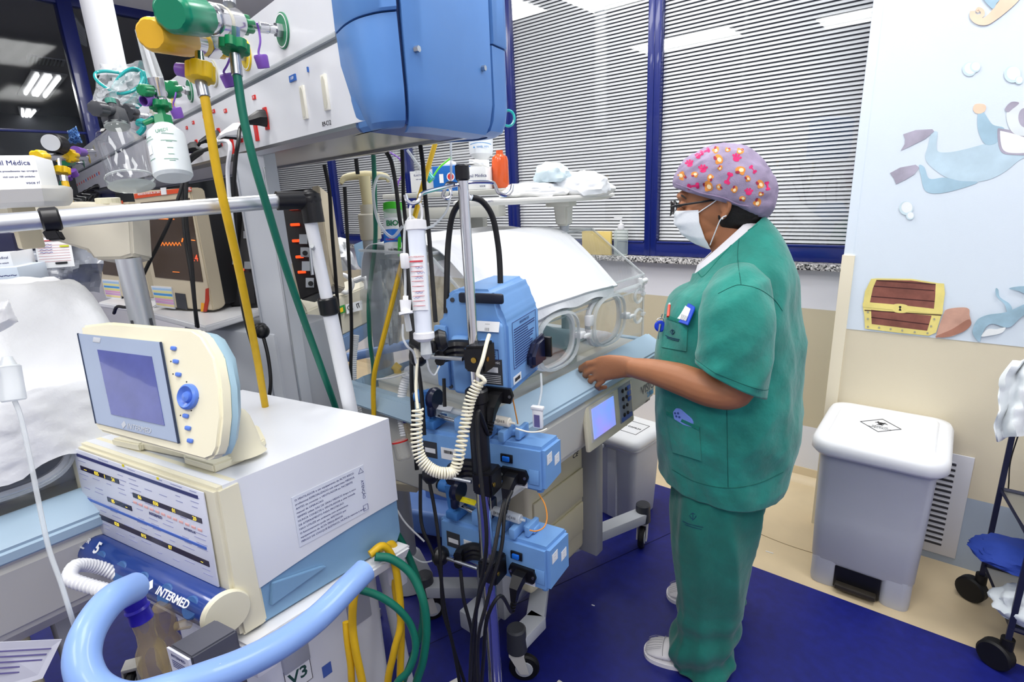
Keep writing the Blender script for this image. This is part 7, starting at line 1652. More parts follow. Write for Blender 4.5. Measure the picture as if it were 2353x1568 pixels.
m = MB(); 
for s_, a, b_ in (('CE', (797, 710), (812, 706)), ('IT', (815, 706), (832, 700))):
    p1 = onpl(*a, fpu+n_*.008, n_); p2 = onpl(*b_, fpu+n_*.008, n_); x_ = (p2-p1).normalized(); y_ = n_.cross(x_); y_ = y_ if y_.z > 0 else -y_
    M_ = Matrix((x_, y_, n_)).transposed().to_4x4(); M_.translation = (p1+p2)/2; m.text(s_, M_, .028, .0005)
m.build('lettering', INK, t, smooth=False)
for pts, lb in (([(818, 770, 1.85), (812, 830, 1.85), (814, 900, 1.85), (830, 960, 1.85)], 'left'), ([(936, 860, 1.6), (925, 900, 1.6), (922, 950, 1.6), (930, 1000, 1.6)], 'right')):
    t = thing('ribbed_hose', 'white ribbed hose behind the grey post, %s one of two' % lb, 'hose', at(*pts[0])); m = MB(); ribbed(m, pts, .012 if lb == 'left' else .014); m.build('hose_wall', WHITE, t)
m = MB(); m.cyl(at(932, 948, 1.6), at(938, 970, 1.6), .017, seg=16, bev=.002); o = m.build('hose_connector', mat('connector_deep_blue', '#241a9c', .35)); tag(o, 'deep blue hose connector left of the middle pump', 'connector')
t = thing('water_trap', 'clear water trap cup hanging left of the middle pump', 'water trap', at(930, 1030, 1.5)); m = MB(); m.lathe([(.018, 0), (.022, .004), (.022, .05), (.016, .058)], at(918, 1010, 1.5), at(930, 1060, 1.5)-at(918, 1010, 1.5), 20); m.build('cup', glassy('trap_clear', '#e4e2da', .3), t); m = MB(); m.lathe([(.0225, .004), (.0225, .008)], at(918, 1010, 1.5), at(930, 1060, 1.5)-at(918, 1010, 1.5), 20); m.build('red_ring', RED, t); m = MB(); m.cyl(at(938, 972, 1.55), at(945, 1015, 1.55), .015, .012, seg=14); m.build('neck', AMBG, t)
t = thing('blue_bar', 'light blue tubular bar crossing behind the grey post', 'bar', at(860, 805, 2.0)); m = MB(); m.cyl(at(796, 822, 1.95), at(946, 790, 2.0), .017, seg=18, bev=.004); m.build('tube', HB_, t)
m = MB(); m.cyl(at(905, 840, 1.8), at(918, 850, 1.8), .014, seg=12); m.cyl(at(912, 850, 1.8), at(916, 862, 1.8), .012, seg=12); o = m.build('yellow_connector', YEL); tag(o, 'small yellow connector behind the grey post', 'connector')
m = MB(); m.tube([at(866, 872, 1.7), at(900, 868, 1.62), at(935, 858, 1.55)], .003, 6); o = m.build('cable_tie', WHITE); tag(o, 'white cable tie fastened round the grey post', 'tie')
# blue lower trolley panels behind the pumps
t = thing('lower_trolley', 'light blue trolley base on the floor behind the drip pole', 'trolley', at(940, 1250, 2.2)); b0 = onz(960, 1310, 0); m = MB(frame((b0.x-.1, b0.y+.3, 0), hd(20))); m.box((0, 0, .12), (.52, .34, .12), bev=.02, seg=3); m.box((.05, .05, .3), (.3, .2, .28), bev=.02); m.build('base', mat('trolley_lightblue', '#6d93d6', .4), t)
m = MB(frame((b0.x-.1, b0.y+.3, 0), hd(20))); m.box((.12, -.14, .36), (.05, .03, .34), bev=.005); m.build('leg', LGREY, t)
# white draped sheets behind (bed beyond)
crumple('white_sheet', 'white sheet over the bed beyond the black rack', 'sheet', [(735, 540), (795, 548), (822, 620), (752, 625)], 2.6, SHEET, seed=41, amp=4, dt=.05, fold=.02)
P = [at(812, 562, 2.5), at(836, 552, 2.5), at(850, 640, 2.5), at(822, 610, 2.5)]; m = MB(); m.hull8(P, [p+FW*.12 for p in P], .004); o = m.build('bed_side_screen', mat('panel_dusty_blue', '#7f9fbc', .5)); tag(o, 'dusty blue side panel seen left of the grey post', 'panel')
m = MB(); m.tube([at(770, 640, 2.2), at(790, 632, 2.2), at(810, 650, 2.2), at(800, 672, 2.2), at(778, 668, 2.2)], .009, 10); m.tube([at(815, 645, 2.2), at(838, 640, 2.2), at(845, 665, 2.2)], .012, 10); o = m.build('white_fittings', WHITE); tag(o, 'white breathing hose fittings lying beyond the hanging cables', 'fitting')
# ================================================================== RIGHT SIDE: BINS, GRILLE, TROLLEY, FLOOR SCRAPS
BIN = mat('bin_grey_plastic', '#bfc2cb', .45, vary=.03, scale=5); LID = mat('bin_lid_white', '#eceef1', .4)
def rr(cx, cy, w_, d, r, z, n=6):
    out = []
    for q, (sx_, sy2) in enumerate(((1, 1), (-1, 1), (-1, -1), (1, -1))):
        for k in range(n+1):
            a = q*pi/2+k/n*pi/2; out.append((cx+sx_*(w_/2-r)+r*cos(a), cy+sy2*(d/2-r)+r*sin(a), z))
    return out
BX0, BX1, BY0, BY1 = -.315, .055, 2.13, 2.545
cx_, cy_ = (BX0+BX1)/2, (BY0+BY1)/2
bn = thing('pedal_bin', 'large grey pedal bin with white lid and infectious waste sign by the mural wall', 'bin', (cx_, cy_, 0))
W_, D_ = BX1-BX0, BY1-BY0
m = MB(); m.loft([rr(cx_, cy_, W_*.86, D_*.88, .03, .10), rr(cx_, cy_, W_*.90, D_*.92, .035, .115), rr(cx_, cy_, W_*.93, D_*.94, .04, .30), rr(cx_, cy_, W_*.955, D_*.96, .045, .545), rr(cx_, cy_, W_*.98, D_*.98, .045, .553), rr(cx_, cy_, W_*.98, D_*.98, .045, .565)]); m.build('bucket', BIN, bn)
m = MB()
for s_ in (-1, 1): m.loft([rr(cx_+s_*W_*.31, cy_, W_*.25, D_*.90, .03, 0), rr(cx_+s_*W_*.31, cy_, W_*.26, D_*.92, .03, .02), rr(cx_+s_*W_*.31, cy_, W_*.26, D_*.92, .03, .12)])
m.build('foot', BIN, bn)
m = MB(); m.box((cx_-.005, BY0+.05, .055), (W_*.40, .06, .09)); m.build('pedal_recess', BLACK, bn); m = MB(); m.box((cx_-.005, BY0+.012, .028), (W_*.36, .04, .02), bev=.004); m.build('pedal', mat('pedal_brown_black', '#2c2720', .5), bn)
m = MB(); m.loft([rr(cx_, cy_, W_+.02, D_+.02, .06, .56), rr(cx_, cy_, W_+.045, D_+.045, .07, .575), rr(cx_, cy_, W_+.045, D_+.045, .07, .605), rr(cx_, cy_, W_+.025, D_+.025, .06, .622), rr(cx_, cy_, W_-.03, D_-.03, .05, .628), rr(cx_, cy_, W_-.045, D_-.045, .045, .6275), rr(cx_, cy_, W_-.055, D_-.055, .045, .634), rr(cx_, cy_, W_-.07, D_-.07, .04, .637)]); ld = m.build('lid', LID, bn, ang=50)
sc_ = onz(2023, 978, .6375); ST = frame(sc_, hd(0), hd(90))
m = MB(ST)
def dia(r, r2, z0, z1):
    k = r2/r; a = [(r, 0), (0, r*1.05), (-r, 0), (0, -r*1.05)]; return a
o4_ = [(.066, 0), (0, .070), (-.066, 0), (0, -.070)]; i4 = [(.0625, 0), (0, .0663), (-.0625, 0), (0, -.0663)]
m.loft([[(x, y, .0002) for x, y in o4_], [(x, y, .001) for x, y in o4_], [(x, y, .001) for x, y in i4], [(x, y, .0002) for x, y in i4], [(x, y, .0002) for x, y in o4_]], caps=False)
for k in range(3):   # biohazard trefoil
    a = pi/2+k*2*pi/3; c_ = (.0115*cos(a), .018+.0115*sin(a))
    m.tube([(c_[0]+.0115*cos(a+q), c_[1]+.0115*sin(a+q), .001) for q in [radians(v) for v in range(35-180-0, 325-180+1, 29)]] if False else [(c_[0]+.0115*cos(a+q), c_[1]+.0115*sin(a+q), .001) for q in [radians(v) for v in range(45, 320, 25)]], [.0006+.0016*sin(pi*i/10) for i in range(11)], 6, sm=2)
m.tube([(.0095*cos(q), .018+.0095*sin(q), .001) for q in [2*pi*i/16 for i in range(16)]], .0008, 6, closed=True, sm=1)
m.text('RESÍDUO', Matrix.Translation((0, -.016, .0006)), .0125, .0002); m.text('INFECTANTE', Matrix.Translation((0, -.030, .0006)), .0125, .0002)
m.build('hazard_sign', INK, ld, smooth=False)
# small bin under the incubator
sb0 = thing('small_bin', 'small light grey waste bin with labelled lid under the incubator', 'bin', (-1.10, 2.16, 0))
TS = yaw((-1.115, 2.18, 0), -6); S_ = lambda w_, d, r, z: rr(0, 0, w_, d, r, z)
m = MB(TS); m.loft([S_(.19, .20, .03, 0), S_(.20, .21, .03, .01), S_(.24, .25, .035, .40), S_(.25, .26, .035, .405)]); m.build('bucket', BIN, sb0)
m = MB(TS); m.box((-.0, -.118, .2), (.05, .02, .36), bev=.006); m.box((-.07, -.135, .385), (.07, .03, .02), bev=.004); m.build('pedal_spine', BIN, sb0)
m = MB(TS); m.loft([S_(.255, .265, .04, .400), S_(.27, .28, .045, .41), S_(.27, .28, .045, .43), S_(.25, .26, .04, .445), S_(.22, .23, .03, .45)]); sl = m.build('lid', LID, sb0, ang=50)
m = MB(TS); m.loft([S_(.250, .258, .04, .385), S_(.262, .268, .04, .395), S_(.258, .262, .04, .403)], caps=False); m.build('liner_edge', glassy('liner_film', '#e8eaee', .5, .2), sb0)
m = MB(TS)
for q in ((0, .06, .17, .002), (0, -.06, .17, .002), (.085, 0, .002, .12), (-.085, 0, .002, .12)): m.box((q[0], q[1], .4508), (q[2], q[3], .001))
m.text('RESIDUO COMUM', Matrix.Translation((0, .0, .451)), .018, .0004); m.build('lid_label', INK, sl, smooth=False)
# wall grille
gx0, gx1, gz0, gz1 = -.16, .155, .035, .485
m = MB(); yy = YM-.006
m.box(((gx0+gx1)/2, yy, (gz0+gz1)/2), (gx1-gx0, .008, gz1-gz0), bev=.002); g_ = m.build('vent_grille', mat('grille_white', '#d3d4da', .45)); tag(g_, 'white slatted ventilation grille low on the wall behind the pedal bin', 'grille')
m = MB()
for k in range(16):
    z = gz0+.045+k*(gz1-gz0-.09)/15; m.box(((gx0+gx1)/2, yy-.0042, z), (gx1-gx0-.10, .002, .0085))
m.build('slot', mat('grille_slot_dark', '#3c3d42', .7), g_)
m = MB()
for k in range(16):
    z = gz0+.052+k*(gz1-gz0-.09)/15; m.box(((gx0+gx1)/2, yy-.008, z+.004), (gx1-gx0-.104, .006, .002))
m.build('slat', mat('grille_white', '#d3d4da', .45), g_)
# dark trolley at the right edge
DK = mat('trolley_navy_black', '#20233c', .4)
tk = thing('dark_trolley', 'dark metal trolley with castors at the right picture edge', 'trolley', (.5, 2.2, 0))
lg1, lg2 = (.225, 2.37), (.285, 2.045)
m = MB()
for x, y in (lg1, lg2, (.95, 2.37), (.95, 2.045)): m.tube([(x, y, .10), (x, y, .95)], .011, 4, sm=1)
m.build('trolley_leg', DK, tk)
m = MB()
for z in (.16, .47, .93):
    m.tube([(*lg1, z), (*lg2, z), (.95, 2.045, z), (.95, 2.37, z)], .009, 6, closed=True, sm=1)
m.build('cross_rail', DK, tk)
m = MB()
for z in (.16, .47): m.hull8([(lg1[0], lg1[1], z-.006), (lg2[0], lg2[1], z-.006), (.95, 2.045, z-.006), (.95, 2.37, z-.006)], [(lg1[0], lg1[1], z), (lg2[0], lg2[1], z), (.95, 2.045, z), (.95, 2.37, z)])
m.build('shelf', STEEL, tk)
for x, y in (lg1, lg2, (.95, 2.37), (.95, 2.045)):
    c = MB(); c.lathe([(.012, -.02), (.042, -.02), (.048, -.014), (.048, .014), (.042, .02), (.012, .02)], (x-.02, y, .048), (.5, 1, 0), 24); c.cyl((x, y, .06), (x, y, .12), .018, seg=12); c.build('castor', RUBBER, tk)
cl = pack('folded_blue_cloth', '', at(2345, 1280, 1.78), (.13, .10, .035), mat('royal_blue_cloth', '#23409c', .8, bump=.2), 12)
tag(cl, 'royal blue cloth folded on the lower shelf of the dark trolley', 'cloth')
cl = pack('white_bundle', '', at(2370, 1400, 1.72), (.10, .08, .06), mat('bundle_white', '#dfe6ea', .7), 15); tag(cl, 'white bundle on the bottom shelf of the dark trolley', 'bundle')
# white gown hanging over the trolley top
g = []
for i in range(24):
    row = []
    for j in range(14):
        v, u = i/23, j/13
        xl = np.interp(v, [0, .2, .45, .6, .8, 1], [2330, 2300, 2292, 2296, 2282, 2290]); xr = 2430
        y = 828+185*v - (30*u if v > .5 else 0)*(v-.5)*2+ (18*(u-.1) if v < .3 else 0)*-1
        x = xl+(xr-xl)*u; fold = 8*sin(u*14+v*2)+6*noise.noise(Vector((u*5, v*6, 2)))
        row.append(at(x, y+fold*.3, 1.62-.03*sin(u*16+v*3)-.04*sin(pi*min(1, u*1.5))+.02*noise.noise(Vector((u*7, v*7, 5)))))
    g.append(row)
m = MB(); m.sheet(g, -.004); o = m.build('white_gown', mat('gown_white', '#e6ebee', .8, sheen=.2), ang=70); tag(o, 'crumpled white gown hanging over the top of the dark trolley', 'cloth')
cable('thin_cable', [(2353, 960, 1.75), (2340, 1000, 1.78), (2322, 1060, 1.85), (2318, 1110, 1.9), (2316, 1140, 1.95)], .002, BLK, 'thin black wire hanging beside the dark trolley', 'wire')
# scraps on the floor
for (x, y, l, a, lb) in ((1363, 1392, .012, 10, 'tiny white paper scrap on the blue mat'), (1768, 1270, .03, 5, 'thin white thread on the beige floor near the pedal bin')):
    p = onz(x, y, .0045 if x < 1500 else .0005); m = MB(frame(p, hd(a))); m.box((0, 0, .001), (l, .004, .0015)); o = m.build('paper_scrap', PAPER); tag(o, lb, 'scrap')
# ================================================================== THE NURSE
from mathutils.bvhtree import BVHTree
NO = Vector((-.52, 1.60, 0)); NF = hd(195); NL = hd(285)
NT = frame(NO, NF, NL)
N = lambda x, y, z: NT @ Vector((x, y, z))
person = thing('person', 'person in green scrubs, patterned cap, glasses and white mask, reaching towards the large incubator', 'person', NT)
SKIN = mat('skin_brown', '#a9714e', .5, vary=.10, scale=11, bump=.04, bscale=220, sss=.12)
SCR = mat('scrub_green_cloth', '#178073', .85, vary=.22, scale=11, bump=.45, bscale=24, sheen=.25)
SCRT = mat('trouser_green_cloth', '#126c60', .85, vary=.22, scale=10, bump=.4, bscale=20, sheen=.2)
def ering(cx, cy, z, rx, ry, n=64, pw=2.3, tilt=0.0, roll_=0.0):
    out = []
    for k in range(n):
        a = 2*pi*k/n; c, s_ = cos(a), sin(a)
        x = rx*abs(c)**(2/pw)*(1 if c > 0 else -1); y = ry*abs(s_)**(2/pw)*(1 if s_ > 0 else -1)
        out.append(Vector((cx+x, cy+y, z+tilt*x+roll_*y)))
    return out
def interp_rings(keys, n, sub=9):
    """keys: (cx, cy, z, rx, ry, tilt, roll)"""
    P = []; K = [np.array(k, float) for k in keys]
    for i in range(len(K)-1):
        p0 = K[i-1] if i else 2*K[0]-K[1]; p1, p2 = K[i], K[i+1]; p3 = K[i+2] if i+2 < len(K) else 2*K[-1]-K[-2]
        for j in range(sub):
            t = j/sub; P.append(.5*((2*p1)+(p2-p0)*t+(2*p0-5*p1+4*p2-p3)*t*t+(3*p1-p0-3*p2+p3)*t**3))
    P.append(K[-1]); return [ering(p[0], p[1], p[2], p[3], p[4], n, tilt=p[5], roll_=p[6]) for p in P]
# ---------------- body: one continuous skin surface
b = MB(NT)
Rh = Matrix.Rotation(radians(12), 3, 'Y')
b.ell((.016, 0, 1.505), (.108, .075, .108), u=32, v=20, rot=Rh)          # cranium
b.ell((.050, 0, 1.455), (.068, .060, .085), u=24, v=16, rot=Rh)          # face
b.ell((.036, 0, 1.408), (.056, .054, .044), u=24, v=16)                  # jaw
b.ell((.066, 0, 1.394), (.024, .026, .020))                              # chin
b.ell((.112, 0, 1.515), (.026, .050, .016)); 
b.tube([(.122, 0, 1.500), (.127, 0, 1.477), (.130, 0, 1.456), (.122, 0, 1.447)], [.008, .009, .011, .009], 12)   # nose
for s_ in (-1, 1):
    b.ell((.122, s_*.011, 1.451), (.010, .009, .008)); b.ell((.088, s_*.036, 1.463), (.026, .022, .022)) # nostril, cheek
    b.ell((.112, s_*.031, 1.492), (.014, .016, .010))                                                    # eyelid bulge
    b.tube([(.012, s_*.076, 1.498), (.002, s_*.086, 1.506), (-.010, s_*.088, 1.496), (-.008, s_*.085, 1.476), (.004, s_*.078, 1.458), (.010, s_*.075, 1.462)], [.005, .0065, .0065, .006, .007, .005], 10); b.ell((.003, s_*.077, 1.482), (.010, .005, .018))
b.tube([(.098, -.018, 1.424), (.106, 0, 1.426), (.098, .018, 1.424)], [.004, .007, .004], 10); b.tube([(.092, -.016, 1.414), (.099, 0, 1.413), (.092, .016, 1.414)], [.004, .007, .004], 10)
b.loft([[Vector(p) for p in r] for r in interp_rings([(-.035, 0, 1.27, .065, .085, 0, 0), (-.030, 0, 1.33, .055, .062, -.2, 0), (-.012, 0, 1.39, .054, .055, -.2, 0), (.01, 0, 1.44, .055, .056, 0, 0)], 32, 4)])
b.loft(interp_rings([(-.035, 0, .78, .14, .17, 0, 0), (-.035, 0, .95, .155, .18, 0, 0), (-.03, 0, 1.1, .15, .175, 0, 0), (-.035, 0, 1.22, .125, .165, 0, 0), (-.04, 0, 1.30, .085, .12, 0, 0), (-.035, 0, 1.34, .055, .06, 0, 0)], 40, 4))
def limb(P, r, seg=18): b.tube(P, r, seg)
# near (left) arm
limb([(-.055, .17, 1.275), (-.065, .215, 1.24), (-.070, .245, 1.12), (-.060, .255, 1.035), (.0, .245, 1.025), (.08, .215, 1.035), (.16, .185, 1.040), (.228, .165, 1.040)], [.050, .052, .048, .045, .0475, .044, .036, .028])
b.ell((-.066, .256, 1.025), (.034, .032, .036))
# palm
b.loft([[Vector((x+dx, y+.0*q, z+hz*sin(q)))+Vector((0, wy*cos(q), 0)) for q in [2*pi*k/20 for k in range(20)]] for x, y, z, hz, wy, dx in ((.215, .167, 1.040, .029, .021, 0), (.25, .166, 1.040, .034, .019, 0), (.29, .166, 1.034, .040, .0165, 0), (.322, .168, 1.026, .041, .013, 0), (.338, .168, 1.024, .034, .010, 0))])
def finger(P, r0, r1):
    b.tube(P, [r0+(r1-r0)*i/(len(P)-1) for i in range(len(P))], 12, sm=5)
    b.ell(P[-1], (r1*1.02,)*3, u=12, v=8)
    for q in P[1:-1]: b.ell(q, (r0*1.05,)*3, u=12, v=8)
finger([(.318, .169, 1.050), (.356, .168, 1.040), (.382, .150, 1.018), (.390, .130, 1.000)], .0102, .0078)
finger([(.328, .171, 1.030), (.360, .168, 1.012), (.370, .145, .990), (.352, .130, .984)], .0102, .0080)
finger([(.322, .170, 1.008), (.348, .166, .988), (.352, .144, .970), (.334, .131, .968)], .0097, .0077)
finger([(.308, .166, .992), (.328, .162, .972), (.328, .143, .957), (.312, .132, .958)], .0088, .0068)
finger([(.245, .150, 1.052), (.290, .132, 1.050), (.335, .117, 1.030), (.372, .119, 1.004)], .0125, .0088)
# far (right) arm, bent in front of the belly on the hidden side
limb([(-.055, -.17, 1.275), (-.075, -.22, 1.24), (-.085, -.25, 1.12), (-.07, -.268, 1.04), (-.03, -.275, 1.01), (.03, -.27, 1.00), (.07, -.26, 1.00)], [.050, .052, .047, .044, .042, .036, .027])
b.loft([[Vector((x, y, z+.034*hz*sin(q)))+Vector((0, .016*cos(q), 0)) for q in [2*pi*k/16 for k in range(16)]] for x, y, z, hz in ((.06, -.26, 1.00, .8), (.09, -.257, .998, 1.1), (.125, -.255, .99, 1.15), (.138, -.255, .99, .9))])
for k in range(4): finger([(.128, -.254, 1.019-.021*k), (.152, -.252, 1.006-.021*k), (.158, -.240, .990-.021*k), (.150, -.230, .980-.021*k)], .0095, .0078)
finger([(.085, -.24, 1.01), (.11, -.226, 1.005), (.14, -.222, .992)], .012, .009)
# legs
for y0, xo in ((.118, .0), (-.195, -.02)):
    sgn_ = 1 if y0 > 0 else -1
    limb([(-.03, sgn_*.085, .84), (-.02, y0*.85, .62), (-.01+xo, y0, .42), (-.025+xo, y0, .25), (-.03+xo, y0, .085)], [.10, .082, .056, .052, .036])
body = b.build('body', SKIN, person)
rmod = body.modifiers.new('one_surface', 'REMESH'); rmod.mode = 'VOXEL'; rmod.voxel_size = .0034; rmod.use_smooth_shade = True
smd = body.modifiers.new('soften', 'SMOOTH'); smd.factor = .5; smd.iterations = 4
# ---------------- shirt
def cloth_loft(name, rings, fn, m_, th=.003, par=person):
    c_ = []
    for i, r_ in enumerate(rings):
        ctr = sum(r_, Vector())/len(r_); row = []
        for k, p in enumerate(r_):
            d = (p-ctr); d.z = 0; d = d.normalized() if d.length > 1e-6 else Vector((1, 0, 0)); row.append(NT @ (p+d*fn(p, k/len(r_), i/(len(rings)-1))))
        c_.append(row)
    m = MB(); m.loft(c_, caps=False); o = m.build(name, m_, par, ang=80)
    s_ = o.modifiers.new('thick', 'SOLIDIFY'); s_.thickness = th; s_.offset = -1
    bm_ = bmesh.new(); 
    for row in c_:
        for p in row: bm_.verts.new(p)
    bm_.verts.ensure_lookup_table(); n = len(c_[0])
    for i in range(len(c_)-1):
        for k in range(n): bm_.faces.new([bm_.verts[i*n+k], bm_.verts[i*n+(k+1) % n], bm_.verts[(i+1)*n+(k+1) % n], bm_.verts[(i+1)*n+k]])
    bv = BVHTree.FromBMesh(bm_); bm_.free(); return o, bv
def ridge(v): return 1-abs(v)*2
def shirt_fn(p, u, v):
    n1 = noise.noise(Vector((p.x*5, p.y*5, p.z*2.2)))*.013
    n2 = ridge(noise.noise(Vector((p.x*7+3, p.y*7, p.z*3.0+p.x*5))))*.012
    n4 = ridge(noise.noise(Vector((p.x*16+9, p.y*12, p.z*11-p.x*9))))*.0042
    n3 = noise.noise(Vector((p.x*22, p.y*22, p.z*14)))*.0016
    hem = .005*sin(u*2*pi*7+1.3)*max(0, (.84-p.z)/.2)
    diag = .006*max(0, 1-abs(p.z-1.15)/.2)*sin((p.z*30-p.x*34)+2*noise.noise(p*4))*(1 if p.x > -.02 else .4)
    env = min(1, max(.12, (1.38-p.z)/.12))
    return (n1+n2-.008+n3+n4+diag*.7)*env+hem
sk = [(-.035, 0, .672, .184, .236, 0, 0), (-.038, 0, .70, .187, .238, 0, 0), (-.039, 0, .77, .196, .236, 0, 0), (-.038, 0, .86, .202, .240, 0, 0), (-.030, 0, .96, .198, .238, 0, 0), (-.022, 0, 1.08, .198, .232, 0, 0), (-.024, 0, 1.18, .182, .222, 0, 0), (-.033, 0, 1.255, .158, .208, -.10, 0),
      (-.042, 0, 1.305, .130, .178, -.30, 0), (-.030, 0, 1.335, .112, .135, -.60, 0), (-.016, 0, 1.362, .094, .098, -.85, 0), (-.010, 0, 1.374, .086, .084, -.95, 0)]
shirt, BV = cloth_loft('scrub_shirt', interp_rings(sk, 128, 9), shirt_fn, SCR)
def sleeve(s_):
    ks = []
    path = [((-.050, .125, 1.278), .075, .074), ((-.050, .172, 1.258), .083, .084), ((-.050, .215, 1.225), .088, .088), ((-.048, .240, 1.165), .090, .082), ((-.046, .256, 1.10), .091, .078), ((-.045, .262, 1.062), .090, .076)]
    P = catmull([Vector(p) for p, _, _ in path], 8); m_ = len(P); rings = []
    for i, p in enumerate(P):
        f = i/(m_-1)*(len(path)-1); j = min(int(f), len(path)-2); g = f-j; r1 = path[j][1]*(1-g)+path[j+1][1]*g; r2 = path[j][2]*(1-g)+path[j+1][2]*g
        t_ = (P[min(i+1, m_-1)]-P[max(i-1, 0)]).normalized(); ux_ = Vector((1, 0, 0)); w_ = t_.cross(ux_).normalized(); row = []
        for k in range(72):
            a = 2*pi*k/72; q = p+ux_*r1*cos(a)+w_*r2*sin(a)
            q.z += .45*(i/(m_-1))**2*(q.x-p.x)
            nn = noise.noise(Vector((q.x*9, q.y*9, q.z*8+5)))*.007+ridge(noise.noise(Vector((q.x*10+q.z*8, q.y*6, q.z*5))))*.008-.004 + noise.noise(q*28)*.0012
            nn *= min(1, i/10+.2)*(1 if i < m_-4 else .5); row.append(q+(ux_*cos(a)+w_*sin(a))*nn)
        if s_ < 0: row = [Vector((q.x, -q.y, q.z)) for q in row]
        rings.append([NT @ q for q in row])
    m = MB(); m.loft(rings, caps=False); o = m.build('sleeve', SCR, shirt, ang=80); sd = o.modifiers.new('thick', 'SOLIDIFY'); sd.thickness = .003; sd.offset = -1
    bm_ = bmesh.new(); vs = [[bm_.verts.new(p) for p in r] for r in rings]
    for i in range(len(vs)-1):
        for k in range(72): bm_.faces.new([vs[i][k], vs[i][(k+1) % 72], vs[i+1][(k+1) % 72], vs[i+1][k]])
    bv = BVHTree.FromBMesh(bm_); bm_.free(); return o, bv, rings
slv, BVS, srings = sleeve(1); sleeve(-1)
STI = mat('scrub_seam_dark', '#0d5850', .85); HEMM = mat('scrub_hem_cloth', '#17806f', .85, vary=.15, scale=30, bump=.3, bscale=420)
m = MB()
m.tube([p for p in srings[-5]], .0008, 4, closed=True, sm=1); m.build('hem_stitch', STI, slv)
def cast(x, y, bvs=None, off=.002):
    best = None; r = ray(x, y).normalized()
    for bv in (bvs or (BV, BVS)):
        h_ = bv.ray_cast(CP, r)
        if h_[0] is not None and (best is None or h_[3] < best[3]): best = h_
    if best is None: return None
    return best[0]-r*off
def seam(pts, m_=STI, par=shirt, r=.0009, bvs=None, name='seam'):
    P = [cast(x, y, bvs, .0004) for x, y in catmull([Vector((a, b_, 0)) for a, b_ in pts], 8) for _ in (0,)] if False else [cast(q.x, q.y, bvs, .0004) for q in catmull([Vector((a, b_, 0)) for a, b_ in pts], 8)]
    P = [p for p in P if p is not None]
    if len(P) > 1: m = MB(); m.tube(P, r, 5, sm=1); m.build(name, m_, par)
seam([(1700, 535), (1695, 590), (1703, 655)]); seam([(1650, 675), (1680, 660), (1703, 655), (1745, 665), (1780, 690), (1798, 715)])
seam([(1670, 930), (1671, 1000), (1672, 1060), (1673, 1120)]); seam([(1545, 1080), (1600, 1108), (1670, 1122), (1740, 1112), (1800, 1085)])
seam([(1740, 515), (1700, 545), (1660, 585), (1620, 632), (1608, 632), (1598, 612)], m_=HEMM, r=.0016, name='neck_binding')
def patchgrid(name, quad_, m_, par, off=.003, n=12, th=.002, bvs=None):
    g = []
    for i in range(n):
        row = []
        for j in range(n):
            u, v = j/(n-1), i/(n-1); a = Vector((*quad_[0], 0)).lerp(Vector((*quad_[1], 0)), u); c_ = Vector((*quad_[3], 0)).lerp(Vector((*quad_[2], 0)), u); q = a.lerp(c_, v)
            h_ = cast(q.x, q.y, bvs, off)
            if h_ is None: h_ = row[-1] if row else at(q.x, q.y, 1.45)
            row.append(h_)
        g.append(row)
    ctr = g[n//2][n//2]; nrm_ = (g[-1][0]-g[0][0]).cross(g[0][-1]-g[0][0])
    m = MB(); m.sheet(g, th if nrm_.dot(FW) < 0 else -th); return m.build(name, m_, par, ang=80)
pk1 = patchgrid('chest_pocket', [(1527, 724), (1580, 742), (1577, 808), (1519, 798)], SCR, shirt, off=.004)
patchgrid('pocket_hem', [(1527, 722), (1580, 741), (1579, 749), (1526, 731)], HEMM, pk1, off=.0065, n=8)
pk2 = patchgrid('lower_pocket', [(1530, 948), (1606, 984), (1611, 1060), (1545, 1040)], SCR, shirt, off=.005)
patchgrid('pocket_hem', [(1530, 946), (1606, 982), (1606, 989), (1531, 954)], HEMM, pk2, off=.0075, n=8)
EMB = mat('scrub_print_navy', '#123a5c', .8)
def emblem(cx, cy, s_, bvs, par, off):
    m = MB()
    def blob(pts):
        P = [cast(cx+x*s_, cy+y*s_, bvs, off) for x, y in pts]; P = [p for p in P if p]; 
        if len(P) > 1: m.tube(P, .0009, 5, sm=1)
    blob([(-6, -4), (-2, 2), (2, 3), (6, -3)]); blob([(-4, -6), (0, -8), (4, -6)]); blob([(0, -8), (0, 5)]); blob([(-18, 6), (-8, 11), (4, 14), (18, 17)]); blob([(-14, 12), (0, 17), (16, 21)])
    return m.build('printed_emblem', EMB, par)
emblem(1545, 765, .9, (BV,), pk1, .007)
# badge, pen, key reel and phone are things of their own
def onshirt(px, off, th, name, m_, label, cat, bev=.0015):
    P = [cast(x, y, (BV,), off) for x, y in px]; P = [p for p in P if p]; c_ = sum(P, Vector())/len(P)
    n_ = (P[1]-P[0]).cross(P[-1]-P[0]).normalized(); n_ = -n_ if n_.dot(FW) > 0 else n_
    P = [onpl(x, y, c_, n_) for x, y in px]
    t = thing(name, label, cat, c_); m = MB(); m.hull8([p-n_*th for p in P], P, bev); m.build('case', m_, t); return t, c_, n_, lambda x, y, o=.0006: onpl(x, y, c_+n_*o, n_)
bg, c_, n_, ob = onshirt([(1547, 680), (1553, 677), (1596, 705), (1595, 712), (1580, 748), (1532, 732)], .009, .003, 'badge', mat('badge_blue', '#1148c8', .3), 'blue framed name badge tucked into the chest pocket', 'badge')
m = MB(); P = [ob(x, y) for x, y in ((1554, 690), (1587, 710), (1577, 738), (1543, 728))]; m.hull8(P, [p+n_*.0006 for p in P]); cd_ = m.build('card', PAPER, bg, smooth=False)
m = MB()
for k in range(7): m.tube([ob(1567+k*2.1, 722+k*.9, .0016), ob(1564+k*2.1, 734+k*.7, .0016)], .0005, 4, sm=1)
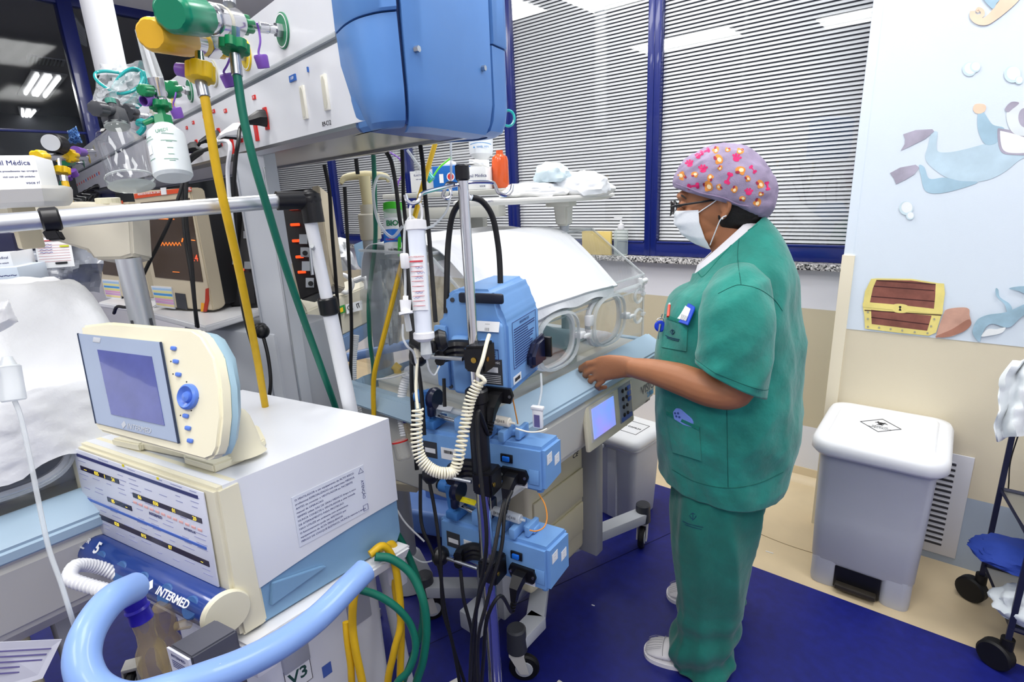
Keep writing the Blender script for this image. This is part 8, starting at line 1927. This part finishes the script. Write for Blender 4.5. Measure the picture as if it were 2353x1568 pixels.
m.build('barcode', INK, cd_); m = MB(); P = [ob(x, y, .0014) for x, y in ((1556, 696), (1567, 702), (1563, 711), (1552, 706))]; m.hull8(P, [p+n_*.0004 for p in P]); m.build('photo', mat('photo_tan', '#c08a5e', .5), cd_)
pn_ = thing('pen', 'pen with red end standing in the chest pocket', 'pen', cast(1537, 715)); m = MB(); m.cyl(cast(1535, 728, None, .010), cast(1538, 701, None, .010), .0042, .0040, seg=10); m.build('red_barrel', mat('pen_red', '#e8452c', .3), pn_); m = MB(); m.cyl(cast(1538, 702, None, .010), cast(1539, 697, None, .010), .0045, .003, seg=10); m.build('clear_cap', CLEARF, pn_)
kc = cast(1524, 745, (BV,), .014) or N(.17, .05, 1.12); k_ = thing('key_reel', 'round blue key reel with a small key clipped beside the chest pocket', 'key reel', kc)
kd = (-(FW)).normalized()
kc2 = at(1517, 750, (kc-CP).dot(FW)-.004); m = MB(); m.lathe([(.014, -.004), (.0165, -.002), (.0165, .002), (.013, .005)], kc2, kd, 24); m.build('reel', mat('reel_blue', '#1238c4', .3), k_)
m = MB(); tt_ = (kc2-CP).dot(FW); m.tube([at(1517+8*cos(a), 738+7*sin(a), tt_-.004) for a in [2*pi*k/10 for k in range(10)]], .0009, 5, closed=True, sm=2); m.cyl(at(1517, 745, tt_-.006), at(1514, 762, tt_-.006), .0035, .003, seg=8); m.cyl(at(1514, 762, tt_-.006), at(1512, 780, tt_-.006), .0014, seg=6); m.cyl(at(1522, 722, tt_), at(1518, 734, tt_), .0018, seg=6); m.build('key', STEEL, k_)
ph, c_, n_, ob = onshirt([(1545, 948), (1552, 939), (1561, 940), (1588, 963), (1592, 972), (1590, 984), (1570, 978), (1548, 964)], .008, .006, 'phone', mat('phone_lavender', '#7f9ae8', .3), 'lavender blue phone tucked into the lower pocket', 'phone', .002)
m = MB()
for x, y in ((1551, 950), (1558, 950), (1554, 957), (1561, 959)): p = ob(x, y, .0012); m.lathe([(.0028, -.001), (.0028, .0012)], p, n_, 12)
m.build('camera_lens', mat('lens_blue', '#35508f', .2), ph)
# ---------------- undershirt, trousers, shoes
us, _ = cloth_loft('undershirt', interp_rings([(-.022, 0, 1.30, .105, .118, -.6, 0), (-.004, 0, 1.350, .088, .088, -.85, 0), (-.001, 0, 1.378, .076, .072, -.98, 0), (.001, 0, 1.388, .071, .066, -1.0, 0)], 96, 6), lambda p, u, v: noise.noise(p*14)*.002, mat('undershirt_white', '#e9e6ea', .8, bump=.1, bscale=300))
def trouser(s_, keys):
    def fn(p, u, v):
        lowf = max(0, (.30-p.z)/.28)
        return noise.noise(Vector((p.x*6, p.y*6, p.z*2.0+s_)))*.010+ridge(noise.noise(Vector((p.x*14+s_*3, p.y*14, p.z*1.7))))*.016-.008+lowf*.013*sin(p.z*62+p.x*22+2.5*noise.noise(p*7))+noise.noise(Vector((p.x*30, p.y*30, p.z*10)))*.0015
    return cloth_loft('trousers', interp_rings(keys, 96, 9), fn, SCRT)
# legs grow out of a shared seat; near leg first
tn, BT1 = trouser(1, [(-.035, .05, .82, .13, .12, 0, 0), (-.030, .082, .70, .132, .122, 0, 0), (-.024, .10, .58, .130, .118, 0, 0), (-.020, .115, .42, .112, .108, 0, 0), (-.022, .118, .28, .100, .098, 0, 0), (-.016, .118, .15, .096, .094, 0, 0), (-.004, .118, .07, .098, .092, 0, 0), (-.002, .118, .022, .096, .088, 0, 0)])
tf, BT2 = trouser(-1, [(-.035, -.05, .82, .13, .12, 0, 0), (-.034, -.088, .70, .132, .120, 0, 0), (-.034, -.13, .58, .128, .118, 0, 0), (-.036, -.17, .42, .110, .106, 0, 0), (-.040, -.195, .26, .098, .096, 0, 0), (-.036, -.20, .12, .094, .092, 0, 0), (-.028, -.20, .022, .094, .086, 0, 0)])
# one garment: join the second leg mesh into the first
me1, me2 = tn.data, tf.data
bm_ = bmesh.new(); bm_.from_mesh(me1); bm_.from_mesh(me2); bm_.to_mesh(me1); bm_.free(); me1.polygons.foreach_set('use_smooth', [True]*len(me1.polygons)); bpy.data.objects.remove(tf)
emblem(1592, 1190, 1.3, (BT1,), tn, .001)
def shoe(y0, x0, a):
    T = NT @ Matrix.Translation((x0, y0, 0)) @ Matrix.Rotation(radians(a), 4, 'Z'); SHW = mat('shoe_white_leather', '#e6e4e6', .45, bump=.05)
    t = MB(T); sec = []
    for x, w_, h0, h1 in ((-.085, .026, .018, .055), (-.075, .034, .016, .078), (-.03, .038, .016, .095), (.02, .040, .016, .092), (.06, .044, .016, .078), (.10, .048, .016, .062), (.135, .046, .016, .050), (.160, .036, .016, .038), (.172, .018, .018, .028)):
        sec.append([(x, w_*cos(q)*(1 if sin(q) < 0 else (1-.45*sin(q)**2)), (h0+h1)/2+(h1-h0)/2*sin(q)) for q in [2*pi*k/24 for k in range(24)]])
    t.loft(sec); o = t.build('shoe', SHW, person, ang=60)
    t = MB(T); pl_ = [(-.09, 0), (-.082, .03), (-.03, .042), (.03, .043), (.09, .051), (.14, .048), (.168, .032), (.178, 0), (.168, -.032), (.14, -.048), (.09, -.051), (.03, -.043), (-.03, -.042), (-.082, -.03)]
    t.prism([(p.x, p.y) for p in catmull([Vector((x, y, 0)) for x, y in pl_], 4, True)], 0.001, .022, bev=.003); t.build('sole', mat('shoe_sole_white', '#f0eef0', .5), o)
    t = MB(T)
    for k in range(7):
        q = radians(30+k*20); t.tube([(.118+.0*k, .030*cos(q), .058), (.145, .036*cos(q), .0495), (.166, .034*cos(q), .036)], .0007, 5)
    t.tube([(.108, .047, .03), (.112, .035, .054), (.114, 0, .0615), (.112, -.035, .054), (.108, -.047, .03)], .0011, 5)
    t.tube([(.05, .045, .035), (.075, .030, .071), (.095, -.02, .068)], .0011, 5); t.tube([(.085, .048, .035), (.07, .03, .073), (.045, -.02, .088)], .0011, 5); t.build('stitching', mat('shoe_line_grey', '#a8a6aa', .6), o)
shoe(.120, .000, 0); shoe(-.198, -.028, 6)
# ---------------- face things: brow, mask, glasses, earring, hair
HAIR = mat('hair_black', '#17110f', .6, bump=.3, bscale=300)
b = MB(NT); b.ell((-.012, 0, 1.488), (.097, .0785, .085), u=32, v=20, rot=Rh); b.ell((-.045, 0, 1.455), (.052, .060, .036), u=20, v=14); 
for v in list(b.bm.verts):
    p = NT.inverted() @ v.co
    if p.x > .020: v.co = NT @ Vector((.020, p.y*.94, p.z))
b.build('hair', HAIR, person)
for s_ in (-1, 1):
    b = MB(NT); b.tube([(.126, s_*.014, 1.512), (.127, s_*.028, 1.519), (.116, s_*.046, 1.516), (.104, s_*.056, 1.507)], [.0016, .0034, .003, .0012], 8); b.build('eyebrow', HAIR, person)
    b = MB(NT); b.tube([(.1265, s_*.020, 1.487), (.128, s_*.031, 1.4845), (.118, s_*.044, 1.488)], [.0008, .0018, .0010], 6); b.build('eyelashes', HAIR, person)
# glasses
b = MB(NT)
for s_ in (-1, 1):
    b.tube([(.150-.004*abs(cos(a)) - (.012 if cos(a)*1 > .2 else 0)*0 - .10*(.034+.024*cos(a)-.010)*.5, s_*(.034+.024*cos(a)), 1.482+.019*sin(a)-.002*cos(a)) for a in [2*pi*k/14 for k in range(14)]], .0021, 8, closed=True, sm=3)
    b.tube([(.142, s_*.058, 1.488), (.135, s_*.067, 1.490), (.10, s_*.0735, 1.494), (.03, s_*.0785, 1.503), (.0, s_*.084, 1.508), (-.012, s_*.086, 1.498)], [.0026, .0032, .003, .0026, .0022, .002], 8)
b.tube([(.149, -.012, 1.487), (.152, 0, 1.490), (.149, .012, 1.487)], .002, 8); gl = b.build('glasses', BLACK, person)
b = MB(NT)
for s_ in (-1, 1): b._add([(.1465-.10*(.024*cos(a))*.5, s_*(.034+.022*cos(a)), 1.482+.0175*sin(a)) for a in [2*pi*k/16 for k in range(16)]], [tuple(range(16))])
b.build('lens', glassy('lens_clear', '#eef4ff', .10, .02), gl)
# mask
g = []; MSK = mat('mask_white', '#e9edf0', .8, bump=.1, bscale=300)
for i in range(30):
    v = i/29; row = []
    z = 1.474-.098*v
    xf = np.interp(v, [0, .10, .25, .4, .6, .8, .92, 1], [.136, .141, .143, .138, .124, .105, .084, .060]); hw = np.interp(v, [0, .3, .7, 1], [.062, .068, .064, .050]); xs_ = np.interp(v, [0, .3, .7, 1], [.070, .066, .050, .034])
    for j in range(30):
        u = j/29*2-1; y = hw*sin(u*pi/2*.98); c = cos(u*pi/2)
        x = xs_+(xf-xs_)*c**.75 if c > 0 else xs_
        pl = .0022*sin(v*pi*7)*c + .0012*noise.noise(Vector((u*4, v*9, 1)))
        row.append(N(x+pl, y, z-.010*(1-c)*(v-.3)+.0))
    g.append(row)
b = MB(); b.sheet(g, -.0012); mk_ = b.build('face_mask', MSK, person, ang=80)
b = MB(NT)
for s_ in (-1, 1):
    b.tube([(.070, s_*.0635, 1.470), (.040, s_*.076, 1.490), (.008, s_*.084, 1.512), (-.010, s_*.091, 1.510)], .0016, 6); b.tube([(.036, s_*.053, 1.380), (.024, s_*.068, 1.415), (.010, s_*.082, 1.452), (-.004, s_*.088, 1.462)], .0016, 6)
b.build('ear_loop', MSK, mk_)
b = MB(NT); b.ell((.006, .087, 1.454), (.0028, .0028, .0028)); b.build('earring', mat('pearl', '#e8e4e0', .2), person)
# cap
CAPM = mat('cap_lavender_cloth', '#978aa4', .8, vary=.14, scale=25, bump=.15, bscale=300)
bb = bmesh.new(); bmesh.ops.create_icosphere(bb, subdivisions=5, radius=1); ZP = lambda x: 1.536+(x-.138)*(.30 if x > -.02 else .30)-.02*max(0, (-.03-x)/.07)
for v in bb.verts:
    d = v.co.copy(); back = max(0, d.x*-.75+d.z*-.35)
    r = Vector((.128, .098, .098)); p = Vector((.018+d.x*r.x, d.y*r.y*(1+.10*back), 1.548+d.z*r.z*(1+.0*back)))
    p.x -= .014*back*1.2; p.z -= .050*back
    fold = .0045*ridge(noise.noise(Vector((d.x*2.2, d.y*3.2, d.z*5+d.x*3))))+.004*noise.noise(d*3.1)+.0018*noise.noise(d*9)
    p += d*fold
    zl = ZP(p.x)
    if p.z < zl+.012:
        f = min(1, (zl+.012-p.z)/.06); q = Vector((.012, 0, 0)); p.x += (q.x-p.x)*.07*f; p.y *= 1-.09*f; p.z = zl+.012-.012*min(1, f*3) if p.z < zl else p.z
    v.co = p
m = MB(NT); m._merge(bb); cp_ = m.build('patterned_cap', CAPM, person, ang=80)
dg = bpy.context.evaluated_depsgraph_get()
bmc = bmesh.new(); bmc.from_mesh(cp_.data); bmc.transform(NT); BVC = BVHTree.FromBMesh(bmc); bmc.free()
PNK = mat('print_pink', '#d8286c', .8); ORNG = mat('print_orange', '#d98a3c', .8); CRM = mat('print_cream', '#f2dcae', .8); MAR = mat('print_maroon', '#9a2740', .8)
def decal(name, shapes, m_, bv=BVC, off=.0007):
    """flat print shapes given in picture coordinates, laid onto the cap cloth"""
    m = MB()
    for px in shapes:
        c_ = (sum(p[0] for p in px)/len(px), sum(p[1] for p in px)/len(px)); vs = [cast(c_[0], c_[1], (bv,), off)]
        if vs[0] is None: continue
        half = [cast((c_[0]+p[0])/2, (c_[1]+p[1])/2, (bv,), off) or vs[0] for p in px]; full = [cast(p[0], p[1], (bv,), off) for p in px]
        full = [f if f else h_ for f, h_ in zip(full, half)]; n = len(px)
        m._add(vs+half+full, [(0, 1+i, 1+(i+1) % n) for i in range(n)]+[(1+i, 1+n+i, 1+n+(i+1) % n, 1+(i+1) % n) for i in range(n)])
    o = m.build(name, m_, cp_); return o
def disc(x, y, rx, ry=None, a=0, n=12):
    ry = (ry or rx)*1.22; rx *= 1.22; return [(x+rx*cos(q)*cos(a)-ry*sin(q)*sin(a), y+rx*cos(q)*sin(a)+ry*sin(q)*cos(a)) for q in [2*pi*k/n for k in range(n)]]
def zc_(x, y): return (1400+x/3.136, 300+y/3.136)
def paw(x, y, s_, a=0):
    x, y = zc_(x, y); out = [disc(x, y, 6.5*s_, 5*s_, a)]
    for k, q in enumerate((-2.5, -1.9, -1.25, -.6)): out.append(disc(x+10*s_*cos(q+a), y+10*s_*sin(q+a), 2.9*s_, 2.3*s_, q+a))
    return out
def bone(x, y, s_, a):
    x, y = zc_(x, y); out = []
    c, s2 = cos(a), sin(a); L_ = 9*s_
    out.append([(x+u*c-v*s2, y+u*s2+v*c) for u, v in ((-L_, -2.4*s_), (L_, -2.4*s_), (L_, 2.4*s_), (-L_, 2.4*s_))])
    for e in (-1, 1):
        for f in (-1, 1): out.append(disc(x+e*L_*c-f*2.6*s_*s2, y+e*L_*s2+f*2.6*s_*c, 3.3*s_))
    return out
sh_ = []
for q in ((675, 285, 1.0, 0), (580, 245, .9, -.3), (915, 205, 1.0, .3), (1005, 450, .9, 0), (640, 190, .7, 0)): sh_ += paw(*q)
for q in ((605, 402, 1.1, -.15), (860, 345, 1.1, -1.2), (690, 150, .9, -.4), (1140, 400, .8, 1.4), (1035, 280, .8, .9)): sh_ += bone(*q)
decal('pink_print', sh_, PNK)
so, sc2, sm_ = [], [], []
for x, y, s_ in ((520, 330, 1), (790, 205, 1.1), (945, 285, 1.1), (715, 400, 1.15), (1090, 385, .95), (1070, 520, .95), (945, 150, .8), (770, 140, .8), (615, 315, .75), (725, 340, .8), (905, 425, .8), (800, 270, .6), (1000, 345, .7), (790, 410, .7), (960, 490, .7), (1095, 460, .6), (855, 140, .6)):
    X_, Y_ = zc_(x, y); a = (x*7+y*3) % 6; so += [disc(X_, Y_, 9*s_, 6.5*s_, a), disc(X_+6*s_*cos(a+1), Y_+6*s_*sin(a+1), 5*s_, 4*s_, a+1)]; sc2.append(disc(X_+2*s_*cos(a), Y_+2*s_*sin(a), 4.2*s_, 3.4*s_, a)); sm_.append(disc(X_+8*s_*cos(a+2.4), Y_+7*s_*sin(a+2.4), 4*s_, 2.6*s_, a))
decal('orange_print', so, ORNG); decal('maroon_print', sm_, MAR, off=.0010); decal('cream_print', sc2, CRM, off=.0012)
m = MB(); P = [cast(*zc_(x, y), (BVC,), .0012) for x, y in ((482, 385), (560, 412), (650, 448), (740, 468), (830, 490), (920, 530), (1000, 548))]; P = [p for p in P if p]; m.tube(P, .0022, 6); m.build('cap_edge', mat('cap_binding', '#8f7f9c', .8), cp_)
